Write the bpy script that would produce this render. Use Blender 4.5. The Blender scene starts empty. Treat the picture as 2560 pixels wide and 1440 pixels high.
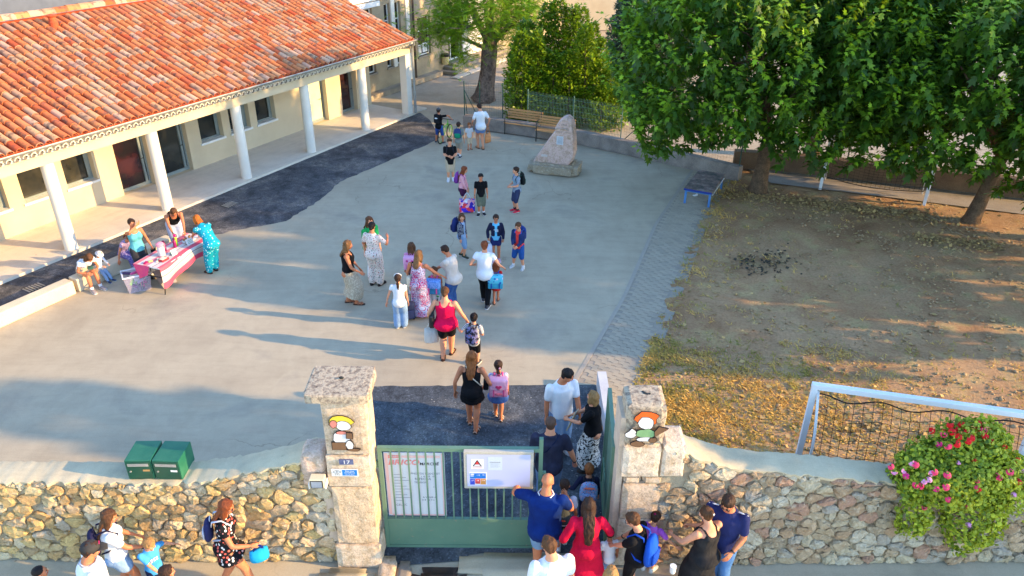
import bpy, bmesh, math, random
import numpy as np
from mathutils import Vector, Matrix, noise as mnoise, Quaternion
random.seed(7); RNG = np.random.default_rng(7)
S = bpy.context.scene; COL = S.collection
D = math.radians
# ------------------------------------------------------------------ camera
CAMH, CF, CP, CR = 9.04, 1924.0, D(28.81), D(0.466)
cam = bpy.data.cameras.new('camera'); cam_ob = bpy.data.objects.new('camera', cam); COL.objects.link(cam_ob)
cam.sensor_width = 36; cam.lens = 36 * CF / 2560; cam.clip_start = .1; cam.clip_end = 600
_r = Vector((1, 0, 0)); _f = Vector((0, math.cos(CP), -math.sin(CP))); _u = Vector((0, math.sin(CP), math.cos(CP)))
_rr = _r * math.cos(CR) + _u * math.sin(CR); _uu = _u * math.cos(CR) - _r * math.sin(CR)
_m = Matrix((_rr, _uu, -_f)).transposed().to_4x4(); _m.translation = (0, 0, CAMH)
cam_ob.matrix_world = _m; S.camera = cam_ob
# ------------------------------------------------------------------ light
SUN_EL, SUN_AZ = D(17.6), D(-10.0)            # azimuth measured from +X
w = bpy.data.worlds.new('World'); S.world = w; w.use_nodes = True
nt = w.node_tree; nt.nodes.clear()
sky = nt.nodes.new('ShaderNodeTexSky'); sky.sky_type = 'NISHITA'; sky.sun_disc = False
sky.air_density = 1.0; sky.dust_density = .25; sky.ozone_density = 2.8; sky.sun_elevation = SUN_EL; sky.sun_rotation = math.pi / 2 - SUN_AZ
bg = nt.nodes.new('ShaderNodeBackground'); bg.inputs['Strength'].default_value = 0.15
wo = nt.nodes.new('ShaderNodeOutputWorld')
nt.links.new(sky.outputs[0], bg.inputs[0]); nt.links.new(bg.outputs[0], wo.inputs[0])
sl = bpy.data.lights.new('sun', 'SUN'); sl.energy = 2.25; sl.angle = D(0.55); sl.color = (1.0, .66, .29)
so = bpy.data.objects.new('sun', sl); COL.objects.link(so)
sd_ = Vector((math.cos(SUN_EL) * math.cos(SUN_AZ), math.cos(SUN_EL) * math.sin(SUN_AZ), math.sin(SUN_EL)))
so.rotation_euler = sd_.to_track_quat('Z', 'Y').to_euler(); so.location = (40, -6, 20)
S.view_settings.view_transform = 'Standard'; S.view_settings.look = 'None'
S.view_settings.exposure = 2.28; S.view_settings.gamma = 1; S.view_settings.use_curve_mapping = False
# ------------------------------------------------------------------ helpers
def at(px, py, z=0.0):
    """world point at height z seen at photograph pixel px,py"""
    u = (px - 1280) / CF; v = (720 - py) / CF
    d = _f + _rr * u + _uu * v
    t = (z - CAMH) / d.z
    return Vector((0, 0, CAMH)) + d * t
def srgb(c):
    if isinstance(c, (int, float)): c = (c, c, c)
    o = []
    for x in c[:3]:
        x = x / 255.0
        o.append(x / 12.92 if x <= .04045 else ((x + .055) / 1.055) ** 2.4)
    return (*o, 1.0)
class NT:
    def __init__(s, name):
        s.m = bpy.data.materials.new(name); s.m.use_nodes = True; s.t = s.m.node_tree
        s.b = s.t.nodes['Principled BSDF']; s.o = s.t.nodes['Material Output']
        s._tc = None
    def n(s, typ, **k):
        x = s.t.nodes.new('ShaderNode' + typ)
        for a, b in k.items():
            if a.startswith('i_'):
                key = a[2:]
                x.inputs[int(key) if key.isdigit() else key.replace('_', ' ')].default_value = b
            else: setattr(x, a, b)
        return x
    def l(s, a, b): s.t.links.new(a, b)
    def obj(s):
        if s._tc is None: s._tc = s.n('TexCoord')
        return s._tc.outputs['Object']
    def noise(s, sc, det=4, rough=.55, vec=None, dist=0):
        x = s.n('TexNoise'); x.inputs['Scale'].default_value = sc; x.inputs['Detail'].default_value = det
        x.inputs['Roughness'].default_value = rough; x.inputs['Distortion'].default_value = dist
        s.l(vec if vec is not None else s.obj(), x.inputs['Vector']); return x.outputs['Fac']
    def ramp(s, fac, stops, interp='LINEAR'):
        r = s.n('ValToRGB'); cr = r.color_ramp; cr.interpolation = interp
        while len(cr.elements) < len(stops): cr.elements.new(.5)
        for e, (p, c) in zip(cr.elements, stops):
            e.position = p; e.color = c if len(c) == 4 else (*c, 1)
        s.l(fac, r.inputs[0]); return r.outputs[0]
    def mix(s, fac, a, b, mode='MIX'):
        x = s.n('Mix', data_type='RGBA', blend_type=mode)
        for v, i in ((fac, 0), (a, 6), (b, 7)):
            if isinstance(v, (int, float)): x.inputs[i].default_value = v
            elif isinstance(v, tuple): x.inputs[i].default_value = v
            else: s.l(v, x.inputs[i])
        return x.outputs[2]
    def math(s, op, a, b=0.0, c=0.0):
        x = s.n('Math', operation=op)
        for i, v in enumerate((a, b, c)):
            if isinstance(v, (int, float)): x.inputs[i].default_value = v
            else: s.l(v, x.inputs[i])
        return x.outputs[0]
    def mapping(s, scale=(1, 1, 1), rot=(0, 0, 0), loc=(0, 0, 0)):
        x = s.n('Mapping'); s.l(s.obj(), x.inputs[0])
        x.inputs['Scale'].default_value = scale; x.inputs['Rotation'].default_value = rot; x.inputs['Location'].default_value = loc
        return x.outputs[0]
    def rnd(s):
        """a random number per object and per loose piece"""
        oi = s.n('ObjectInfo').outputs['Random']; gi = s.n('NewGeometry').outputs['Random Per Island']
        return s.math('FRACT', s.math('ADD', oi, gi))
    def base(s, c):
        if isinstance(c, tuple): s.b.inputs['Base Color'].default_value = c
        else: s.l(c, s.b.inputs['Base Color'])
    def set(s, rough=.8, spec=.3, metal=0.0):
        s.b.inputs['Roughness'].default_value = rough; s.b.inputs['Specular IOR Level'].default_value = spec
        s.b.inputs['Metallic'].default_value = metal; return s
    def bump(s, h, st=.3, dist=.01, prev=None):
        b = s.n('Bump'); b.inputs['Strength'].default_value = st; b.inputs['Distance'].default_value = dist
        s.l(h, b.inputs['Height'])
        if prev is not None: s.l(prev, b.inputs['Normal'])
        s.l(b.outputs[0], s.b.inputs['Normal']); return b.outputs[0]
_MC = {}
def mat(name, c, c2=None, sc=6.0, rough=.8, bump=.2, bsc=80.0, spec=.3, metal=0.0, lo=.35, hi=.65, dist=.005, fine=.12):
    """plain surface: two-tone mottling, fine grain and relief"""
    if name in _MC: return _MC[name]
    t = NT(name); c = srgb(c); c2 = srgb(c2) if c2 is not None else tuple(min(1, x * .86) for x in c[:3]) + (1,)
    col = t.ramp(t.noise(sc, 5), [(lo, c), (hi, c2)])
    g = t.noise(bsc, 3)
    if fine:
        k = t.ramp(g, [(.25, (1 - fine * 1.6,) * 3), (.75, (1 + fine * .3,) * 3)])
        col = t.mix(1.0, col, k, 'MULTIPLY')
    t.base(col); t.set(rough, spec, metal)
    if bump: t.bump(g, bump, dist)
    _MC[name] = t.m; return t.m
class MB:
    """collects shapes; build() links them as one mesh object"""
    def __init__(s): s.v = []; s.f = []; s.mi = []; s.cur = 0
    def add(s, vs, fs, mi=None):
        o = len(s.v); s.v.extend([tuple(p) for p in vs])
        for f in fs: s.f.append(tuple(i + o for i in f)); s.mi.append(s.cur if mi is None else mi)
        return s
    def box(s, lo, hi, M=None, mi=None):
        x0, y0, z0 = lo; x1, y1, z1 = hi
        vs = [Vector(p) for p in ((x0,y0,z0),(x1,y0,z0),(x1,y1,z0),(x0,y1,z0),(x0,y0,z1),(x1,y0,z1),(x1,y1,z1),(x0,y1,z1))]
        if M is not None: vs = [M @ p for p in vs]
        return s.add(vs, [(3,2,1,0),(4,5,6,7),(0,1,5,4),(1,2,6,5),(2,3,7,6),(3,0,4,7)], mi)
    def bbox(s, lo, hi, b=.01, M=None, mi=None):
        """box with chamfered edges"""
        x0, y0, z0 = lo; x1, y1, z1 = hi
        bm = bmesh.new(); bmesh.ops.create_cube(bm, size=1)
        for v in bm.verts: v.co = Vector(((x0 + x1) / 2 + v.co.x * (x1 - x0), (y0 + y1) / 2 + v.co.y * (y1 - y0), (z0 + z1) / 2 + v.co.z * (z1 - z0)))
        bmesh.ops.bevel(bm, geom=list(bm.edges), offset=b, segments=2, affect='EDGES', profile=.6)
        return s.bm(bm, M, mi)
    def bm(s, bm, M=None, mi=None):
        bm.verts.index_update()
        vs = [(M @ v.co) if M is not None else v.co.copy() for v in bm.verts]
        fs = [tuple(v.index for v in f.verts) for f in bm.faces]; bm.free()
        return s.add(vs, fs, mi)
    def prism(s, poly, z0, z1, M=None, mi=None, top_scale=None):
        n = len(poly); a = sum(poly[i][0] * poly[(i + 1) % n][1] - poly[(i + 1) % n][0] * poly[i][1] for i in range(n))
        if a < 0: poly = poly[::-1]
        z0s = z0 if isinstance(z0, (list, tuple)) else [z0] * n; z1s = z1 if isinstance(z1, (list, tuple)) else [z1] * n
        if a < 0: z0s = z0s[::-1]; z1s = z1s[::-1]
        vs = [Vector((p[0], p[1], z)) for p, z in zip(poly, z0s)] + [Vector((p[0], p[1], z)) for p, z in zip(poly, z1s)]
        if M is not None: vs = [M @ p for p in vs]
        fs = [tuple(range(n - 1, -1, -1)), tuple(range(n, 2 * n))] + [(i, (i + 1) % n, n + (i + 1) % n, n + i) for i in range(n)]
        return s.add(vs, fs, mi)
    def sweep(s, pts, rx, ry=None, side=None, n=8, caps=True, mi=None, dome=False):
        """tube with elliptical rings; side gives the direction of rx"""
        pts = [Vector(p) for p in pts]; m = len(pts)
        rx = [rx] * m if isinstance(rx, (int, float)) else list(rx)
        ry = list(rx) if ry is None else ([ry] * m if isinstance(ry, (int, float)) else list(ry))
        vs = []; prev = None
        for i, p in enumerate(pts):
            t = (pts[min(i + 1, m - 1)] - pts[max(i - 1, 0)])
            if t.length < 1e-9: t = Vector((0, 0, 1))
            t.normalize()
            if side is not None: sd = Vector(side[i] if isinstance(side, list) else side)
            elif prev is not None: sd = prev
            else: sd = Vector((1, 0, 0)) if abs(t.x) < .8 else Vector((0, 1, 0))
            sd = sd - t * sd.dot(t)
            if sd.length < 1e-6: sd = t.orthogonal()
            sd.normalize(); prev = sd; fw = t.cross(sd)
            for k in range(n):
                a = 2 * math.pi * k / n
                vs.append(p + sd * (rx[i] * math.cos(a)) + fw * (ry[i] * math.sin(a)))
        fs = []
        for i in range(m - 1):
            for k in range(n):
                k2 = (k + 1) % n
                fs.append((i * n + k, i * n + k2, (i + 1) * n + k2, (i + 1) * n + k))
        if caps: fs.append(tuple(range(n - 1, -1, -1))); fs.append(tuple((m - 1) * n + k for k in range(n)))
        return s.add(vs, fs, mi)
    def capsule(s, pts, r, n=8, mi=None, side=None, ry=None):
        """tube with rounded ends"""
        pts = [Vector(p) for p in pts]; r = [r] * len(pts) if isinstance(r, (int, float)) else list(r)
        d0 = (pts[0] - pts[1]).normalized(); d1 = (pts[-1] - pts[-2]).normalized()
        P = [pts[0] + d0 * r[0] * .95, pts[0] + d0 * r[0] * .6] + pts + [pts[-1] + d1 * r[-1] * .6, pts[-1] + d1 * r[-1] * .95]
        R = [r[0] * .25, r[0] * .78] + r + [r[-1] * .78, r[-1] * .25]
        RY = None
        if ry is not None: RY = [ry[0] * .25, ry[0] * .78] + list(ry) + [ry[-1] * .78, ry[-1] * .25]
        return s.sweep(P, R, RY, side, n, True, mi)
    def ell(s, c, r, n=12, m=8, R=None, mi=None):
        c = Vector(c); vs = []; fs = []
        for i in range(1, m):
            th = math.pi * i / m
            for k in range(n):
                a = 2 * math.pi * k / n
                p = Vector((r[0] * math.sin(th) * math.cos(a), r[1] * math.sin(th) * math.sin(a), r[2] * math.cos(th)))
                vs.append(c + (R @ p if R is not None else p))
        t = Vector((0, 0, r[2])); t = R @ t if R is not None else t
        vs.append(c + t); vs.append(c - t); a, b = len(vs) - 2, len(vs) - 1
        for i in range(m - 2):
            for k in range(n):
                k2 = (k + 1) % n; fs.append((i * n + k, (i + 1) * n + k, (i + 1) * n + k2, i * n + k2))
        for k in range(n):
            fs.append((a, k, (k + 1) % n)); fs.append((b, (m - 2) * n + (k + 1) % n, (m - 2) * n + k))
        return s.add(vs, fs, mi)
    def cyl(s, a, b, r, r2=None, n=12, mi=None, caps=True): return s.sweep([a, b], [r, r if r2 is None else r2], n=n, mi=mi, caps=caps)
    def lathe(s, prof, n=16, c=(0, 0, 0), mi=None):
        return s.sweep([(c[0], c[1], c[2] + z) for r, z in prof], [r for r, z in prof], side=(1, 0, 0), n=n, mi=mi)
    def mesh(s, name, mats=(), smooth=False):
        me = bpy.data.meshes.new(name); me.from_pydata([tuple(p) for p in s.v], [], s.f)
        for m in (mats if isinstance(mats, (list, tuple)) else [mats]): me.materials.append(m)
        me.polygons.foreach_set('material_index', s.mi)
        if smooth: me.polygons.foreach_set('use_smooth', [True] * len(me.polygons))
        me.update(); return me
    def build(s, name, mats, parent=None, smooth=False, **k): return link(name, s.mesh(name, mats, smooth), parent, **k)
def link(name, me, parent=None, loc=None, rz=None, kind=None, label=None, cat=None, group=None, M=None):
    o = bpy.data.objects.new(name, me); COL.objects.link(o)
    if parent is not None: o.parent = parent
    if loc is not None: o.location = loc
    if rz is not None: o.rotation_euler = (0, 0, rz)
    if M is not None: o.matrix_local = M
    for a, b in (('kind', kind), ('label', label), ('category', cat), ('group', group)):
        if b: o[a] = b
    return o
def thing(name, label, cat, loc=(0, 0, 0), rz=0.0, group=None):
    o = link(name, None, None, loc, rz, None, label, cat, group); o.empty_display_size = .2; return o
def tri_smooth(o, angle=40):
    me = o.data
    me.polygons.foreach_set('use_smooth', [True] * len(me.polygons)); me.set_sharp_from_angle(angle=D(angle)); return o
TMP = bpy.data.scenes.new('tmp')
def remesh(mb, voxel, smooth=2, fac=.5, hold=None):
    """fuses the overlapping closed shapes of mb into one continuous skin; returns a mesh"""
    me = mb.mesh('t'); ob = bpy.data.objects.new('t', me); TMP.collection.objects.link(ob)
    r = ob.modifiers.new('r', 'REMESH'); r.mode = 'VOXEL'; r.voxel_size = voxel; r.use_smooth_shade = True
    if smooth:
        s = ob.modifiers.new('s', 'SMOOTH'); s.iterations = smooth; s.factor = fac
    vl = TMP.view_layers[0]; vl.update(); dg = vl.depsgraph
    new = bpy.data.meshes.new_from_object(ob.evaluated_get(dg))
    bpy.data.objects.remove(ob); bpy.data.meshes.remove(me)
    return new
def mesh_np(me):
    a = np.empty(len(me.vertices) * 3, np.float32); me.vertices.foreach_get('co', a); return a.reshape(-1, 3)
def raw_mesh(name, V, F, mats=(), mi=None, attr=None, smooth=False):
    """fast mesh from numpy arrays; F is (n,k) with equal face sizes"""
    V = np.ascontiguousarray(V, np.float32); F = np.ascontiguousarray(F, np.int32); n, k = F.shape
    me = bpy.data.meshes.new(name); me.vertices.add(len(V)); me.vertices.foreach_set('co', V.ravel())
    me.loops.add(n * k); me.loops.foreach_set('vertex_index', F.ravel())
    me.polygons.add(n); me.polygons.foreach_set('loop_start', np.arange(0, n * k, k, dtype=np.int32))
    me.polygons.foreach_set('loop_total', np.full(n, k, np.int32))
    for m in (mats if isinstance(mats, (list, tuple)) else [mats]): me.materials.append(m)
    if mi is not None: me.polygons.foreach_set('material_index', np.ascontiguousarray(mi, np.int32))
    if attr is not None:
        for nm, arr in attr.items():
            a = me.attributes.new(nm, 'FLOAT', 'POINT'); a.data.foreach_set('value', np.ascontiguousarray(arr, np.float32))
    if smooth: me.polygons.foreach_set('use_smooth', np.ones(n, bool))
    me.update(); me.validate(); return me
def sheet(name, poly, z, m, kind='structure', thick=.0, **k):
    b = MB()
    if thick: b.prism(poly, z - thick, z)
    else:
        n = len(poly); a = sum(poly[i][0] * poly[(i + 1) % n][1] - poly[(i + 1) % n][0] * poly[i][1] for i in range(n))
        if a < 0: poly = poly[::-1]
        b.add([(p[0], p[1], z) for p in poly], [tuple(range(n))])
    return b.build(name, m, None, kind=kind, **k)
_TXT = {}
def text(body, size, name, m, parent, M, extr=.0015, shear=0, bold=.0, align='CENTER', xs=1.0):
    """flat lettering as a mesh; lies in the local XY plane of M"""
    cu = bpy.data.curves.new('t', 'FONT'); cu.body = body; cu.size = size; cu.align_x = align; cu.align_y = 'CENTER'
    cu.extrude = extr; cu.shear = shear; cu.offset = bold; cu.resolution_u = 2
    ob = bpy.data.objects.new('t', cu); TMP.collection.objects.link(ob)
    vl = TMP.view_layers[0]; vl.update()
    me = bpy.data.meshes.new_from_object(ob.evaluated_get(vl.depsgraph)); bpy.data.objects.remove(ob); bpy.data.curves.remove(cu)
    if xs != 1: me.transform(Matrix.Diagonal((xs, 1, 1, 1)))
    me.materials.clear(); me.materials.append(m)
    return link(name, me, parent, M=M)
# ------------------------------------------------------------------ materials of the setting
def concrete(name, c, c2, c3, cracks=True, sc=.55):
    t = NT(name)
    col = t.ramp(t.noise(sc, 7, .62, dist=.4), [(.3, srgb(c)), (.55, srgb(c2)), (.75, srgb(c3))])
    st = t.ramp(t.noise(2.3, 6, .7, vec=t.mapping((1, .45, 1), (0, 0, .5))), [(.34, (.9, .9, .9)), (.55, (1, 1, 1))])
    col = t.mix(.75, col, st, 'MULTIPLY')
    vo = t.n('TexVoronoi', feature='F1'); vo.inputs['Scale'].default_value = 1.7; t.l(t.obj(), vo.inputs['Vector'])
    sp = t.ramp(vo.outputs['Distance'], [(.025, (.35, .36, .38)), (.05, (1, 1, 1))])
    col = t.mix(t.ramp(t.noise(.9, 2), [(.5, (0, 0, 0)), (.62, (.8, .8, .8))]), col, t.mix(1.0, col, sp, 'MULTIPLY'))
    sk = t.ramp(t.noise(1.7, 6, .72, vec=t.mapping((.55, 3.2, 1), (0, 0, .35)), dist=.5), [(.4, (.94,) * 3), (.52, (1,) * 3), (.66, (1.0,) * 3), (.72, (1.09,) * 3)])
    col = t.mix(1.0, col, sk, 'MULTIPLY')
    sc2 = t.ramp(t.noise(5.5, 8, .8, dist=1.2), [(.66, (1,) * 3), (.70, (.82,) * 3)]); col = t.mix(.6, col, sc2, 'MULTIPLY')
    g = t.noise(55, 5, .7)
    col = t.mix(1.0, col, t.ramp(g, [(.3, (.86, .86, .85)), (.7, (1.04, 1.04, 1.03))]), 'MULTIPLY')
    if cracks:
        v2 = t.n('TexVoronoi', feature='DISTANCE_TO_EDGE'); v2.inputs['Scale'].default_value = .22
        nz = t.n('TexNoise'); nz.inputs['Scale'].default_value = 1.6; nz.inputs['Detail'].default_value = 4; t.l(t.obj(), nz.inputs['Vector'])
        ad = t.n('VectorMath', operation='MULTIPLY_ADD'); t.l(nz.outputs['Color'], ad.inputs[0]); ad.inputs[1].default_value = (.8, .8, .8); t.l(t.obj(), ad.inputs[2])
        t.l(ad.outputs[0], v2.inputs['Vector'])
        cr = t.ramp(v2.outputs['Distance'], [(.0, (.55, .54, .52)), (.0025, (1, 1, 1))])
        col = t.mix(t.ramp(t.noise(.35, 2), [(.55, (0, 0, 0)), (.62, (.75,) * 3)]), col, t.mix(1.0, col, cr, 'MULTIPLY'))
    t.base(col); t.set(.82, .25); t.bump(g, .22, .006); return t.m
def asphalt(name, c, c2, c3):
    t = NT(name)
    col = t.ramp(t.noise(.9, 8, .68, dist=.6), [(.32, srgb(c)), (.5, srgb(c2)), (.68, srgb(c3))])
    col = t.mix(1.0, col, t.ramp(t.noise(4.2, 7, .75, dist=.8), [(.36, (.62,) * 3), (.5, (1,) * 3), (.66, (1.35,) * 3)]), 'MULTIPLY')
    vo = t.n('TexVoronoi'); vo.inputs['Scale'].default_value = 42; t.l(t.obj(), vo.inputs['Vector'])
    gr = t.ramp(vo.outputs['Color'], [(0, (.6,) * 3), (.8, (1.15,) * 3), (.96, (2.0,) * 3)])
    col = t.mix(1.0, col, gr, 'MULTIPLY')
    g = t.noise(130, 3)
    t.base(col); t.set(.85, .3); t.bump(vo.outputs['Distance'], .5, .006); return t.m
M_YARD = concrete('yard_concrete', (166, 153, 131), (180, 167, 143), (154, 144, 128))
M_SLAB = concrete('slab_concrete', (206, 194, 178), (216, 205, 188), (190, 180, 165), False)
M_STREET = concrete('street_concrete', (176, 164, 140), (188, 176, 152), (156, 146, 126))
M_ASPH = asphalt('asphalt', (44, 46, 50), (80, 81, 84), (122, 116, 110))
M_ASPH2 = asphalt('asphalt_gate', (50, 54, 60), (74, 80, 86), (108, 108, 106))
def sandy(name, c, c2, c3, sc=.5):
    t = NT(name)
    col = t.ramp(t.noise(sc, 7, .65), [(.3, srgb(c)), (.52, srgb(c2)), (.72, srgb(c3))])
    g = t.noise(38, 6, .72)
    col = t.mix(1.0, col, t.ramp(g, [(.3, (.74, .73, .71)), (.68, (1.06, 1.06, 1.05))]), 'MULTIPLY')
    t.base(col); t.set(.95, .1); t.bump(g, .5, .02); return t.m
M_SAND = sandy('sandy_ground', (166, 152, 134), (182, 168, 150), (152, 140, 124))
M_DUST = sandy('pale_dust', (150, 140, 132), (166, 156, 146), (132, 122, 112))
def dirt_mat():
    t = NT('field_dirt')
    col = t.ramp(t.noise(.42, 8, .66, dist=.5), [(.28, srgb((142, 106, 76))), (.45, srgb((166, 130, 96))), (.6, srgb((182, 148, 112))), (.75, srgb((154, 118, 86)))])
    dry = t.ramp(t.noise(1.3, 7, .7), [(.5, (0, 0, 0)), (.66, (.7,) * 3)])
    col = t.mix(dry, col, srgb((190, 168, 118)))
    mo = t.ramp(t.noise(2.6, 6, .7), [(.58, (0, 0, 0)), (.72, (.55,) * 3)])
    col = t.mix(mo, col, srgb((112, 106, 66)))
    g = t.noise(16, 8, .74)
    col = t.mix(1.0, col, t.ramp(g, [(.3, (.68, .66, .64)), (.55, (1, 1, 1)), (.75, (1.14, 1.13, 1.1))]), 'MULTIPLY')
    t.base(col); t.set(.95, .08); t.bump(g, .9, .035); return t.m
M_DIRT = dirt_mat()
M_PLASTER = mat('cream_render', (206, 190, 160), (198, 180, 150), 1.2, .85, .08, 120, .2, fine=.05)
M_COLUMN = mat('column_paint', (226, 220, 206), (214, 208, 196), 1.5, .7, .06, 90, .3, fine=.05)
M_FRAMEGREY = mat('grey_frame', (132, 142, 140), (122, 132, 130), 3, .45, .03, 60, .4, fine=.04)
M_WHITE = mat('white_paint', (226, 226, 222), (212, 212, 208), 3, .5, .04, 60, .4, fine=.05)
M_ZINC = mat('zinc', (176, 176, 170), (150, 152, 150), 4, .45, .05, 40, .5, .4, fine=.1)
M_DARK = mat('dark_metal', (40, 44, 42), (30, 34, 33), 6, .5, .05, 60, .4)
def glass_mat(name, c, c2):
    t = NT(name); t.base(t.ramp(t.noise(1.4, 3, .5), [(.4, srgb(c)), (.6, srgb(c2))])); t.set(.06, .6); return t.m
M_GLASS = glass_mat('dark_glass', (26, 30, 30), (58, 56, 48)); M_GLASSR = glass_mat('red_glass', (30, 26, 28), (58, 30, 32))
def tile_mat(name):
    t = NT(name); r = t.rnd()
    col = t.ramp(r, [(0, srgb((188, 96, 50))), (.16, srgb((204, 124, 70))), (.30, srgb((188, 80, 44))), (.40, srgb((196, 112, 62))),
                     (.54, srgb((190, 148, 108))), (.67, srgb((196, 164, 140))), (.78, srgb((196, 106, 58))), (.88, srgb((176, 148, 120)))], 'CONSTANT')
    col = t.mix(.35, col, t.ramp(t.math('FRACT', t.math('MULTIPLY', r, 37.7)), [(0, srgb((166, 80, 48))), (1, srgb((214, 158, 112)))]))
    off = t.n('CombineXYZ'); t.l(t.math('MULTIPLY', r, 91.0), off.inputs[0]); t.l(t.math('MULTIPLY', r, 57.0), off.inputs[1])
    ad = t.n('VectorMath', operation='ADD'); t.l(t.obj(), ad.inputs[0]); t.l(off.outputs[0], ad.inputs[1])
    soot = t.noise(5.5, 5, .65, vec=ad.outputs[0])
    col = t.mix(t.ramp(soot, [(.52, (0, 0, 0)), (.64, (.75,) * 3)]), col, srgb((84, 68, 64)))
    g = t.noise(60, 4)
    col = t.mix(1.0, col, t.ramp(g, [(.3, (.88,) * 3), (.7, (1.04,) * 3)]), 'MULTIPLY')
    t.base(col); t.set(.85, .2); t.bump(g, .15, .004); return t.m
M_TILE = tile_mat('terracotta_tile')
M_TERRA = mat('terracotta', (196, 92, 54), (170, 76, 46), 6, .85, .1)
M_RIDGE = tile_mat('ridge_terracotta')
def stone_mat(name, cs, pit=.03):
    t = NT(name); r = t.rnd()
    col = t.ramp(r, [(i / len(cs), srgb(c)) for i, c in enumerate(cs)], 'CONSTANT')
    off = t.n('CombineXYZ'); t.l(t.math('MULTIPLY', r, 53.0), off.inputs[0])
    ad = t.n('VectorMath', operation='ADD'); t.l(t.obj(), ad.inputs[0]); t.l(off.outputs[0], ad.inputs[1])
    n1 = t.noise(7, 6, .7, vec=ad.outputs[0])
    col = t.mix(t.ramp(n1, [(.46, (0, 0, 0)), (.7, (.75,) * 3)]), col, srgb((150, 126, 92)))
    col = t.mix(t.ramp(t.noise(11, 4, .6, vec=ad.outputs[0]), [(.55, (0, 0, 0)), (.75, (.6,) * 3)]), col, srgb((226, 212, 186)))
    g = t.noise(34, 7, .75, vec=ad.outputs[0])
    col = t.mix(1.0, col, t.ramp(g, [(.3, (.66, .65, .63)), (.6, (1.04,) * 3)]), 'MULTIPLY')
    t.base(col); t.set(.92, .12); pb = t.bump(t.noise(15, 4, .65, vec=ad.outputs[0]), .9, pit); t.bump(g, .9, pit * .66, pb); return t.m
M_STONE = stone_mat('wall_stone', [(208, 186, 142), (200, 170, 118), (216, 198, 164), (194, 160, 112), (190, 178, 156), (206, 178, 142), (212, 184, 126), (184, 160, 124)])
M_STONER = stone_mat('wall_stone_greyer', [(190, 176, 148), (178, 160, 132), (196, 186, 164), (172, 146, 118), (168, 160, 146), (190, 166, 136), (176, 140, 118), (162, 148, 126)])
M_BLOCK = stone_mat('dressed_stone', [(212, 190, 164), (218, 200, 178), (206, 182, 156), (214, 186, 166)], .016)
M_MORTAR = mat('mortar', (178, 162, 134), (148, 134, 112), 5, .95, .6, 50, .1, dist=.012)
M_COPING = concrete('coping_mortar', (206, 192, 160), (196, 180, 148), (172, 160, 136), True, 1.4)
def lichen_mat():
    t = NT('lichen_stone'); n1 = t.noise(13, 7, .72)
    col = t.ramp(n1, [(.3, srgb((92, 82, 74))), (.45, srgb((140, 126, 110))), (.56, srgb((186, 170, 146))), (.7, srgb((112, 102, 92)))])
    t.base(col); t.set(.95, .1); t.bump(n1, .8, .015); return t.m
M_LICHEN = lichen_mat()
# ------------------------------------------------------------------ ground
def fan(pts): return [(p[0], p[1]) for p in pts]
sheet('ground', [(-90, -30), (120, -30), (120, 130), (-90, 130)], -.035, M_SAND)
yard = [(-22, 8.2), (1.2, 8.2), (1.66, 8.4), (1.7, 12.5), (1.21, 12.56), (2.72, 16.08), (4.1, 20.2), (6.45, 25.3), (4.48, 26.0), (2.33, 27.5), (-1.96, 29.35), (-3.0, 30.8), (-5.6, 34.5), (-22, 14)]
sheet('school_yard', yard, 0.0, M_YARD)
O = Vector((-11.38, 18.27, 0)); BA = D(60.5); BU = Vector((math.cos(BA), math.sin(BA), 0)); BN = Vector((BU.y, -BU.x, 0))
def bl(s, d, z=0): return O + BU * s - BN * d + Vector((0, 0, z))
strip = [bl(-9, -.02)[:2], bl(15.2, -.02)[:2], at(1075, 300)[:2], at(1100, 345)[:2], at(1070, 361)[:2], at(960, 408)[:2], at(850, 455)[:2], at(800, 500)[:2], at(715, 553)[:2], at(650, 566)[:2], at(575, 578)[:2], at(520, 592)[:2], bl(.9, -1.9)[:2], bl(-9, -1.8)[:2]]
# ragged lower edge of the asphalt patch
rp = []
for i, p in enumerate(strip):
    q = strip[(i + 1) % len(strip)]; rp.append(p)
    if 3 <= i <= 11:
        L = (Vector(q) - Vector(p)).length; n = int(L / .18)
        for k in range(1, n):
            t = k / n; b = Vector(p).lerp(Vector(q), t); rp.append((b.x + random.gauss(0, .025), b.y + random.gauss(0, .025)))
sheet('asphalt_strip', rp, .005, M_ASPH)
gp = [(-2.0, 7.98), (-2.4, 8.45), (-2.78, 12.36)]
gp += [(-2.78 + 4.45 * k / 30, 12.36 + .11 * k / 30 + random.gauss(0, .012)) for k in range(1, 30)] + [(1.68, 12.47), (1.68, 8.25)]
gp += [(1.4 - 1.9 * k / 10, 8.19 + random.gauss(0, .02)) for k in range(10)] + [(-.6, 8.15), (-.75, 8.03), (-1.5, 7.95)]
sheet('gate_asphalt', gp, .0055, M_ASPH2)
sheet('pavement', [(-30, -12), (40, -12), (40, 8.3), (-30, 8.3)], -.012, M_STREET)
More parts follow.
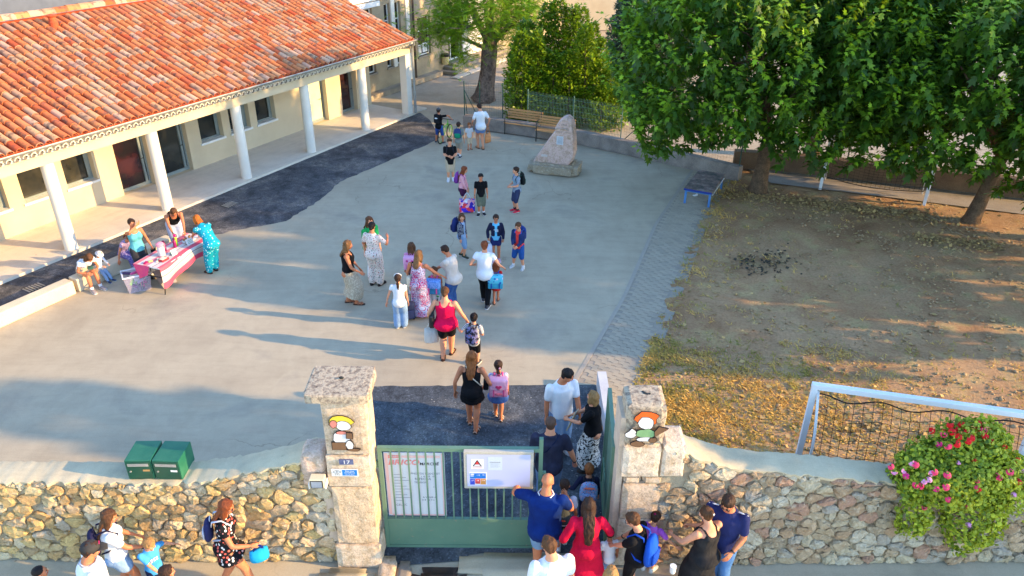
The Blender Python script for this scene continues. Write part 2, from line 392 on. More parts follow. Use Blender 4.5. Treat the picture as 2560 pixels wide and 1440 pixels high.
# bare football field: a relief sheet
def field():
    x = np.arange(1.8, 19.0, .14); y = np.arange(8.3, 26.6, .14); X, Y = np.meshgrid(x, y)
    Z = np.empty_like(X)
    for i in range(X.shape[0]):
        for j in range(X.shape[1]):
            v = Vector((X[i, j], Y[i, j], 0)); Z[i, j] = .028 * mnoise.fractal(v * 1.3, 1, 2, 4) + .02 * mnoise.noise(v * 5) - .004
    # it slopes under the path along the path's edge
    n, m = X.shape; idx = np.arange(n * m).reshape(n, m)
    F = np.stack([idx[:-1, :-1], idx[:-1, 1:], idx[1:, 1:], idx[1:, :-1]], -1).reshape(-1, 4)
    edge = lambda yy: np.interp(yy, [8, 12.65, 17.13, 20.33, 25.7, 27], [2.35, 2.5, 4.2, 5.35, 7.75, 8.3]) + .05 * np.sin(yy * 7) + .04 * np.sin(yy * 17.3)
    cx = X.ravel()[F].mean(1); cy = Y.ravel()[F].mean(1)
    keep = (cx > edge(cy)) & (cy < 25.3 - (cx - 8) * .33)
    me = raw_mesh('dirt_field', np.stack([X, Y, Z], -1).reshape(-1, 3), F[keep], M_DIRT, smooth=True)
    return link('dirt_field', me, kind='structure'), edge
_, field_edge = field()
b = MB(); rg = [(8.4, 23.6), (12.2, 22.3), (16, 20.9), (21, 19.6), (24, 21.5), (17, 24.2), (9, 25.1), (7.9, 25.2)]
sheet('dusty_path', rg, .035, M_DUST)
# ------------------------------------------------------------------ block paved path
def paver_mat():
    t = NT('paver_concrete'); r = t.rnd()
    col = t.ramp(r, [(0, srgb((166, 154, 134))), (.5, srgb((174, 162, 141))), (1, srgb((160, 150, 132)))])
    col = t.mix(1.0, col, t.ramp(t.noise(.8, 5), [(.35, (.88,) * 3), (.6, (1.03,) * 3)]), 'MULTIPLY')
    g = t.noise(90, 3); t.base(t.mix(1.0, col, t.ramp(g, [(.3, (.9,) * 3), (.7, (1.03,) * 3)]), 'MULTIPLY')); t.set(.85, .2); t.bump(g, .2, .004); return t.m
M_PAVER = paver_mat()
PL = [(8.9, 1.72), (12.4, 1.72), (12.56, 1.23), (16.08, 2.72), (20.3, 4.13), (25.6, 6.4)]
pl = lambda yy: np.interp(yy, [12.5, 16.08, 20.3, 25.6], [1.23, 2.70, 4.12, 6.42])
pathpoly = [(1.78, 8.6), (1.78, 12.5), (1.21, 12.54), (2.7, 16.08), (4.12, 20.3), (6.42, 25.6), (8.0, 25.8), (5.6, 20.33), (4.45, 17.13), (2.75, 12.65), (2.7, 8.6)]
path = sheet('path', pathpoly, -.0035, mat('joint_sand', (160, 150, 134), (146, 136, 122), 9, .95, .4))
pv = MB(); PW, PLN = .112, .225                          # zigzag interlocking block
zig = [(0, 0), (.055, .018), (.17, -.018), (.225, 0)]
zz = [(x, y) for x, y in zig] + [(x, y + PW) for x, y in zig[::-1]]
g_ = .0028; cxm, cym = .1125, .056
zz = [(x + (-g_ if x > cxm else g_), y + (-g_ if y > cym else g_)) for x, y in zz]
pv.prism(zz, -.03, 0.003); bme = pv.mesh('paver', M_PAVER)
th = math.atan2(13.0, 5.2) - math.pi / 2
spots = []
ca, sa = math.cos(th), math.sin(th)
for j in range(-60, 180):
    for i in range(-14, 26):
        lx = i * PLN + (j % 2) * PLN / 2; ly = j * PW
        wx = 1.6 + lx * ca - ly * sa; wy = 10.2 + lx * sa + ly * ca
        cx = wx + cxm * ca - cym * sa; cy = wy + cxm * sa + cym * ca
        if cy < 8.7 or cy > 25.4: continue
        left = pl(cy) if cy > 12.56 else 1.8
        right = field_edge(np.array(cy)) - .04
        if left + .09 < cx < right - .06: spots.append((cy, wx, wy))
spots.sort()
for cy, wx, wy in spots[:300]:
    o = link('paver', bme, path, (wx, wy, random.gauss(0, .0012)), th)
pm = MB()
for cy, wx, wy in spots[300:]:
    pm.prism(zz, -.03, .003 + random.gauss(0, .0012), Matrix.Translation((wx, wy, 0)) @ Matrix.Rotation(th, 4, 'Z'))
pm.build('pavers', M_PAVER, path, kind='stuff')
# border kerb between yard and path
kb = MB(); ky = np.linspace(12.6, 25.4, 40)
kb.prism([(float(pl(y)) - .05, y) for y in ky] + [(float(pl(y)) + .05, y) for y in ky[::-1]], -.03, .006)
kb.build('path_edging', mat('edging', (168, 158, 142), (160, 151, 137), 3, .85, .2), path)
# ------------------------------------------------------------------ new school building (local frame: s along, d inwards, z)
bld = thing('school_building', 'long low cream school building with terracotta tile roof and columned veranda', 'building', O, BA)
SE = 14.95
b = MB(); b.box((-9, 0, -.03), (SE, 2.3, .07)); b.box((SE, .1, -.03), (SE + .9, .75, .035))
b.build('veranda_floor', M_SLAB, bld)
for s in (-6.2, -3.15, -.11, 2.94, 6.0, 9.03, 12.05):
    c = MB(); n = 28
    c.lathe([(.168, .07), (.165, .12), (.163, 1.4), (.16, 2.47)], n, (s, .26, 0)); tri_smooth(c.build('column', M_COLUMN, bld))
c = MB(); c.bbox((14.5, .04, .07), (14.8, .36, 2.47), .012); c.build('column', M_COLUMN, bld)
b = MB(); b.box((-9, .05, 2.46), (14.9, .48, 2.78)); b.box((14.52, .48, 2.46), (14.9, 2.3, 2.78)); b.build('beam', M_PLASTER, bld)
b = MB(); b.box((-9, .48, 2.70), (14.52, 2.32, 2.76)); b.build('veranda_ceiling', M_PLASTER, bld)
# facade with openings
OPEN = [(-4.2, -3.2, .83, 1.75, 'w'), (-1.3, -.3, .83, 1.75, 'w'), (.12, 1.06, .83, 1.75, 'w'), (1.37, 2.3, .83, 1.75, 'w'), (3.0, 4.13, .07, 1.76, 'd'), (4.54, 5.62, .07, 1.76, 'd'),
        (6.13, 7.08, .83, 1.75, 'w'), (7.4, 8.3, .83, 1.75, 'w'), (8.62, 9.52, .83, 1.75, 'w'), (10.95, 12.28, .07, 1.76, 'g'), (13.12, 14.05, .07, 1.76, 'd')]
def facade(parent, s0, s1, z0, z1, d, th, opens, m, name='wall'):
    b = MB(); cur = s0
    for (a, e, l, h, k) in sorted(opens):
        if a > cur: b.box((cur, d, z0), (a, d + th, z1))
        if l > z0: b.box((a, d, z0), (e, d + th, l))
        if h < z1: b.box((a, d, h), (e, d + th, z1))
        cur = e
    b.box((cur, d, z0), (s1, d + th, z1)); return b.build(name, m, parent)
facade(bld, -9, SE, .0, 2.72, 2.3, .36, OPEN, M_PLASTER)
b = MB(); b.box((SE - .3, 2.66, 0), (SE, 9.6, 3.3)); b.box((-9, 9.3, 0), (SE - .3, 9.6, 3.3)); b.build('end_wall', M_PLASTER, bld)
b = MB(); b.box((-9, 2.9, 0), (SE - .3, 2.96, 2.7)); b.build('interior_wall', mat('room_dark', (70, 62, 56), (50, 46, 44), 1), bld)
M_PALEDOOR = mat('pale_door', (206, 212, 178), (200, 206, 172), 2, .5, .03, 60, .3, fine=.03)
M_CURTAIN = mat('dark_curtain', (84, 40, 40), (48, 40, 38), 2.2, .9, .2)
def window(s0, s1, z0, z1, kind):
    dd = 2.3 + .2
    fr = MB(); t = .06
    fr.box((s0, dd, z0), (s0 + t, dd + .07, z1)); fr.box((s1 - t, dd, z0), (s1, dd + .07, z1))
    fr.box((s0 + t, dd, z1 - t), (s1 - t, dd + .07, z1)); fr.box((s0 + t, dd, z0), (s1 - t, dd + .07, z0 + (t if kind == 'w' else .1)))
    o = fr.build('window_frame' if kind == 'w' else 'door_frame', M_FRAMEGREY, bld)
    g = MB(); s0i, s1i, zb = s0 + t, s1 - t - (.0 if kind == 'w' else .05), z0 + (t if kind == 'w' else .1)
    if kind == 'g':
        g.box((s0i, dd + .02, zb), (s1i, dd + .05, z1 - t)); g.build('door_leaf', M_PALEDOOR, o)
    else:
        if kind == 'd': fr2 = MB(); fr2.box((s1i - .07, dd - .02, zb), (s1i, dd + .05, z1 - t)); fr2.build('sash', M_FRAMEGREY, o); s1i -= .07
        g.box((s0i, dd + .03, zb), (s1i, dd + .045, z1 - t)); g.build('pane', M_GLASSR if kind == 'd' and s0 != 4.54 else M_GLASS, o)
    if kind == 'w':
        q = MB(); q.bbox((s0 - .05, 2.25, z0 - .07), (s1 + .05, 2.5, z0 + .002), .008); q.build('sill', M_WHITE, o)
        q = MB(); q.box((s0 + .4, dd - .012, z0 + .12), (s0 + .43, dd, z1 - .06)) if False else q.box((s1 - .15, dd - .02, z0 + .06), (s1 - .06, dd, z1 - t)); q.build('sash', M_FRAMEGREY, o)
    else:
        q = MB(); hs = s1 - .13 if kind == 'd' else s1 - .2
        q.sweep([(hs, dd - .02, .95), (hs, dd - .07, .95), (hs - .12, dd - .07, .95)], .011, n=6); q.build('handle', M_DARK, o)
for a in OPEN: window(*a)
# cornice of half-round tiles under the gutter
b = MB(); b.box((-9, -.12, 2.78), (14.95, .48, 3.02)); b.box((14.52, .48, 2.78), (14.95, 5.0, 3.0)); b.build('cornice', M_COLUMN, bld)
def arch_tile(r, L, th, n=8):
    m = MB(); vs = []; fs = []
    for y in (0, L):
        for rr in (r, r - th):
            for k in range(n + 1):
                a = math.pi * k / n; vs.append((rr * math.cos(a), y, rr * math.sin(a)))
    q = n + 1
    for k in range(n):
        fs += [(k, k + 1, 2 * q + k + 1, 2 * q + k), (q + k + 1, q + k, 3 * q + k, 3 * q + k + 1), (k + 1, k, q + k, q + k + 1)]
    m.add(vs, fs); return m
am = arch_tile(.078, .2, .018, 6).mesh('cornice_tile', M_COLUMN)
k = 0
for i in range(100):
    s = -2.6 + i * .2
    if s > 14.8: break
    link('cornice_tile', am, bld, (s, -.25, 2.855)); 
b = MB()
for i in range(100):
    s = -2.6 + i * .2
    if s > 14.8: break
    b.cyl((s, -.2, 2.855), (s, -.195, 2.855), .06, n=10)
b.build('cornice_gaps', mat('old_mortar_grey', (120, 112, 104), (100, 94, 88), 8), bld, kind='stuff')
# gutter, downpipe
g = MB(); n = 8; vs = []; fs = []
for s in (-9, 14.55):
    for k in range(n + 1):
        a = math.pi + math.pi * k / n; vs.append((s, -.42 + .085 * math.cos(a), 3.09 + .085 * math.sin(a)))
    for k in range(n + 1):
        a = math.pi + math.pi * k / n; vs.append((s, -.42 + .078 * math.cos(a), 3.095 + .078 * math.sin(a)))
q = n + 1
for k in range(n): fs += [(k, k + 1, 2 * q + k + 1, 2 * q + k), (q + k + 1, q + k, 3 * q + k, 3 * q + k + 1)]
fs += [(0, 2 * q, 3 * q, q), (n, q + n, 3 * q + n, 2 * q + n)]
g.add(vs, fs); g.box((14.55, -.51, 3.0), (14.56, -.33, 3.1)); g.build('gutter', M_ZINC, bld, smooth=True)
b = MB(); b.box((-9, -.33, 3.02), (14.6, .3, 3.06)); b.build('eave_board', M_COLUMN, bld)
b = MB(); b.sweep([(14.5, -.42, 3.0), (14.52, -.4, 2.9), (14.86, -.03, 2.72), (14.9, -.02, 2.6), (14.9, -.02, .9)], .045, n=10)
b.sweep([(14.9, -.02, .95), (14.9, -.02, .06)], .06, n=10); tri_smooth(b.build('downpipe', M_ZINC, bld))
# roof
SL = math.atan(.36); RZ = 3.17; ed = -.4; ridge_d = 5.0; RS1 = 14.42
roof_m = MB()
def rp_(s, d, off=0): return Vector((s, d - off * math.sin(SL), RZ - .1 + .36 * (d - ed) + off * math.cos(SL)))
roof_m.add([rp_(-9, ed), rp_(RS1, ed), rp_(RS1, ridge_d), rp_(-9, ridge_d), rp_(-9, ed, -.06), rp_(RS1, ed, -.06), rp_(RS1, ridge_d, -.06), rp_(-9, ridge_d, -.06)],
           [(0, 1, 2, 3), (7, 6, 5, 4), (0, 4, 5, 1), (1, 5, 6, 2), (2, 6, 7, 3), (3, 7, 4, 0)])
zr = rp_(0, ridge_d).z
roof_m.add([(-9, ridge_d + .004, zr), (RS1, ridge_d + .004, zr), (RS1, 10.2, zr - 1.87), (-9, 10.2, zr - 1.87)], [(0, 1, 2, 3)])
roof = roof_m.build('roof', M_TERRA, bld)
def tile_mesh():
    m = MB(); L, n = .50, 7; vs = []; fs = []
    for y, r in ((0, .098), (L, .082)):
        for rr in (r, r - .014):
            for k in range(n + 1):
                a = math.pi * (k / n * 1.06 - .03); vs.append((rr * math.cos(a), y, rr * math.sin(a) * .92 + (.012 if y == 0 else 0)))
    q = n + 1
    for k in range(n): fs += [(k + 1, k, 2 * q + k, 2 * q + k + 1), (k, k + 1, q + k + 1, q + k)]
    fs += [(q + k + 1, q + k, 3 * q + k, 3 * q + k + 1)[::-1] for k in range(n)]
    m.add(vs, fs); return m
tm = tile_mesh(); tme = tm.mesh('tile', M_TILE)
for f in (tme,): f.polygons.foreach_set('use_smooth', [True] * len(f.polygons)); f.set_sharp_from_angle(angle=D(50))
SPC, EXP = .232, .385; ncol = int((RS1 + 3.4) / SPC); nrow = int(math.hypot(ridge_d - ed, .36 * (ridge_d - ed)) / EXP)
tl = []
for c_ in range(ncol + 1):
    s = RS1 - .1 - c_ * SPC
    for r_ in range(nrow):
        u = r_ * EXP - .04; d = ed + u * math.cos(SL); p = rp_(s, d, .035 + .006)
        wp = O + BU * p.x - BN * p.y + Vector((0, 0, p.z)); dist = (wp - Vector((0, 0, CAMH))).length
        # only what the camera could see
        v = wp - Vector((0, 0, CAMH)); dep = v.dot(-_m.col[2].to_3d()); ux = v.dot(_rr) / dep * CF + 1280; uy = 720 - v.dot(_uu) / dep * CF
        if ux < -250 or uy < -160: continue
        tl.append((dist, p))
tl.sort(key=lambda t: t[0])
def tile_M(p):
    return Matrix.Translation(p + Vector((random.gauss(0, .005), random.gauss(0, .008), random.gauss(0, .002)))) @ Matrix.Rotation(SL, 4, 'X') @ Matrix.Rotation(random.gauss(0, .02), 4, 'Z')
for dist, p in tl[:300]: link('tile', tme, roof, M=tile_M(p))
tv = np.array([tuple(v) for v in tm.v], np.float32); tf = np.array(tm.f, np.int32)
Vs = []; Fs = []
for i, (dist, p) in enumerate(tl[300:]):
    M_ = np.array(tile_M(p), np.float32); Vs.append(tv @ M_[:3, :3].T + M_[:3, 3]); Fs.append(tf + i * len(tv))
me = raw_mesh('tiles', np.concatenate(Vs), np.concatenate(Fs), M_TILE, smooth=True); me.set_sharp_from_angle(angle=D(50))
link('tiles', me, roof, kind='stuff')
rt = arch_tile(.15, .46, .02, 8); rme = rt.mesh('ridge_tile', M_RIDGE)
for i in range(44):
    s = RS1 - .05 - i * .4
    if s < -3: break
    link('ridge_tile', rme, roof, M=Matrix.Translation((s, ridge_d, zr + .04)) @ Matrix.Rotation(D(90), 4, 'Z') @ Matrix.Rotation(D(random.gauss(1.5, .6)), 4, 'X'))
pv_ = plane_pt = None
b = MB(); vb = rp_(3.35, 4.25, .1)
b.lathe([(.13, -.1), (.13, .1), (.1, .14), (.1, .24), (.15, .27), (.16, .30), (.09, .31), (.02, .33)], 14, tuple(vb)); b.build('roof_vent', M_TERRA, roof, smooth=False)
# verge board
b = MB()
for sgn, s in ((1, RS1),):
    b.add([rp_(s, ed, -.08), rp_(s + .1, ed, -.08), rp_(s + .1, ridge_d, -.08), rp_(s, ridge_d, -.08), rp_(s, ed, .03), rp_(s + .1, ed, .03), rp_(s + .1, ridge_d, .03), rp_(s, ridge_d, .03)],
          [(3, 2, 1, 0), (4, 5, 6, 7), (0, 1, 5, 4), (1, 2, 6, 5), (2, 3, 7, 6), (3, 0, 4, 7)])
b.build('verge', M_TERRA, roof)
b = MB(); b.prism([(0, 0), (0, 0), (0, 0)], 0, 0) if False else None
b.add([(14.6, .05, 2.78), (14.6, 9.6, 2.78), (14.6, ridge_d, zr - .05), (14.9, .05, 2.78), (14.9, 9.6, 2.78), (14.9, ridge_d, zr - .05)], [(0, 2, 1), (3, 4, 5), (0, 3, 5, 2), (1, 2, 5, 4)])
b.build('gable', M_PLASTER, bld)
# ------------------------------------------------------------------ old school behind
M_OLD = mat('old_render', (186, 168, 138), (158, 142, 118), 1.3, .92, .3, 45, .1, lo=.3, hi=.7, fine=.18)
M_OLDP = mat('old_plinth', (176, 160, 138), (140, 130, 114), 1.8, .92, .3, 40, .1, fine=.2)
old = thing('old_school', 'old grey-beige school house with tall white windows and a pipe down its front', 'building', O, BA)
DO = 3.15; LW = [(15.75, 16.45, 1.02, 3.7, 'w'), (17.25, 17.65, 1.05, 3.75, 'w'), (17.95, 18.4, 1.05, 3.75, 'w'), (19.62, 20.62, 1.1, 2.85, 'w'), (22.1, 23.3, .42, 2.5, 'd')]
facade(old, SE + .02, 40, 0, 6.2, DO, .4, LW, M_OLD)
b = MB(); b.box((SE + .02, DO - .38, 0), (21.0, DO - .002, .22)); b.build('plinth', M_OLDP, old)
b = MB(); b.box((SE + .02, DO - .12, 4.0), (19.0, DO - .003, 4.25)); b.box((15.2, DO - .09, 3.74), (16.9, DO - .003, 3.95)); b.build('cornice', M_WHITE, old)
b = MB(); b.box((17.68, DO - .06, 1.0), (17.92, DO + .2, 3.9)); b.box((18.75, DO - .05, 0.22), (19.0, DO + .0, 6)); b.build('pilaster', M_COLUMN, old)
b = MB(); b.sweep([(19.22, DO - .09, 5.8), (19.22, DO - .09, .2)], .05, n=8); b.build('downpipe', mat('brown_pipe', (92, 78, 66), (74, 64, 56), 6), old)
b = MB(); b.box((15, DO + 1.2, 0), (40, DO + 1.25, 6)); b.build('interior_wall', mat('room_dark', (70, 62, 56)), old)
for (a, e, l, h, kd) in LW:
    fr = MB(); t = .055; dd = DO + .12
    fr.box((a, dd, l), (a + t, dd + .06, h)); fr.box((e - t, dd, l), (e, dd + .06, h)); fr.box((a + t, dd, l), (e - t, dd + .06, l + t)); fr.box((a + t, dd, h - t), (e - t, dd + .06, h))
    if kd == 'w':
        for zf in ((.25, .62) if e - a > .5 else (.3, .72)): zz_ = l + (h - l) * zf; fr.box((a + t, dd + .005, zz_), (e - t, dd + .055, zz_ + .05))
    else: fr.box((a + .32, dd + .005, l + t), (a + .38, dd + .055, h - t)); fr.box((a + t, dd + .005, l + 1.0), (a + .32, dd + .055, l + 1.06))
    o = fr.build('window_frame' if kd == 'w' else 'door_frame', M_WHITE, old)
    p = MB(); p.box((a + t, dd + .025, l + t), (e - t if kd == 'w' else a + .32, dd + .035, h - t)); p.build('pane', M_GLASS, o)
    if kd == 'w': p = MB(); p.bbox((a - .06, DO - .06, l - .09), (e + .06, DO + .12, l), .01); p.build('sill', M_OLDP, o)
    if abs(a - 19.62) < .01:
        for (x0, x1, z0, z1) in ((.12, .42, 1.2, 1.5), (.5, .9, 1.2, 1.62)): p = MB(); p.box((a + x0, dd + .018, z0), (a + x1, dd + .024, z1)); p.build('notice', M_WHITE, o)
b = MB(); b.box((23.35, DO - .03, .42), (25.6, DO - .003, 3.2)); b.build('sunlit_wall_panel', mat('sunlit_wall_pale', (232, 226, 214), (220, 212, 198), 2, .8, .1), old)  # paler panel puts sunlight on this stretch of wall into its colour
st = thing('stone_steps', 'three worn concrete steps up to the old school door', 'steps', bl(23.6, DO - .02), BA)
for i in range(3):
    b = MB(); b.bbox((-2.3 + .3 * i, -.95 + .28 * i, .14 * i), (3.4, 0, .14 * (i + 1) - .003), .012); b.build('step', M_OLDP, st)
b = MB(); b.box((-2.75, -1.3, -.02), (3.6, -.96, .03)); b.build('landing', M_SLAB, st)
bn = thing('wall_bin', 'yellow litter bin with a black bag fixed to the old school wall', 'bin', bl(21.52, DO - .19, .42), BA)
b = MB(); b.lathe([(.13, 0), (.16, .04), (.19, .45), (.185, .46), (.15, .44)], 14); tri_smooth(b.build('bin_body', mat('bin_yellow', (226, 206, 150), (214, 194, 138), 4, .6), bn))
b = MB(); b.lathe([(.2, .38), (.205, .46), (.19, .5), (.17, .46)], 14); b.lathe([(.17, .45), (.1, .5), (.02, .52)], 10); b.build('bin_bag', mat('bag_black', (36, 30, 34), (50, 36, 40), 9, .4, .5), bn)
# grey building beyond the roof, cream house beyond the trees
nb = thing('grey_building', 'plain grey building behind the tile roof ridge, shade put into its colour', 'building', bl(2, 13), BA)
b = MB(); b.box((-14, 0, 0), (9.5, 6, 9)); b.build('wall', mat('shaded_grey_render', (106, 114, 126), (94, 102, 114), 1.5, .9), nb)  # wall colour darkened and blued to stand in for shade
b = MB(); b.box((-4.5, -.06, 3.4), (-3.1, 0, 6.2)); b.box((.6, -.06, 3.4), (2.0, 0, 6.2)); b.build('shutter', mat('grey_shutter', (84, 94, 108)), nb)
fh = thing('cream_house', 'cream house wall seen behind the hedge and tree tops', 'building', (10, 50, 0))
b = MB(); b.box((-12, 0, 0), (6, 8, 7)); b.build('wall', M_PLASTER, fh)
b = MB(); b.box((-7.2, -.05, 2.4), (-6.0, 0, 4.6)); b.box((-3.2, -.05, 2.4), (-2.0, 0, 4.6)); b.build('shutter', mat('green_shutter', (92, 104, 62), (84, 94, 56)), fh)
# ------------------------------------------------------------------ low kerb seat along the yard
def low_wall(name, label, poly, h, m, cap=None):
    t = thing(name, label, 'wall', (poly[0][0], poly[0][1], 0))
    b = MB(); b.prism([(p[0] - poly[0][0], p[1] - poly[0][1]) for p in poly], 0, h); b.build('wall_body', m, t); return t
M_KERB = mat('kerb_cream', (222, 208, 180), (206, 192, 166), 1.6, .85, .15, 60, .2)
for s0, s1, lb in ((-9, -1.5, 'long sunlit cream concrete kerb seat along the asphalt strip'), (-1.42, 1.35, 'shaded cream kerb seat where children sit beside the stall table')):
    t = thing('bench_wall', lb, 'kerb', bl(s0, -1.68), BA, 'concrete kerb seats')
    b = MB(); b.bbox((0, -.32, 0), (s1 - s0, 0, .34), .03); b.build('kerb_body', M_KERB, t)
# ------------------------------------------------------------------ far low wall and retaining wall
M_OLDW = mat('old_wall', (166, 154, 142), (128, 118, 110), 2.2, .92, .4, 35, .1, lo=.3, hi=.68, fine=.2)
lwp = [(-1.96, 29.4), (.3, 28.55), (2.33, 27.54), (4.48, 26.04), (6.2, 24.75), (7.35, 23.8)]
back = []
for i, p in enumerate(lwp):
    a = Vector(lwp[max(0, i - 1)]); c_ = Vector(lwp[min(len(lwp) - 1, i + 1)]); n_ = (c_ - a).normalized(); back.append((p[0] - n_.y * .28, p[1] + n_.x * .28))
low_wall('yard_wall', 'low weathered concrete wall round the far edge of the yard behind the benches', lwp + back[::-1], .48, M_OLDW)
rw = [(7.5, 25.0), (8.89, 24.73), (12.4, 23.6), (15.93, 22.4), (20, 21.2), (20.1, 21.5), (16, 22.75), (12.5, 23.95), (9, 25.05), (7.55, 25.3)]
M_BROWNW = mat('brown_wall', (134, 108, 84), (104, 84, 68), 1.6, .95, .4, 30, .1, lo=.3, hi=.7, fine=.2)
low_wall('retaining_wall', 'brown earth-stained retaining wall behind the far goal', rw, .62, M_BROWNW)
# white ramp wall in the gateway
t = low_wall('ramp_wall', 'low white painted wall beside the gateway asphalt', [(1.69, 12.45), (1.86, 12.45), (1.86, 8.75), (1.69, 8.75)], .34, mat('ramp_white', (206, 206, 206), (190, 190, 192), 2, .8, .1))
# ------------------------------------------------------------------ stone boundary walls
def clip(poly, a, b_, c):
    out = []; n = len(poly)
    for i in range(n):
        p, q = poly[i], poly[(i + 1) % n]; fp = a * p[0] + b_ * p[1] - c; fq = a * q[0] + b_ * q[1] - c
        if fp <= 0: out.append(p)
        if fp * fq < 0: t = fp / (fp - fq); out.append((p[0] + (q[0] - p[0]) * t, p[1] + (q[1] - p[1]) * t))
    return out
def cells(x0, x1, ztop, dx, dz, seed, zb=.0):
    rnd = random.Random(seed); pts = []; z = zb + dz / 2; row = 0
    zmax = max(ztop(x0 + (x1 - x0) * k / 20) for k in range(21))
    while z < zmax + dz:
        x = x0 + rnd.random() * dx
        while x < x1 + dx:
            pts.append((x + rnd.gauss(0, .03), z + rnd.gauss(0, .034))); x += dx * rnd.choice((.45, .62, .8, 1, 1.2, 1.5, 1.9))
        z += dz * rnd.uniform(.72, 1.3); row += 1
    k = dx / dz * .8; out = []
    for i, (px, pz) in enumerate(pts):
        if not (x0 - .1 < px < x1 + .1) or pz > ztop(px) + .03: continue
        poly = [(x0, zb), (x1, zb), (x1, zmax + 1), (x0, zmax + 1)]
        for j, (qx, qz) in enumerate(pts):
            if i == j or abs(qx - px) > 1.2 or abs(qz - pz) > .7: continue
            # bisector in a space where z counts k times
            ax = qx - px; az = (qz - pz) * k * k; c_ = (qx * qx - px * px + k * k * (qz * qz - pz * pz)) / 2
            poly = clip(poly, ax, az, c_)
            if len(poly) < 3: break
        if len(poly) < 3: continue
        # trim below the coping
        s_ = (ztop(px + .2) - ztop(px - .2)) / .4; poly = clip(poly, -s_, 1, ztop(px) - s_ * px - .035)
        if len(poly) >= 3: out.append(poly)
    return out
def stone(poly, depth, rnd, joint=.008, n=11):
    """one rough stone: an outline in x,z pushed out towards -y; returns mesh data about its centre"""
    cx = sum(p[0] for p in poly) / len(poly); cz = sum(p[1] for p in poly) / len(poly)
    per = []; m = len(poly)
    for i in range(m): per.append(math.dist(poly[i], poly[(i + 1) % m]))
    tot = sum(per)
    if tot < .16: return None
    pts = []
    ph = rnd.random()
    for k in range(n):
        d = ((k + ph) / n) * tot; i = 0
        while d > per[i] and i < m - 1: d -= per[i]; i += 1
        t = d / max(per[i], 1e-6); p, q = poly[i], poly[(i + 1) % m]
        pts.append((p[0] + (q[0] - p[0]) * t - cx, p[1] + (q[1] - p[1]) * t - cz))
    sm = [((pts[i - 1][0] + 5 * pts[i][0] + pts[(i + 1) % n][0]) / 7, (pts[i - 1][1] + 5 * pts[i][1] + pts[(i + 1) % n][1]) / 7) for i in range(n)]
    R = sum(math.hypot(*p) for p in sm) / n; f = max(.55, (R * 1.02 - joint) / R)
    vs = []; fs = []; tilt = (rnd.gauss(0, .12), rnd.gauss(0, .15))
    for sc, dep, jit in ((1.0, .03, .0), (.99, -depth * .5, .008), (.72, -depth, .02)):
        for x, z in sm:
            jx, jz = rnd.gauss(0, jit), rnd.gauss(0, jit)
            vs.append(((x * f * sc) + jx, dep + (rnd.gauss(0, depth * .16) if dep < 0 else 0) + (tilt[0] * x + tilt[1] * z if dep < 0 else 0) * .5, z * f * sc + jz))
    vs.append((rnd.gauss(0, .02), -depth * 1.12, rnd.gauss(0, .02)))
    for r_ in range(2):
        for i in range(n):
            j = (i + 1) % n; fs.append((r_ * n + i, r_ * n + j, (r_ + 1) * n + j, (r_ + 1) * n + i))
    for i in range(n): fs.append((2 * n + i, 2 * n + (i + 1) % n, 3 * n))
    return (cx, cz), vs, fs
def stone_wall(name, label, x0, x1, yf, ztop, m, seed, dx=.25, dz=.155, thick=.42, xs0=None, skip=None):
    yc = yf((x0 + x1) / 2); t = thing(name, label, 'wall', (x0, yc, 0)); rnd = random.Random(seed)
    b = MB(); N = 30; xs = [x0 + (x1 - x0) * k / N for k in range(N + 1)]
    for k in range(N):
        a, e = xs[k], xs[k + 1]
        vs = [(a, yf(a), 0), (e, yf(e), 0), (e, yf(e) + thick, 0), (a, yf(a) + thick, 0), (a, yf(a), ztop(a) - .03), (e, yf(e), ztop(e) - .03), (e, yf(e) + thick, ztop(e) - .03), (a, yf(a) + thick, ztop(a) - .03)]
        b.add([(p[0] - x0, p[1] - yc, p[2]) for p in vs], [(4, 5, 6, 7), (0, 1, 5, 4), (2, 3, 7, 6)] + ([(3, 0, 4, 7)] if k == 0 else []) + ([(1, 2, 6, 5)] if k == N - 1 else []))
    b.build('wall_core', M_MORTAR, t)
    cs = cells(xs0 if xs0 is not None else x0, x1, ztop, dx, dz, seed); cnt = 0; rest = MB()
    for poly in cs:
        if skip and skip(sum(p[0] for p in poly) / len(poly), sum(p[1] for p in poly) / len(poly)): continue
        r_ = stone(poly, rnd.uniform(.022, .06), rnd)
        if r_ is None: continue
        (cx, cz), vs, fs = r_
        if cnt < 300:
            mb = MB().add(vs, fs); mb.build('stone', m, t, loc=(cx - x0, yf(cx) - yc - .006, cz))
        else: rest.add([(v[0] + cx - x0, v[1] + yf(cx) - yc, v[2] + cz) for v in vs], fs)
        cnt += 1
    if rest.v: rest.build('stones', m, t, kind='stuff')
    # coping: mortar bed with an uneven edge
    c = MB(); N = 110; xs = [x0 + (x1 - x0) * k / N for k in range(N + 1)]; R4 = []
    for x in xs:
        fz = ztop(x); e = rnd.gauss(0, .024); bk = rnd.gauss(0, .012); dz_ = .012 * mnoise.noise(Vector((x * 2.1, seed, 0)))
        R4.append([(x - x0, yf(x) - yc - .015 + e, fz - .055), (x - x0, yf(x) - yc - .02 + e, fz - .012), (x - x0, yf(x) - yc + .05 + e, fz + dz_ + rnd.gauss(0, .006)), (x - x0, yf(x) - yc + thick - .03 + bk, fz + .01 + dz_), (x - x0, yf(x) - yc + thick + .012 + bk, fz - .03), (x - x0, yf(x) - yc + thick + .012, fz - .08)])
    vs = [p for r4 in R4 for p in r4]; K = 6; fs = []
    for i in range(N):
        for k in range(K - 1): fs.append((i * K + k, (i + 1) * K + k, (i + 1) * K + k + 1, i * K + k + 1))
    c.add(vs, fs); tri_smooth(c.build('coping', M_COPING, t), 55)
    return t
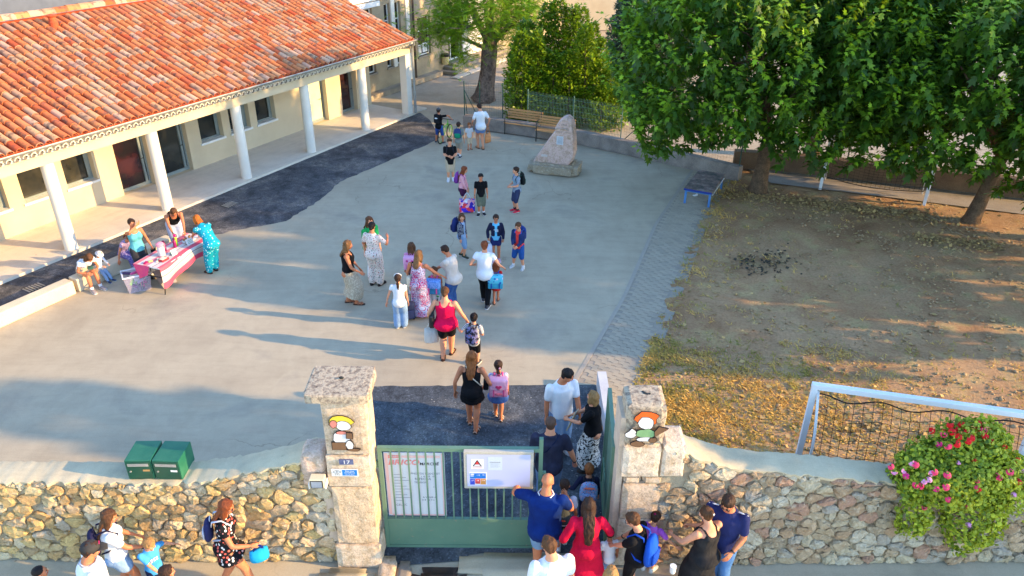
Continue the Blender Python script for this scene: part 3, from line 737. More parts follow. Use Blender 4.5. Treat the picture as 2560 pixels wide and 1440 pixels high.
def interp(tab): return lambda x: float(np.interp(x, [a for a, _ in tab], [q for _, q in tab]))
ZL = interp([(-9, 1.5), (-4.5, 1.53), (-3.8, 1.66), (-3.1, 1.86), (-2.7, 2.0)])
ZR = interp([(2.2, 2.2), (2.6, 2.02), (3.05, 1.86), (3.5, 1.8), (4.4, 1.7), (5.3, 1.57), (7.2, 1.36), (9, 1.25)])
stone_wall('stone_wall', 'golden rubble stone wall carrying the two green letterboxes', -8.8, -2.48, lambda x: 8.02, ZL, M_STONE, 3, xs0=-8.1, skip=lambda x, z: (x > -2.72 and z > 1.5))
stone_wall('stone_wall', 'greyer rubble stone wall under the flowering plant and beside the goal', 1.9, 9.0, lambda x: 8.03 + .02 * (x - 3), ZR, M_STONER, 5, skip=lambda x, z: (x < 2.08) or (x < 2.34 and z > 1.55) or x > 8.3)
# ------------------------------------------------------------------ gate pillars
def rough_block(lo, hi, amp=.008, cuts=5, bev=.018, seed=0):
    bm = bmesh.new(); bmesh.ops.create_cube(bm, size=1)
    bmesh.ops.subdivide_edges(bm, edges=list(bm.edges), cuts=cuts, use_grid_fill=True)
    c = [(lo[i] + hi[i]) / 2 for i in range(3)]; h = [(hi[i] - lo[i]) / 2 for i in range(3)]
    for v in bm.verts:
        p = Vector([v.co[i] * 2 for i in range(3)])
        e = sorted(abs(x) for x in p)
        k = 1 - (bev / min(h) if e[1] > .99 else 0)
        q = Vector([c[i] + p[i] * h[i] for i in range(3)])
        inn = Vector(c); q = inn + (q - inn) * k
        nz = Vector((mnoise.noise(q * 6 + Vector((seed, 0, 0))), mnoise.noise(q * 6 + Vector((0, seed, 9))), mnoise.noise(q * 6 + Vector((5, 0, seed)))))
        v.co = q + nz * amp
    return MB().bm(bm)
M_ROUGH = stone_mat('hewn_stone', [(224, 200, 168), (216, 190, 158)])
def rblock(name, m, par, *a):
    o = rough_block(*a).build(name, m, par); tri_smooth(o, 38); return o
pl_ = thing('gate_pillar', 'stone gate pillar with a wide flat capstone and the number plate 17', 'pillar', (-2.2, 8.18, 0), 0, 'stone gate pillars')
for i, (lo, hi) in enumerate((((-2.52, 7.88, 0), (-1.86, 8.46, .46)), ((-2.47, 7.9, .47), (-1.88, 8.44, 1.56)), ((-2.485, 7.895, 1.565), (-1.885, 8.44, 2.11)), ((-2.46, 7.91, 2.115), (-1.87, 8.43, 3.02)))):
    rough_block(lo, hi, (.008, .013, .008, .005)[i], 6, .011, i * 7).build('stone_block', M_ROUGH if i == 1 else M_BLOCK, pl_).matrix_parent_inverse = Matrix.Translation((2.2, -8.18, 0))
rough_block((-2.64, 7.83, 3.02), (-1.8, 8.52, 3.16), .003, 6, .004, 40).build('capstone', M_LICHEN, pl_).matrix_parent_inverse = Matrix.Translation((2.2, -8.18, 0))
b = MB(); b.ell((-2.21, 8.2, 3.178), (.035, .012, .02), 8, 5); b.build('iron_stub', M_DARK, pl_).matrix_parent_inverse = Matrix.Translation((2.2, -8.18, 0))
rough_block((-2.86, 7.94, 1.5), (-2.49, 8.4, 2.06), .016, 5, .025, 50).build('side_block', M_BLOCK, pl_, True).matrix_parent_inverse = Matrix.Translation((2.2, -8.18, 0))
b = MB(); b.box((-2.60, 7.985, .45), (-2.46, 8.1, 1.5)); b.build('mortar_strip', mat('pink_mortar', (206, 184, 160), (190, 168, 146), 5, .95, .4), pl_).matrix_parent_inverse = Matrix.Translation((2.2, -8.18, 0))
pr_ = thing('gate_pillar', 'squat stone gate pillar with a mossy block top beside the open gate leaf', 'pillar', (1.75, 8.2, 0), 0, 'stone gate pillars')
PRI = Matrix.Translation((-1.75, -8.2, 0))
for i, (lo, hi, am_) in enumerate((((1.5, 7.96, 0), (2.12, 8.5, .52), .012), ((1.52, 7.975, .53), (2.1, 8.48, .94), .01), ((1.54, 7.96, .945), (2.08, 8.48, 1.58), .014), ((1.54, 7.98, 1.59), (1.8, 8.4, 1.72), .02), ((1.815, 7.985, 1.59), (2.1, 8.4, 1.71), .02),
                                  ((1.5, 7.95, 1.73), (2.02, 8.48, 2.26), .012), ((2.03, 7.96, 1.73), (2.36, 8.46, 2.27), .016))):
    rough_block(lo, hi, am_ * .65, 5, .012, 60 + i * 9).build('stone_block', M_BLOCK, pr_).matrix_parent_inverse = PRI
rough_block((1.5, 7.98, 2.265), (2.04, 8.5, 2.92), .012, 6, .02, 90).build('top_block', M_LICHEN, pr_).matrix_parent_inverse = PRI
b = MB(); b.box((1.45, 8.02, .0), (1.535, 8.5, 2.7)); b.build('mortar_strip', mat('pink_mortar', (206, 184, 160)), pr_).matrix_parent_inverse = PRI
b = MB(); [b.ell((1.79 + random.gauss(0, .03), 8.26 + random.gauss(0, .02), 2.925), (.02, .02, .012), 6, 4) for _ in range(7)]; b.build('tar_blob', M_DARK, pr_).matrix_parent_inverse = PRI
# ------------------------------------------------------------------ threshold at the gate
def rb(name, label, cat, lo, hi, m, am_=.006, **k):
    c = ((lo[0] + hi[0]) / 2, (lo[1] + hi[1]) / 2, lo[2]); q = rough_block([lo[i] - c[i] for i in range(3)], [hi[i] - c[i] for i in range(3)], am_, 5, .012, c[0] * 9)
    return q.build(name, m, None, True, loc=c, label=label, cat=cat, **k)
rb('threshold_slab', 'pale concrete threshold slab in front of the closed gate leaf', 'threshold', (-.75, 7.72, -.03), (1.45, 8.17, .045), M_STREET)
rb('metal_plate', 'rusty dark plate lying before the gate threshold', 'plate', (-1.42, 7.2, -.02), (-.62, 7.9, .03), mat('rust_plate', (96, 78, 72), (74, 66, 68), 7, .8, .3), .003)
rb('timber_block', 'grey timber wedge between the plate and the pillar foot', 'block', (-1.64, 7.2, -.02), (-1.43, 7.98, .07), mat('grey_timber', (158, 146, 132), (132, 122, 110), 3, .9, .3), .004)
rb('kerb_stone', 'rough kerb stone at the foot of the numbered pillar', 'stone', (-1.9, 7.3, -.02), (-1.65, 8.05, .1), M_BLOCK, .014)
rb('kerb_stone', 'flat grey kerb stone on the street before the numbered pillar', 'stone', (-2.75, 7.35, -.02), (-1.95, 7.85, .05), M_STREET, .006)
# ------------------------------------------------------------------ gate
def gate_paint():
    t = NT('gate_green')
    col = t.ramp(t.noise(2.2, 5), [(.3, srgb((86, 118, 98))), (.65, srgb((98, 128, 106)))])
    rust = t.ramp(t.noise(14, 6, .7), [(.63, (0, 0, 0)), (.7, (.8,) * 3)]); col = t.mix(rust, col, srgb((150, 128, 108)))
    t.base(col); t.set(.5, .4); t.bump(t.noise(60, 3), .06, .003); return t.m
M_GATE = gate_paint()
gt = thing('gate_leaf', 'closed green metal gate leaf carrying a poster and a notice board', 'gate', (-1.85, 8.27, 0))
W = 2.3
b = MB(); b.box((0, -.03, .05), (.055, .03, 1.97)); b.box((W - .055, -.03, .05), (W, .03, 2.14)); b.box((.055, -.03, 1.91), (W - .055, .03, 1.97)); b.box((.055, -.027, .58), (W - .055, .027, .63)); b.box((.055, -.027, .05), (W - .055, .027, .1))
b.build('frame', M_GATE, gt)
b = MB(); b.box((.055, -.012, .1), (W - .055, .012, .58)); b.build('panel', M_GATE, gt)
bm_ = MB().box((-.011, -.011, .63), (.011, .011, 1.91)).mesh('bar', M_GATE)
for i in range(17): link('bar', bm_, gt, (.055 + (i + 1) * (W - .11) / 18, 0, 0))
b = MB(); b.box((W + .002, -.02, 1.5), (W + .05, .02, 1.54)); b.cyl((W - .03, -.031, 1.35), (W - .03, -.07, 1.35), .012, n=8); b.build('latch', M_GATE, gt)
for z_ in (.3, 1.6): b = MB(); b.cyl((-.03, .0, z_), (-.03, .0, z_ + .12), .022, n=8); b.build('hinge', M_GATE, gt)
RXW = Matrix.Rotation(D(90), 4, 'X')
def face(x, y, z, rz=0): return Matrix.Translation((x, y, z)) @ Matrix.Rotation(rz, 4, 'Z') @ RXW
# poster behind the bars
M_POSTER = mat('poster_paper', (222, 220, 222), (212, 212, 218), 2, .7, .05, 30, .3, fine=.03); M_PRED = mat('poster_red', (226, 120, 118), (232, 160, 156), 3, .7, 0, fine=0); M_PINK = mat('poster_pink', (232, 176, 170), (236, 196, 190), 3, .7, 0, fine=0)
M_INK = mat('ink', (40, 40, 44), (30, 30, 34), 5, .7, 0, fine=0); M_INKG = mat('ink_grey', (96, 100, 110), (86, 90, 100), 5, .7, 0, fine=0)
po = MB(); po.box((.07, .035, .64), (.92, .045, 1.83)); po = po.build('poster', M_POSTER, gt)
def flat(name, x0, x1, z0, z1, y, m, par): b = MB(); b.box((x0, y - .0015, z0), (x1, y, z1)); return b.build(name, m, par)
flat('border', .075, .12, .66, 1.82, .0342, M_PINK, po); flat('border', .875, .915, .66, 1.82, .0342, M_PINK, po); flat('border', .12, .875, .645, .67, .0342, M_PINK, po)
flat('header', .13, .30, 1.735, 1.79, .0335, M_PRED, po); flat('header', .32, .86, 1.74, 1.785, .0342, M_PINK, po)
text('GRAND', .045, 'lettering', M_POSTER, po, face(.22, .0318, 1.762), .0005)
text('BRICO', .13, 'lettering', M_PRED, po, face(.34, .0333, 1.655), .0008, .25, .004, xs=1.15); text('MARCHÉ', .068, 'lettering', M_INK, po, face(.70, .0333, 1.63), .0008, .15, .001)
for tx, x, z, s in (('PHOTOS SCOCHET', .64, 1.45, .048), ('1 A 8 A  -02', .68, 1.40, .042), ('REFECCA', .60, 1.35, .056), ('TENSION', .57, 1.285, .046), ('17', .76, 1.20, .04), ('A VENIR A', .68, 1.0, .042), ('A 8 1 2 0 2', .66, .95, .04), ('CEUEC', .27, .85, .052)):
    text(tx, s, 'lettering', M_INKG, po, face(x, .0335, z), .0004)
for k in range(10): flat('rule', .19, .30 + .06 * (k % 3), 1.43 - k * .055, 1.435 - k * .055, .0344, M_INKG, po)
# notice board on the front
nbd = MB(); nbd.bbox((1.2, -.095, 1.3), (2.17, -.034, 1.97), .008)
nbd = nbd.build('notice_board', mat('board_frame', (186, 180, 164), (176, 170, 156), 2, .5, .03), gt)
M_BOARD = mat('board_back', (182, 184, 214), (174, 178, 210), 1.2, .35, .0, fine=0)
flat('board_panel', 1.245, 2.125, 1.345, 1.925, -.0975, M_BOARD, nbd)
flat('warning_sheet', 1.3, 1.475, 1.67, 1.845, -.099, M_POSTER, nbd)
b = MB(); b.add([(1.32, -.1006, 1.715), (1.455, -.1006, 1.715), (1.3875, -.1006, 1.835)], [(0, 1, 2)]); b.build('warning_triangle', M_INK, nbd)
b = MB(); b.add([(1.358, -.1018, 1.752), (1.417, -.1018, 1.752), (1.3875, -.1018, 1.812)], [(0, 1, 2)]); b.build('warning_triangle', mat('sign_red', (212, 62, 62), None, 5, .6, 0), nbd)
b = MB(); b.add([(1.342, -.1018, 1.726), (1.433, -.1018, 1.726), (1.419, -.1018, 1.748), (1.356, -.1018, 1.748)], [(0, 1, 2, 3)]); b.build('warning_band', M_POSTER, nbd)
flat('rule', 1.325, 1.455, 1.698, 1.703, -.1005, M_PRED, nbd); flat('rule', 1.325, 1.455, 1.685, 1.689, -.1005, M_PRED, nbd)
sh = flat('typed_sheet', 1.535, 1.735, 1.65, 1.885, -.099, mat('sheet_blue', (196, 204, 214), (188, 198, 210), 2, .6, 0), nbd)
flat('rule', 1.56, 1.71, 1.79, 1.797, -.1005, M_INKG, nbd)
for k in range(6): flat('rule', 1.57, 1.70 - .02 * (k % 2), 1.775 - .015 * k, 1.778 - .015 * k, -.1005, mat('ink_pale', (150, 160, 170), None, 4, .7, 0), nbd)
flat('emergency_sheet', 1.275, 1.52, 1.375, 1.61, -.099, M_POSTER, nbd)
for x0, x1, z0, z1, c, tx, ts in ((1.283, 1.35, 1.38, 1.49, (60, 78, 190), '17', .034), (1.355, 1.425, 1.395, 1.49, (222, 82, 78), '18', .034), (1.43, 1.505, 1.385, 1.49, (224, 150, 78), '114', .032), (1.283, 1.505, 1.495, 1.59, (30, 116, 205), '', 0)):
    flat('number_field', x0, x1, z0, z1, -.1005, mat('field_%d' % c[0], c, None, 5, .6, 0), nbd)
    if tx: text(tx, ts, 'lettering', M_POSTER, nbd, face((x0 + x1) / 2, -.1025, z1 - .035), .0004)
text('112', .034, 'lettering', M_POSTER, nbd, face(1.40, -.1025, 1.555), .0004); text('15', .034, 'lettering', M_POSTER, nbd, face(1.47, -.1025, 1.56), .0004)
flat('number_field', 1.292, 1.34, 1.562, 1.582, -.102, M_POSTER, nbd); flat('number_field', 1.292, 1.335, 1.535, 1.548, -.102, M_POSTER, nbd)
# open leaf, swung back against the ramp wall
og = thing('gate_leaf', 'open green gate leaf swung back beside the squat pillar', 'gate', (1.44, 8.3, 0), D(86.5))
b = MB(); b.box((0, -.03, .05), (.055, .03, 1.97)); b.box((1.33, -.03, .05), (1.385, .03, 1.97)); b.box((.055, -.03, 1.91), (1.33, .03, 1.97)); b.box((.055, -.027, .58), (1.33, .027, .63)); b.box((.055, -.027, .05), (1.33, .027, .1))
b.build('frame', M_GATE, og); b = MB(); b.box((.055, -.012, .1), (1.33, .012, .58)); b.build('panel', M_GATE, og)
for i in range(10): link('bar', bm_, og, (.055 + (i + 1) * 1.275 / 11, 0, 0))
b = MB(); b.box((.06, .014, .63), (.8, .02, 1.85)); b.build('sheet_panel', M_GATE, og)
# things on the pillars
b = MB(); b.box((0, 0, 0), (.19, .012, .085)); np_ = b.build('number_plate', mat('enamel_blue', (70, 78, 120), (96, 106, 140), 9, .35, .05, 40, .5), None, loc=(-2.29, 7.876, 1.99), label='blue enamel number plate reading 17 on the gate pillar', cat='number plate')
text('17', .085, 'lettering', M_WHITE, np_, face(.095, -.002, .04), .001, xs=1.2)
b = MB(); b.box((0, 0, 0), (.36, .006, .125)); sg = b.build('warning_sign', M_WHITE, None, loc=(-2.41, 7.872, 1.79), label='white and blue surveillance sign with an eye below the number 17', cat='sign')
flat('sign_field', .145, .345, .012, .112, -.001, mat('sign_blue', (30, 128, 205), None, 5, .5, 0), sg)
text('Sites sous', .03, 'lettering', M_WHITE, sg, face(.245, -.003, .092), .0004); text('surveillance', .03, 'lettering', M_WHITE, sg, face(.245, -.003, .063), .0004); text('04 10 31 84 02', .02, 'lettering', M_WHITE, sg, face(.245, -.003, .026), .0004)
text('S.A.S.', .034, 'lettering', M_INK, sg, face(.078, -.0015, .026), .0004)
b = MB()
for sgn in (1, -1):
    P = [(.02 + .11 * k / 8, -.0025, .075 + sgn * .026 * math.sin(math.pi * k / 8)) for k in range(9)]; b.sweep(P, .003, n=4)
b.ell((.075, -.003, .075), (.01, .002, .01), 8, 5); b.build('eye_emblem', M_INK, sg)
fl = thing('floodlight', 'small white floodlight fixed where the wall meets the numbered pillar', 'floodlight', (-2.6, 7.84, 1.66))
b = MB(); b.bbox((-.1, -.07, 0), (.1, .06, .15), .012); b.build('housing', mat('lamp_cream', (222, 206, 174), (212, 196, 166), 3, .5, .03), fl)
b = MB(); b.box((-.085, -.076, .012), (.085, -.069, .135)); b.build('rim', M_DARK, fl); b = MB(); b.box((-.072, -.079, .022), (.072, -.0755, .125)); b.build('lens', mat('lamp_glass', (150, 160, 172), (132, 144, 158), 4, .15, 0, spec=.6), fl)
b = MB(); b.box((-.118, -.06, -.02), (-.105, .08, .07)); b.box((.105, -.06, -.02), (.118, .08, .07)); b.build('bracket', M_WHITE, fl)
# painted cut-out boards: plain generic colour patches
def cutout(name, label, loc, patches, base_col, outline):
    t = thing(name, label, 'board', loc)
    dk = mat('board_outline', (44, 36, 34), None, 5, .6, .05)
    for i, (nm, c, poly) in enumerate(patches):
        cx = sum(p[0] for p in poly) / len(poly); cy = sum(p[1] for p in poly) / len(poly); rr_ = max(math.dist(p, (cx, cy)) for p in poly); k = 1 + .011 / rr_
        z0 = .010 + .0022 * i; b = MB(); b.prism([(cx + (x - cx) * k, cy + (y - cy) * k) for x, y in poly], 0 if i < 3 else .004, z0, RXW); b.build('outline', dk, t)
        b = MB(); b.prism(poly, z0 - .002, z0 + .0014, RXW); b.build(nm, mat('board_paint_%d_%d_%d' % c, c, None, 6, .5, .03), t)
    return t
def blob(cx, cy, rx, ry, n=14, j=.08, seed=1):
    r = random.Random(seed); return [(cx + rx * (1 + r.gauss(0, j)) * math.cos(2 * math.pi * k / n), cy + ry * (1 + r.gauss(0, j)) * math.sin(2 * math.pi * k / n)) for k in range(n)]
YEL, WHT, BRN, PNK, ORG, GRN = (232, 204, 62), (226, 224, 222), (124, 92, 66), (212, 132, 118), (238, 104, 38), (132, 172, 120)
cutout('painted_board', 'painted cut-out board in yellow, white and brown on the numbered pillar', (-2.2, 7.893, 2.5),
       [('patch', YEL, blob(-.01, .2, .15, .11, seed=2)), ('patch', WHT, blob(.02, .14, .1, .075, seed=3)), ('patch', PNK, blob(-.10, .17, .045, .06, seed=4)), ('patch', WHT, blob(-.02, -.05, .11, .1, seed=5)), ('patch', PNK, blob(-.01, .03, .07, .025, seed=6)),
        ('patch', BRN, [(-.15, -.25), (.03, -.25), (.03, -.13), (-.15, -.13)]), ('patch', WHT, blob(.08, -.17, .05, .07, seed=7)), ('patch', BRN, blob(.13, -.25, .075, .022, seed=8)), ('patch', BRN, [(.05, -.05), (.13, -.06), (.13, .03), (.06, .04)])],
       None, [(-.17, -.265), (.2, -.275), (.2, -.22), (.14, -.16), (.16, .03), (.13, .1), (.17, .2), (.1, .3), (-.08, .32), (-.18, .2), (-.15, .06), (-.17, -.1)])
cutout('painted_board', 'painted cut-out board in orange, green and brown on the squat pillar', (1.76, 7.935, 2.58),
       [('patch', ORG, blob(-.01, .17, .15, .13, 16, .14, 9)), ('patch', WHT, blob(.0, .11, .1, .1, seed=10)), ('patch', GRN, blob(.01, -.06, .12, .075, seed=11)), ('patch', WHT, blob(-.18, -.06, .07, .06, 12, .2, 12)), ('patch', WHT, blob(.01, -.15, .11, .035, seed=13)),
        ('patch', BRN, blob(-.09, -.23, .085, .045, seed=14)), ('patch', BRN, blob(.11, -.16, .05, .04, seed=15)), ('patch', BRN, [(.13, -.1), (.26, .0), (.29, .03), (.17, .06), (.12, -.02)])],
       None, [(-.19, -.28), (.0, -.28), (.02, -.21), (.14, -.21), (.17, -.14), (.3, .02), (.29, .06), (.14, .06), (.17, .2), (.1, .31), (-.1, .32), (-.19, .2), (-.14, .02), (-.26, .02), (-.27, -.12), (-.14, -.15)])
# ------------------------------------------------------------------ letterboxes
M_BOX = mat('box_green', (14, 76, 58), (12, 66, 50), 5, .4, .03, 60, .45, fine=.08); M_BOXT = mat('box_green_worn', (26, 96, 74), (52, 112, 84), 3.2, .55, .06, 60, .35, fine=.1)
def letterbox(label, loc, rz, w_, tag_c):
    t = thing('letterbox', label, 'letterbox', loc, rz, 'letterboxes on the wall')
    b = MB(); b.bbox((0, 0, 0), (w_, .42, .33), .008); b.build('box_body', M_BOXT, t)
    b = MB(); b.bbox((.012, -.012, .012), (w_ - .012, -.001, .318), .004); d = b.build('door', M_BOX, t)
    b = MB(); b.box((.04, -.02, .24), (w_ - .04, -.0125, .285)); b.build('flap', M_ZINC, d)
    b = MB(); b.box((w_ - .13, -.016, .15), (w_ - .04, -.0125, .18)); b.build('name_tag', tag_c, d)
    b = MB(); b.cyl((.06, -.012, .15), (.06, -.022, .15), .014, n=10); b.build('lock', M_ZINC, d)
letterbox('green letterbox with a brown name tag, the one farther from the pillar', (-5.29, 8.06, 1.53), D(2), .36, mat('tag_brown', (176, 138, 86)))
letterbox('green letterbox with a white name tag, the one nearer the pillar', (-4.915, 8.07, 1.53), D(-2), .37, M_WHITE)
# ------------------------------------------------------------------ goals
def net(b, f, nu, nv, r=.0035, sag=None):
    """net of thin cords over the patch f(u,v)"""
    for i in range(nu + 1):
        b.sweep([f(i / nu, v / nv) for v in range(nv + 1)], r, n=3, caps=False)
    for j in range(nv + 1):
        b.sweep([f(u / nu, j / nv) for u in range(nu + 1)], r, n=3, caps=False)
def goal_paint():
    t = NT('goal_white'); n1 = t.noise(3.2, 6, .7)
    col = t.mix(t.ramp(n1, [(.66, (0, 0, 0)), (.69, (1, 1, 1))]), srgb((222, 224, 226)), srgb((120, 92, 74)))
    t.base(col); t.set(.5, .4); return t.m
M_GOAL = goal_paint(); M_NET = mat('net_black', (26, 24, 24), (34, 32, 30), 5, .8, 0)
def goal(label, A, B, h, depth, seed, netm=True, lowered=False):
    A = Vector((*A, 0)); B = Vector((*B, 0)); L = (B - A).length; rz = math.atan2(B.y - A.y, B.x - A.x)
    t = thing('football_goal', label, 'goal', A, rz); r = random.Random(seed)
    b = MB(); b.bbox((-.045, -.045, -.02), (.045, .045, h), .008); b.build('post', M_GOAL, t)
    b = MB(); b.bbox((L - .045, -.045, -.02), (L + .045, .045, h), .008); b.build('post', M_GOAL, t)
    b = MB(); b.bbox((-.05, -.05, h), (L + .05, .05, h + .09), .008); b.build('crossbar', M_GOAL, t)
    for x in (.06, L - .06):
        b = MB(); b.sweep([(x, .02 * depth, h - .02), (x, .45 * depth, h - .28), (x, .82 * depth, h - .55), (x, .92 * depth, h - .75), (x, .95 * depth, .0)], .022, n=8)
        b.build('net_support', M_WHITE, t, True)
    b = MB()
    def f(u, v):
        sc = abs(math.sin(u * math.pi * 3)) * .0
        top = h - .06 - .12 * math.sin(math.pi * ((u * 3.3) % 1)) ** 2 * (1 - .3 * u)
        z = top * (1 - v) + .02 * v; y = depth * (.08 + .9 * math.sin(v * 1.5) ** .8)
        n_ = mnoise.noise(Vector((u * 5, v * 4, seed))) * .05
        return Vector((.07 + (L - .14) * u + n_ * .6, y + n_, z))
    if lowered:
        def f(u, v):
            top = h * .9 - .42 * math.sin(math.pi * u) ** .8; n_ = mnoise.noise(Vector((u * 5, v * 4, seed))) * .05
            return Vector((.07 + (L - .14) * u, depth * (.25 + .3 * v) + n_, .12 + .32 * (1 - math.sin(math.pi * u)) * .4 + top * (1 - v)))
    net(b, f, int(L / .14), int(h / .14), .0048); 
    b.sweep([f(k / 40, 0) for k in range(41)], .011, n=5); b.sweep([f(0, k / 12) for k in range(13)], .01, n=5); b.sweep([f(1, k / 12) for k in range(13)], .01, n=5)
    if lowered: b.sweep([f(k / 40, 1) for k in range(41)], .014, n=5)
    b.build('net', M_NET, t); return t
goal('white football goal with chipped crossbar and black net behind the boundary wall', (4.74, 9.8), (7.78, 9.08), 1.91, -.55, 3)
goal('far football goal with sagging black net standing before the brown retaining wall', (9.86, 23.21), (12.6, 21.94), 1.75, .9, 4, True, True)
# ------------------------------------------------------------------ benches, monument, table tennis
def wood(name, c, c2):
    t = NT(name); v = t.mapping((2, 26, 26)); r = t.rnd()
    col = t.ramp(t.noise(3, 5, .6, vec=v), [(.3, srgb(c)), (.7, srgb(c2))]); col = t.mix(1.0, col, t.ramp(r, [(0, (.86,) * 3), (1, (1.08,) * 3)]), 'MULTIPLY')
    t.base(col); t.set(.7, .3); t.bump(t.noise(4, 4, vec=v), .2, .004); return t.m
M_SLAT = wood('bench_wood', (204, 154, 100), (176, 126, 78)); M_IRON = mat('bench_iron', (58, 62, 60), (48, 52, 50), 6, .5, .05, 60, .4)
def bench(label, p, rz):
    t = thing('park_bench', label, 'bench', p, rz, 'slatted benches by the low wall'); L = 1.42
    for i in range(4): b = MB(); b.bbox((0, .02 + i * .1, .40), (L, .105 + i * .1, .43), .006); b.build('slat', M_SLAT, t)
    for i in range(4):
        z = .52 + i * .09; y = .43 + i * .022; b = MB(); b.bbox((0, y, z), (L, y + .025, z + .075), .006); b.build('slat', M_SLAT, t)
    for x in (.06, L - .06):
        b = MB(); b.sweep([(x, .0, 0), (x, .01, .38), (x, .02, .395), (x, .43, .395), (x, .47, .6), (x, .52, .88)], .02, n=6); b.sweep([(x, .44, .4), (x, .5, 0)], .02, n=6)
        b.sweep([(x, .02, .39), (x, .0, .58), (x, .06, .64), (x, .3, .64), (x, .47, .6)], .018, n=6); b.build('bench_frame', M_IRON, t, True)
B1 = at(1258, 334); rzb = math.atan2((Vector((2.33, 27.54)) - Vector((-1.96, 29.4))).y, 4.29)
bench('slatted wooden bench standing free of the carved stone monument', (B1.x, B1.y, 0), rzb)
B2 = at(1336, 353); bench('slatted wooden bench half hidden behind the carved stone monument', (B2.x, B2.y, 0), rzb)
def monument():
    t = thing('stone_monument', 'pinkish standing stone with a small plaque on a rough stone base', 'monument', (1.4, 24.6, 0), D(-16))
    q = rough_block((-.85, -.45, 0), (.85, .55, .36), .05, 7, .04, 11); q.build('base', stone_mat('base_stone', [(156, 146, 128), (164, 152, 132)]), t, False)
    out = [(-.70, .34), (-.62, .5), (-.44, .78), (-.22, 1.12), (-.05, 1.38), (.02, 1.44), (.02, 1.58), (.12, 1.78), (.25, 1.9), (.4, 1.93), (.52, 1.84), (.6, 1.62), (.66, 1.2), (.69, .75), (.64, .5), (.5, .33)]
    bm = bmesh.new(); th = .42
    def ring(k, y): 
        cx, cy = .12, .95; return [bm.verts.new((cx + (x - cx) * k + .012 * mnoise.noise(Vector((x * 4, z * 4, y))), y, cy + (z - cy) * k if z > .4 else z)) for x, z in out]
    rs = [ring(.93, -.2), ring(1, -.15), ring(1.02, .05), ring(.98, .28), ring(.86, .36)]; n = len(out)
    for a, c in zip(rs, rs[1:]):
        for i in range(n): bm.faces.new((a[i], a[(i + 1) % n], c[(i + 1) % n], c[i]))
    bm.faces.new(rs[0][::-1]); bm.faces.new(rs[-1]); bmesh.ops.recalc_face_normals(bm, faces=list(bm.faces))
    MB().bm(bm).build('standing_stone', stone_mat('monument_stone', [(214, 184, 172), (208, 178, 166)], .015), t)
    b = MB(); b.box((.08, -.215, 1.02), (.30, -.2, 1.3)); p = b.build('plaque', mat('plaque_white', (200, 204, 208), (186, 192, 198), 5, .4, .05), t)
    for k in range(6): q = MB(); q.box((.11, -.218, 1.07 + k * .036), (.27, -.2152, 1.078 + k * .036)); q.build('engraving', M_INKG, p)
    b = MB(); b.box((-.42, -.212, .56), (-.22, -.2, .63)); b.build('small_plaque', mat('plaque_pale', (206, 196, 188)), t)
    b = MB(); b.sweep([(.02, -.2, 1.52), (.1, -.215, 1.57), (.28, -.22, 1.58), (.46, -.2, 1.53)], .022, n=6); b.sweep([(.06, -.2, 1.44), (.16, -.21, 1.47), (.24, -.2, 1.42)], .014, n=6); b.sweep([(.32, -.2, 1.42), (.4, -.21, 1.46), (.5, -.2, 1.43)], .014, n=6); b.build('carving', stone_mat('monument_stone2', [(196, 176, 166)]), t, True)
    text('1918', .09, 'carved_date', stone_mat('monument_stone3', [(150, 128, 122)]), t, face(.3, -.197, 1.68), .012, xs=1.1)
monument()
def ping_pong():
    c = [at(1710, 470, .5), at(1765, 477, .5), at(1803, 428, .5), at(1747, 424, .5)]
    p = at(1708, 497); ang = math.atan2((c[3] - c[0]).y, (c[3] - c[0]).x); L = (c[3] - c[0]).length; Wd = .85
    t = thing('table_tennis_table', 'low worn outdoor table with blue metal legs at the end of the paved path', 'table', (c[0].x, c[0].y, 0), ang); h = .5
    tn = NT('worn_top'); tn.base(tn.ramp(tn.noise(3.4, 7, .7), [(.34, srgb((60, 66, 68))), (.46, srgb((104, 96, 92))), (.56, srgb((138, 116, 110))), (.66, srgb((150, 154, 152)))])); tn.set(.7, .3)
    b = MB(); b.bbox((0, -Wd, h - .05), (L, 0, h), .008); b.build('tabletop', tn.m, t)
    mb_ = mat('blue_paint', (84, 136, 188), (70, 118, 172), 5, .45, .05, 60, .4)
    b = MB(); b.box((-.012, -Wd, h - .06), (-.0, 0, h - .005)); b.build('edge_trim', mat('deep_blue', (40, 60, 140)), t)
    for x in (.04, L - .1):
        b = MB(); b.box((x, -Wd + .03, 0), (x + .06, -Wd + .09, h - .05)); b.box((x, -.09, 0), (x + .06, -.03, h - .05)); b.box((x, -Wd + .09, h - .11), (x + .06, -.09, h - .05)); b.build('leg_frame', mb_, t)
    b = MB(); b.sweep([(.1, -Wd + .0, h - .12), (L - .1, -Wd + .0, h - .12)], .014, n=6); b.build('side_rod', M_WHITE, t)
ping_pong()
b = MB(); b.ell((0, 0, .02), (.09, .06, .02), 8, 5); b.ell((.05, .03, .04), (.04, .03, .03), 8, 5); pp_ = at(1738, 490); b.build('crumpled_paper', M_WHITE, None, loc=(pp_.x, pp_.y, 0), label='crumpled white paper on the ground under the blue-legged table', cat='litter')
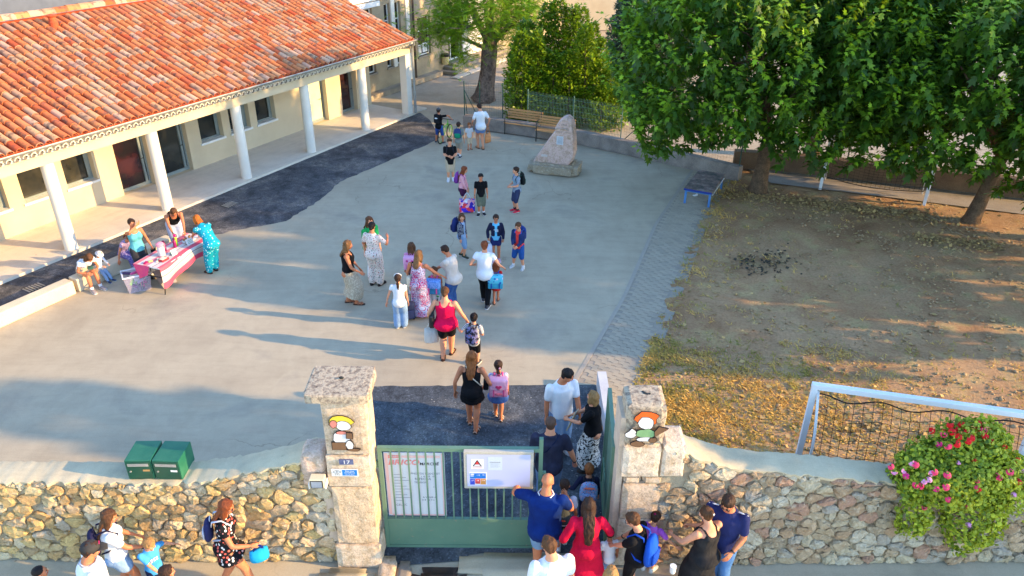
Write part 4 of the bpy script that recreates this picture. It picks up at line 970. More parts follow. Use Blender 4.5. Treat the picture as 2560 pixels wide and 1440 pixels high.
# ------------------------------------------------------------------ fences
M_FENCE = mat('fence_green', (44, 82, 70), (38, 72, 62), 6, .5, .03, 60, .4)
def wire_panel(name, label, A, B, z0, h, posts, dx=.055, dz=.2, r=.0035, brace=(), group=None, pc=M_FENCE, r2=.02):
    A = Vector((*A, z0)); B = Vector((*B, z0)); L = (B - A).length; t = thing(name, label, 'fence', A, math.atan2(B.y - A.y, B.x - A.x), group)
    b = MB(); x = 0
    while x <= L + .001: b.sweep([(x, 0, .05), (x, 0, h)], r, n=3, caps=False); x += dx
    z = .05
    while z <= h + .001: b.sweep([(0, .003, z), (L, .003, z)], r, n=3, caps=False); z += dz
    b.build('wire_mesh', pc, t)
    for x in posts: b = MB(); b.cyl((x * L, 0, -.05 - (z0 if z0 > .3 else 0)), (x * L, 0, h + .06), r2, n=8); b.build('post', pc, t)
    for x, dx_, dy_ in brace: b = MB(); b.cyl((x * L, 0, h * .8), (x * L + dx_, dy_, 0), .016, n=6); b.build('brace', pc, t)
    return t
a_, b_ = at(1275, 268), at(1520, 332)
wire_panel('panel_fence', 'rigid green wire panel fence in front of the tall laurel bush', (.55, 29.05), (3.9, 27.15), .02, 1.55, (0, .5, 1), .06, .2, .0055, (), None, mat('fence_weathered', (104, 136, 124), (92, 124, 112), 6, .5, .03))
wire_panel('chain_fence', 'thin green chain-link fence by the locust trunk on the low wall', (-1.9, 29.5), (.5, 29.08), .4, 1.35, (0, .25, .62), .09, .09, .0018, ((0, .55, .02), (0, -.02, .5)))
wire_panel('chain_fence', 'thin chain-link fence on the low wall behind the monument and trees', (3.95, 26.7), (7.4, 24.0), .4, 1.35, (.22, .6, 1), .1, .1, .0018, ((.22, -1.0, .0), (.22, 1.0, 0)))
wire_panel('chain_fence', 'grey chain-link fence above the brown retaining wall', (8.9, 25.0), (19.5, 21.6), .6, 1.5, (0, .2, .4, .6, .8), .12, .12, .0022, ((.2, .8, 0), (.4, .8, 0)), None, mat('fence_dark', (64, 70, 72), (54, 60, 62), 5, .6, 0))
# ------------------------------------------------------------------ stall table
def stall():
    A, Bp, Cp, Dp = at(400, 672, .72), at(510, 605, .72), at(460, 568, .72), at(350, 650, .72)
    ang = math.atan2((Bp - A).y, (Bp - A).x); L = 1.82; Wd = .78; o = Vector((A.x, A.y, 0))
    t = thing('folding_table', 'white folding trestle table under the pink striped cloth', 'table', o, ang)
    b = MB(); b.bbox((0, 0, .69), (L, Wd, .725), .006); b.build('tabletop', M_WHITE, t)
    for x in (.12, L - .12):
        for y in (.06, Wd - .06):
            b = MB(); b.sweep([(x, y, .69), (x + (-.06 if x < 1 else .06), y, .12), (x + (-.09 if x < 1 else .09), y, .0)], .014, n=6); b.build('leg', M_DARK, t)
        b = MB(); b.sweep([(x + (-.03 if x < 1 else .03), .06, .42), (x + (-.03 if x < 1 else .03), Wd - .06, .42)], .011, n=6); b.build('brace', M_DARK, t)
    tn = NT('striped_cloth'); sx = tn.n('SeparateXYZ'); tn.l(tn.n('UVMap').outputs[0], sx.inputs[0])
    col = tn.ramp(sx.outputs[1], [(0, srgb((226, 80, 104))), (.1, srgb((226, 80, 104))), (.11, srgb((196, 178, 172))), (.2, srgb((214, 200, 192))), (.22, srgb((120, 96, 104))), (.235, srgb((206, 190, 184))), (.3, srgb((226, 212, 204))), (.32, srgb((222, 92, 108))), (.44, srgb((222, 92, 108))),
                                 (.45, srgb((206, 188, 182))), (.54, srgb((222, 208, 200))), (.55, srgb((130, 104, 112))), (.565, srgb((214, 200, 194))), (.66, srgb((226, 214, 206))), (.67, srgb((218, 128, 140))), (.76, srgb((218, 128, 140))), (.77, srgb((210, 196, 190))), (.9, srgb((224, 120, 128)))], 'CONSTANT')
    tn.base(col); tn.set(.85, .15); tn.bump(tn.noise(9, 3), .25, .02)
    # cloth: across the top, hanging down the front and a little at the end; the near corner hangs lowest
    nu, nv = 28, 30; vs = []; uv = []
    for j in range(nv + 1):
        for i in range(nu + 1):
            u = i / nu; v = j / nv; x = .0 + u * (L + .02) - .01; drop = .50 - .24 * u + .05 * math.sin(u * 9)
            top = Wd - .02; s = v * (top + drop)
            if s < drop:
                z = .73 - (drop - s); y = -.012 - .05 * math.sin(u * 14 + 1) * ((drop - s) / drop) - .03 * (drop - s); xx = x - .10 * (drop - s) * (1 - u) * 1.2
            else: y = s - drop; z = .731 + .003 * mnoise.noise(Vector((x * 6, y * 6, 2))); xx = x
            vs.append((xx, y, z)); uv.append((u, v * .98))
    fs = [(j * (nu + 1) + i, j * (nu + 1) + i + 1, (j + 1) * (nu + 1) + i + 1, (j + 1) * (nu + 1) + i) for j in range(nv) for i in range(nu)]
    mb2 = MB().add(vs, fs); me = mb2.mesh('tablecloth', tn.m, True); ul = me.uv_layers.new(name='UVMap')
    for lp in me.loops: ul.data[lp.index].uv = uv[lp.vertex_index]
    cl = link('tablecloth', me, None, o, ang, None, 'pink, grey and white striped cloth hanging off the stall table', 'tablecloth')
    end = MB(); end.add([(-.015, .3, .73), (-.015, Wd, .73), (-.06, .62, .38), (-.03, .38, .5)], [(0, 1, 2, 3)]); end.build('cloth_end', mat('cloth_rose', (222, 84, 112), (210, 70, 120), 9, .9, .1), cl)
    Mt = Matrix.Translation(o) @ Matrix.Rotation(ang, 4, 'Z')
    def put(x, y, z=.735): return Mt @ Vector((x, y, z))
    def bottle(label, x, y, h, r, c, capc, group='drink bottles on the stall table', z=.735, tilt=None, cat='bottle'):
        b = MB(); b.lathe([(r * .92, 0), (r, .01), (r, h * .72), (r * .7, h * .8)], 12); t = link('bottle', None, None, put(x, y, z), ang, None, label, cat, group)
        tri_smooth(b.build('bottle_body', mat('plastic_%d_%d_%d' % c, c, None, 5, .35, 0, spec=.5), t)); b = MB(); b.lathe([(r * .72, h * .8), (r * .72, h), (r * .6, h + .005)], 12); tri_smooth(b.build('cap', mat('plastic_%d_%d_%d' % capc, capc, None, 5, .35, 0, spec=.5), t))
        if tilt: t.rotation_euler = tilt
        return t
    bottle('plum purple drinking bottle behind the big jug', .78, .52, .27, .042, (120, 24, 92), (90, 16, 70)); bottle('plum bottle standing left of the green bottle', 1.04, .44, .24, .04, (150, 20, 96), (110, 14, 80)); bottle('lime green bottle with magenta cap on the stall table', 1.12, .47, .3, .043, (150, 214, 40), (226, 26, 120))
    jt = thing('drink_jug', 'big clear jug with a pink lid on the stall table', 'jug', put(.56, .42), ang)
    b = MB(); b.lathe([(.07, 0), (.085, .01), (.085, .2), (.07, .25)], 14); tri_smooth(b.build('jug_body', mat('jug_pale', (216, 204, 204), (204, 192, 194), 4, .25, 0, spec=.5), jt)); b = MB(); b.lathe([(.08, .25), (.095, .27), (.09, .32), (.04, .35), (.01, .355)], 14); b.sweep([(.09, 0, .3), (.13, 0, .25), (.13, 0, .15), (.09, 0, .1)], .012, n=6); tri_smooth(b.build('lid', mat('lid_pink', (236, 150, 168), (228, 138, 158), 5, .4, 0), jt))
    def card(label, x, y, c, w_, h):
        t = link('price_card', MB().add([(0, 0, 0), (w_, 0, 0), (w_, .06, h), (0, .06, h), (0, .12, 0), (w_, .12, 0)], [(0, 1, 2, 3), (3, 2, 5, 4)]).mesh('price_card', c), None, put(x, y), ang - .2, None, label, 'card', 'folded cards on the stall table')
        for k in range(3): q = MB(); q.add([(w_ * .2, .014 + .013 * k - .0015, h * (.25 + .2 * k)), (w_ * .8, .014 + .013 * k - .0015, h * (.25 + .2 * k)), (w_ * .8, .018 + .013 * k - .0015, h * (.32 + .2 * k)), (w_ * .2, .018 + .013 * k - .0015, h * (.32 + .2 * k))], [(0, 1, 2, 3)]); q.build('lettering', mat('card_green', (90, 150, 110)), t)
    card('white folded price card beside the cake plate', 1.2, .2, M_WHITE, .2, .15); card('pale green folded card at the foot of the pink-lidded jug', .62, .16, mat('card_mint', (190, 226, 206)), .14, .13)
    pt = thing('cake_plate', 'oval white plate piled with brown cakes on the stall table', 'plate', put(1.5, .4), ang)
    b = MB(); b.ell((0, 0, .012), (.22, .15, .014), 16, 6); b.build('plate', M_WHITE, pt, True)
    for k in range(8): b = MB(); b.ell((random.uniform(-.13, .13), random.uniform(-.09, .09), .045), (.035, .03, .025), 8, 5); b.build('cake', mat('cake_brown', (168, 110, 62), (196, 150, 90), 9, .9), pt, True)
    bx = thing('cash_box', 'small red open box with papers on the stall table', 'box', put(.26, .14), ang - .1)
    b = MB(); b.bbox((0, 0, 0), (.2, .14, .05), .004); b.build('box_body', mat('box_red', (206, 56, 66)), bx); b = MB(); b.box((.01, .01, .052), (.16, .12, .06)); b.build('paper', mat('paper_cream', (236, 220, 190)), bx)
    for i, (x, y, lx, ly, a, c, lb) in enumerate(((.3, .32, .2, .04, .6, (238, 228, 190), 'cream ruler-like strip lying by the red box'), (.1, .5, .12, .06, .3, (180, 30, 96), 'small magenta pouch at the table corner'), (.2, .45, .1, .07, -.4, (196, 206, 130), 'small yellow-green packet near the table corner'), (1.45, .62, .3, .1, .1, (236, 120, 130), 'rose paper bag lying flat before the bending women'))):
        b = MB(); b.bbox((-lx / 2, -ly / 2, 0), (lx / 2, ly / 2, .025), .006); b.build('table_item', mat('item_%d' % i, c), None, loc=put(x, y), rz=ang + a, label=lb, cat='packet')
    ct = thing('tablet_board', 'pale grey board leaning behind the stall table', 'board', put(.25, 1.0, 0), ang)
    b = MB(); b.box((0, 0, .25), (.62, .4, .27)); b.build('board_sheet', mat('pale_board', (192, 190, 190), (180, 178, 180), 2, .7, .03), ct); b = MB(); b.box((.05, .05, 0), (.57, .35, .25)); b.build('board_crate', M_WHITE, ct)
    # clear tub full of bottles
    tb = thing('plastic_tub', 'translucent plastic tub full of colourful bottles before the stall table', 'tub', (-9.0, 16.26, 0), D(30))
    def shell(w0, d0, w1, d1, h, th):
        m = MB()
        for (a0, a1, b0, b1) in ((-1, 1, -1, -1), (1, 1, -1, 1), (1, -1, 1, 1), (-1, -1, 1, -1)):
            m.add([(a0 * w0, b0 * d0, .0), (a1 * w0, b1 * d0, .0), (a1 * w1, b1 * d1, h), (a0 * w1, b0 * d1, h)], [(0, 1, 2, 3)])
        m.add([(-w0, -d0, .004), (w0, -d0, .004), (w0, d0, .004), (-w0, d0, .004)], [(0, 1, 2, 3)]); return m
    tm2 = NT('tub_plastic'); tm2.base(srgb((216, 206, 226))); tm2.set(.3, .4); tm2.b.inputs['Transmission Weight'].default_value = .0; tm2.b.inputs['Alpha'].default_value = .3
    shell(.24, .17, .3, .22, .44, .01).build('tub_wall', tm2.m, tb)
    b = MB()
    for (x0, y0, x1, y1) in ((-.32, -.24, .32, -.205), (-.32, .205, .32, .24), (-.32, -.205, -.285, .205), (.285, -.205, .32, .205)): b.bbox((x0, y0, .425), (x1, y1, .455), .008)
    b.build('rim', mat('tub_rim', (226, 224, 228)), tb)
    M0 = Matrix.Translation((-9.0, 16.26, 0)) @ Matrix.Rotation(D(30), 4, 'Z'); cols = [(150, 214, 40), (226, 26, 120), (60, 30, 80), (236, 90, 160), (30, 30, 36), (120, 24, 110), (110, 226, 70), (200, 180, 210)]
    nm = {(150, 214, 40): 'lime', (226, 26, 120): 'magenta', (60, 30, 80): 'dark violet', (236, 90, 160): 'pink', (30, 30, 36): 'black', (120, 24, 110): 'plum', (110, 226, 70): 'bright green', (200, 180, 210): 'lilac'}
    for k in list(range(6)) + list(range(14, 22)):
        c = cols[k % 8]; p = M0 @ Vector((random.uniform(-.2, .2), random.uniform(-.13, .13), .08 + .3 * (k // 8) / 2 + random.uniform(0, .06)))
        b = MB(); b.lathe([(.03, -.1), (.034, -.09), (.034, .06), (.02, .09), (.02, .11)], 10); o = b.build('bottle', mat('plastic_%d_%d_%d' % c, c, None, 5, .35, 0, spec=.5), None, True, loc=p, label=('%s drink bottle lying on the heap in the translucent tub' if k >= 14 else '%s drink bottle buried low in the translucent tub') % nm[c], cat='bottle', group='bottles in the tub'); o.rotation_euler = (D(80 + random.gauss(0, 12)), random.gauss(0, .3), random.uniform(0, 6.28))
    lb = thing('cardboard_sheet', 'grey-brown sheet leaning against the stall table leg', 'board', (at(388, 735).x + .12, at(388, 735).y + .25, 0), ang)
    b = MB(); b.add([(0, 0, 0), (.42, -.02, 0), (.40, .16, .42), (-.04, .2, .44)], [(0, 1, 2, 3)]); b.add([(0, .012, 0), (.42, -.008, 0), (.40, .172, .42), (-.04, .212, .44)], [(3, 2, 1, 0)]); b.build('sheet', mat('card_brown', (168, 156, 148), (156, 144, 138), 2), lb)
    return o, ang
stall_o, stall_a = stall()
# drain grates in the asphalt
for px, py in ((85, 720), (575, 512)):
    p = at(px, py); t = thing('drain_grate', 'small metal drain grate in the asphalt ' + ('near the sunlit kerb seat' if px < 100 else 'before the second column'), 'grate', (p.x, p.y, .006), BA)
    b = MB(); b.box((-.2, -.15, 0), (.2, .15, .004)); b.build('pit', M_DARK, t)
    for k in range(6): b = MB(); b.box((-.2 + k * .072, -.15, .005), (-.16 + k * .072, .15, .016)); b.build('bar', M_ZINC, t)
# street litter bits in the gateway
b = MB()
for k in range(90):
    x, y = random.uniform(-1.8, 1.5), random.uniform(8.5, 12.2); s = random.uniform(.006, .016)
    b.ell((x, y, .008), (s, s * .7, .004), 5, 4)
b.build('gravel_bits', mat('pale_chip', (190, 186, 178)), None, kind='stuff')
# ------------------------------------------------------------------ vegetation
def frames(t, up):
    t = t / np.linalg.norm(t, axis=1, keepdims=True); x = np.cross(t, up); l = np.linalg.norm(x, axis=1, keepdims=True)
    x = np.where(l < 1e-4, np.array([[1., 0, 0]]), x / np.maximum(l, 1e-6)); z = np.cross(x, t)
    return np.stack([x, t, z], 2)
def scatter(tv, tf, pos, R, sc):
    n, k = len(pos), len(tv)
    V = np.einsum('nij,kj->nki', R, tv) * np.asarray(sc).reshape(-1, 1, 1) + pos[:, None, :]
    F = tf[None] + (np.arange(n) * k)[:, None, None]
    return V.reshape(-1, 3), F.reshape(-1, tf.shape[1])
def leaf_mat(name, dark, mid, young, trans=.32, rough=.55):
    t = NT(name); r = t.rnd()
    at_ = t.n('Attribute', attribute_name='young').outputs['Fac']
    col = t.mix(r, srgb(dark), srgb(mid)); col = t.mix(at_, col, srgb(young))
    t.base(col); t.set(rough, .35)
    tr = t.n('BsdfTranslucent'); t.l(t.mix(.5, col, srgb(young)), tr.inputs[0]); mx = t.n('MixShader'); mx.inputs[0].default_value = trans
    t.l(t.b.outputs[0], mx.inputs[1]); t.l(tr.outputs[0], mx.inputs[2]); t.l(mx.outputs[0], t.o.inputs[0]); return t.m
_o = [(0, 0), (.44, .15), (.25, .33), (.44, .64), (.15, .6), (0, 1.0)]
_out = _o + [(-x, y) for x, y in _o[-2:0:-1]]
MUL_V = np.array([(x, y, -.32 * y * y - .28 * abs(x)) for x, y in _out], np.float32)
MUL_F = np.array([(0, i, i + 1) for i in range(1, len(_out) - 1)], np.int32)
DIA_V = np.array([(0, 0, 0), (.24, .42, -.05), (0, 1, -.18), (-.24, .42, -.05), ], np.float32); DIA_F = np.array([(0, 1, 2), (0, 2, 3)], np.int32)
def rdir(n, rng, zmin=-1.0):
    z = rng.uniform(zmin, 1, n); a = rng.uniform(0, 2 * np.pi, n); s = np.sqrt(1 - z * z); return np.stack([s * np.cos(a), s * np.sin(a), z], 1)
def lobes(d, seed): return np.array([1 + .24 * mnoise.noise(Vector(x) * 2.1 + Vector((seed, 0, 0))) + .1 * mnoise.noise(Vector(x) * 5 + Vector((0, seed, 0))) for x in d])
M_MUL = leaf_mat('mulberry_leaf', (18, 50, 20), (46, 94, 30), (160, 200, 36), .36)
M_BARK = mat('mulberry_bark', (124, 100, 78), (96, 78, 62), 5, .95, .5, 26, .1, dist=.02, fine=.3)
def mulberry_crown(r, seed, shoots=1000, zmin=-.62, leaf=.27):
    """drooping star-like shoots on the outside of the crown over a darker inner fill"""
    rng = np.random.default_rng(seed); pos = []; tdir = []; sc = []; yg = []
    for outer, n, nl in ((True, int(shoots * .50), 19), (False, int(shoots * .55), 10)):
        d = rdir(n, rng, -.85); q = lobes(d, seed); rad = rng.uniform(.80, 1.04, n) if outer else rng.uniform(.35, .86, n)
        P = d * (rad * q)[:, None] * np.array(r)
        ax = d * np.array([.6, .6, .3]) + np.array([0, 0, .75]) + rng.normal(0, .2, (n, 3)); ax /= np.linalg.norm(ax, axis=1, keepdims=True)
        Fr = frames(ax, np.tile([[.3, .2, 1.]], (n, 1)) + rng.normal(0, .1, (n, 3))); L = rng.uniform(.55, 1.0, n) if outer else rng.uniform(.3, .6, n)
        for k in range(nl):
            u = k / (nl - 1); a = k * 2.4 + rng.normal(0, .3, n); el = -.85 + 1.75 * u ** 2.2 + rng.normal(0, .16, n)
            o = Fr[:, :, 0] * np.cos(a)[:, None] + Fr[:, :, 2] * np.sin(a)[:, None]
            tdir.append(o * np.cos(el)[:, None] + ax * np.sin(el)[:, None]); pos.append(P + ax * (L * u)[:, None] + o * .04)
            sc.append(leaf * (1.15 - .6 * u) * rng.uniform(.75, 1.25, n)); yg.append((np.clip((u - .45) * 1.9, 0, 1) * rng.uniform(.3, 1.0, n) if outer else np.zeros(n)) + .08 * rng.uniform(0, 1, n))
    pos = np.concatenate(pos); tdir = np.concatenate(tdir); sc = np.concatenate(sc); yg = np.concatenate(yg)
    up = np.tile([[0, 0, 1.]], (len(pos), 1)) + rng.normal(0, .25, (len(pos), 3))
    V, F = scatter(MUL_V * np.array([.82, 1, 1], np.float32), MUL_F, pos, frames(tdir, up), sc)
    return raw_mesh('crown', V, F, M_MUL, attr={'young': np.repeat(yg, len(MUL_V))})
def limbs(base, top_c, r, r0, n, seed, bend=(0, 0)):
    b = MB(); rnd = random.Random(seed); fork = Vector(base) + Vector((bend[0], bend[1], 1.9))
    b.sweep([Vector(base) + Vector((0, 0, -.1)), Vector(base) + Vector((bend[0] * .05, bend[1] * .05, .15)), Vector(base) + Vector((bend[0] * .4, bend[1] * .4, .8)), fork], [r0 * 1.6, r0 * 1.15, r0 * .9, r0 * .82], n=12)
    lm = MB()
    for k in range(n):
        a = 2 * math.pi * k / n + rnd.uniform(-.3, .3); e = Vector(top_c) + Vector((math.cos(a) * r[0] * .62, math.sin(a) * r[1] * .62, rnd.uniform(-.1, .5) * r[2]))
        m_ = fork.lerp(e, .5) + Vector((rnd.gauss(0, .2), rnd.gauss(0, .2), .35))
        lm.sweep([fork - Vector((0, 0, .15)), fork.lerp(m_, .5) + Vector((0, 0, .12)), m_, e], [r0 * .42, r0 * .34, r0 * .22, .02], n=7)
        for q in range(3):
            s_ = m_.lerp(e, q * .3); f_ = s_ + Vector((rnd.gauss(0, .8), rnd.gauss(0, .8), rnd.uniform(.1, .9))); lm.sweep([s_, s_.lerp(f_, .5) + Vector((0, 0, .1)), f_], [.04, .03, .01], n=5)
    return b, lm
def tree(label, base, cc, r, seed, shoots, bend=(0, 0), r0=.24, crown_me=None, group='mulberry trees'):
    t = thing('mulberry_tree', label, 'tree', base, 0, group)
    b, lm = limbs((0, 0, 0), Vector(cc) - Vector(base), r, r0, 7, seed, bend); b.build('trunk', M_BARK, t, True); lm.build('limbs', M_BARK, t, True)
    me = crown_me or mulberry_crown(r, seed, shoots); link('crown', me, t, Vector(cc) - Vector(base), kind='stuff'); return me
tree('broad dark green mulberry tree behind the low blue-legged table', (7.8, 23.0, 0), (7.5, 22.5, 4.2), (4.35, 3.4, 3.35), 2, 1700, (.1, .1))
tree('leaning mulberry tree whose trunk stands right of the far goal', (13.4, 20.7, 0), (13.2, 20.9, 4.1), (4.0, 3.4, 3.1), 5, 1500, (.45, .25), .2)
tree('tall mulberry tree filling the back between the two nearer mulberries', (10.6, 26.3, 0), (10.5, 23.8, 5.4), (3.2, 2.0, 2.6), 8, 600)
tree('mulberry tree at the very back beyond the conifer', (10.5, 35.4, 0), (10.5, 35.4, 5.4), (4.2, 3.0, 3.2), 17, 560)
# further trees of the same row, beyond the right edge of the picture, whose shade lies over the yard and the field
cm = mulberry_crown((3.6, 3.2, 3.2), 13, 560, leaf=.4)
for lb, base, cc in (('mulberry tree beyond the field, shading the middle of the yard', (18.6, 14.0, 0), (18.6, 14.0, 5.0)), ('mulberry tree beyond the field beside the leaning mulberry', (18.4, 18.9, 0), (18.4, 18.9, 5.0)),
                     ('mulberry tree at the far right end of the row', (25.5, 16.5, 0), (25.5, 16.5, 7.0))):
    tree(lb, base, cc, (3.6, 3.2, 3.0), 13, 0, crown_me=cm)
# laurel bush: upright plumes of small glossy leaves
M_LAU = leaf_mat('laurel_leaf', (34, 70, 22), (70, 116, 28), (160, 186, 34), .35, .4)
def plume_bush(name, label, cat, c, plumes, seed, n_leaf, leaf, m, ymix=.5, dens_floor=.0, kind_part='foliage'):
    rng = np.random.default_rng(seed); t = thing(name, label, cat, c); P = []; T = []; Y = []; Sc = []
    for (x, y, h, rx, ry) in plumes:
        n = int(n_leaf * h * rx); u = rng.uniform(.02, 1, n); a = rng.uniform(0, 6.283, n); prof = np.clip(np.sin(np.pi * np.clip(u * .86 + .12, 0, 1)) ** .55, .05, 1)
        rr = np.sqrt(rng.uniform(.35, 1, n)) * prof * (1 + .22 * np.sin(u * h * 9 + a * 2 + x * 5))
        p = np.stack([x + rx * rr * np.cos(a), y + ry * rr * np.sin(a), u * h + rng.normal(0, .05, n)], 1); P.append(p)
        T.append(np.stack([np.cos(a) * .8, np.sin(a) * .8, .55 + rng.normal(0, .35, n)], 1) + rng.normal(0, .35, (n, 3))); Y.append(np.clip(rng.normal(.25, .25, n) + (rr > .85) * ymix * u, 0, 1)); Sc.append(leaf * rng.uniform(.7, 1.3, n))
    P = np.concatenate(P); T = np.concatenate(T); Y = np.concatenate(Y); Sc = np.concatenate(Sc)
    V, F = scatter(DIA_V, DIA_F, P, frames(T, np.tile([[0, 0, 1.]], (len(P), 1)) + rng.normal(0, .4, (len(P), 3))), Sc)
    link(kind_part, raw_mesh(kind_part, V, F, m, attr={'young': np.repeat(Y, 4)}), t, kind='stuff')
    b = MB()
    for (x, y, h, rx, ry) in plumes: b.sweep([(x, y, 0), (x + .05, y, h * .45), (x, y, h * .85)], [.05, .035, .01], n=6)
    b.build('stem', M_BARK, t); return t
rnd = random.Random(4)
pl2 = [(-1.7 + .42 * i + rnd.gauss(0, .06), rnd.uniform(-.45, .45), rnd.uniform(3.7, 4.7) * (1 - .32 * (abs(i - 4.2) / 4.4) ** 2), rnd.uniform(.42, .58), rnd.uniform(.42, .6)) for i in range(9)] + [(-1.45 + .6 * i, -.75 + rnd.gauss(0, .1), rnd.uniform(2.4, 3.8), .5, .42) for i in range(6)] + [(1.95, -.9, 2.2, .5, .5), (2.25, -1.0, 1.5, .45, .45), (1.6, -1.25, 1.7, .5, .45)]
plume_bush('laurel_bush', 'tall bright yellow-green laurel bush behind the wire panel fence', 'bush', (1.75, 30.6, 0), pl2, 3, 1500, .15, M_LAU, .7)
M_OLV = leaf_mat('grey_green_leaf', (58, 72, 56), (92, 106, 84), (122, 132, 104), .2, .6)
plume_bush('conifer', 'dull grey-green conifer between the laurel and the mulberry trees', 'tree', (5.4, 33.0, 0), [(-.6, 0, 4.6, .9, .8), (.3, .3, 5.2, 1.0, .9), (1.1, -.2, 4.6, .9, .8), (.1, -.6, 4.2, .9, .7)], 6, 2000, .19, M_OLV, .3)
plume_bush('cypress', 'slim cypress beyond the goal whose shade falls along the boundary wall', 'tree', (16.6, 6.9, 0), [(0, 0, 9.0, 1.0, .9), (.3, .55, 8.6, .9, .8), (0, -.45, 7.5, .9, .7)], 9, 600, .26, M_OLV, .3)
plume_bush('street_shrub', 'clipped street tree across the pavement beyond the flowering plant', 'tree', (15.0, 6.35, 2.7), [(0, 0, 1.5, 1.2, .75), (.9, .1, 1.4, 1.0, .7)], 10, 900, .25, M_LAU, .3)
# locust tree by the old school
M_LOC = leaf_mat('locust_leaf', (50, 104, 28), (92, 150, 34), (166, 198, 46), .42, .5)
def pinnate(n):
    V = []; F = []
    for k in range(n):
        y = .12 + .82 * k / (n - 1); l = .26 * (1 - .5 * abs(k / (n - 1) - .35))
        for s in (-1, 1):
            o = len(V); V += [(0, y, -.25 * y * y), (s * l * .5, y + .05, -.25 * y * y + .01), (s * l, y + .06, -.25 * y * y - .06), (s * l * .5, y - .04, -.25 * y * y - .02)]; F += [(o, o + 1, o + 2), (o, o + 2, o + 3)]
    return np.array(V, np.float32), np.array(F, np.int32)
PIN_V, PIN_F = pinnate(7)
def locust():
    base = Vector((-1.2, 33.5, 0)); t = thing('locust_tree', 'light green locust tree with a thick furrowed trunk before the old school', 'tree', base)
    mb_ = mat('locust_bark', (150, 132, 122), (104, 90, 84), 5, .95, .8, 18, .1, dist=.04, fine=.35)
    b = MB(); n = 18; pts = [(-.12, 0, -.05), (-.06, 0, .2), (0, 0, .6), (.1, 0, 1.3), (.16, 0, 2.1), (.2, .1, 2.8)]; R = [.54, .43, .34, .30, .31, .25]
    b.sweep(pts, R, n=n)
    for i, v in enumerate(b.v):
        q = Vector(v); a = (i % n); k = 1 + .1 * (1 if a % 3 == 0 else -.5) ; c_ = Vector(pts[min(i // n, 5)]); b.v[i] = tuple(c_ + (q - c_) * k)
    b.build('trunk', mb_, t, True); lm = MB(); rnd = random.Random(3); tips = []
    for k in range(9):
        a = k * 2.4; e = Vector((.2 + math.cos(a) * 2.1, .1 + math.sin(a) * 1.7, rnd.uniform(2.9, 5.2))); m_ = Vector((.2, .1, 2.7)).lerp(e, .5) + Vector((0, 0, .4)); lm.sweep([(.2, .05, 2.3), Vector((.2, .05, 2.3)).lerp(m_, .5), m_, e], [.16, .12, .08, .02], n=7)
        for q in range(4): s_ = m_.lerp(e, q * .33); f_ = s_ + Vector((rnd.gauss(0, .6), rnd.gauss(0, .6), rnd.uniform(-.4, .4))); lm.sweep([s_, f_], [.03, .008], n=5)
    lm.sweep([(.1, -.1, 2.2), (-.8, -.3, 2.6), (-2.0, -.2, 2.9), (-2.6, -.2, 2.7)], [.1, .07, .05, .02], n=6); lm.build('limbs', mb_, t, True)
    rng = np.random.default_rng(21); n = 5200; d = rdir(n, rng, -.6); q = lobes(d, 4.0); rad = .45 + .55 * np.sqrt(rng.uniform(0, 1, n))
    P = d * (rad * q)[:, None] * np.array([2.3, 2.0, 1.8]) + np.array([.1, .1, 3.75])
    P2 = np.array([-1.9, -.2, 3.05]) + rng.normal(0, 1, (700, 3)) * np.array([.75, .4, .42]); P3 = np.array([-.95, -.6, 2.0]) + rng.normal(0, 1, (130, 3)) * np.array([.25, .25, .28]); P4 = np.array([1.0, -.5, 2.5]) + rng.normal(0, 1, (200, 3)) * np.array([.5, .4, .35])
    P = np.concatenate([P, P2, P3, P4]); n = len(P); T = rng.normal(0, 1, (n, 3)) * np.array([1, 1, .45]) + np.array([0, 0, -.12])
    V, F = scatter(PIN_V, PIN_F, P, frames(T, np.tile([[0, 0, 1.]], (n, 1)) + rng.normal(0, .35, (n, 3))), rng.uniform(.24, .4, n)); y = np.clip(rng.normal(.3, .3, n), 0, 1)
    link('crown', raw_mesh('crown', V, F, M_LOC, attr={'young': np.repeat(y, len(PIN_V))}), t, kind='stuff')
locust()
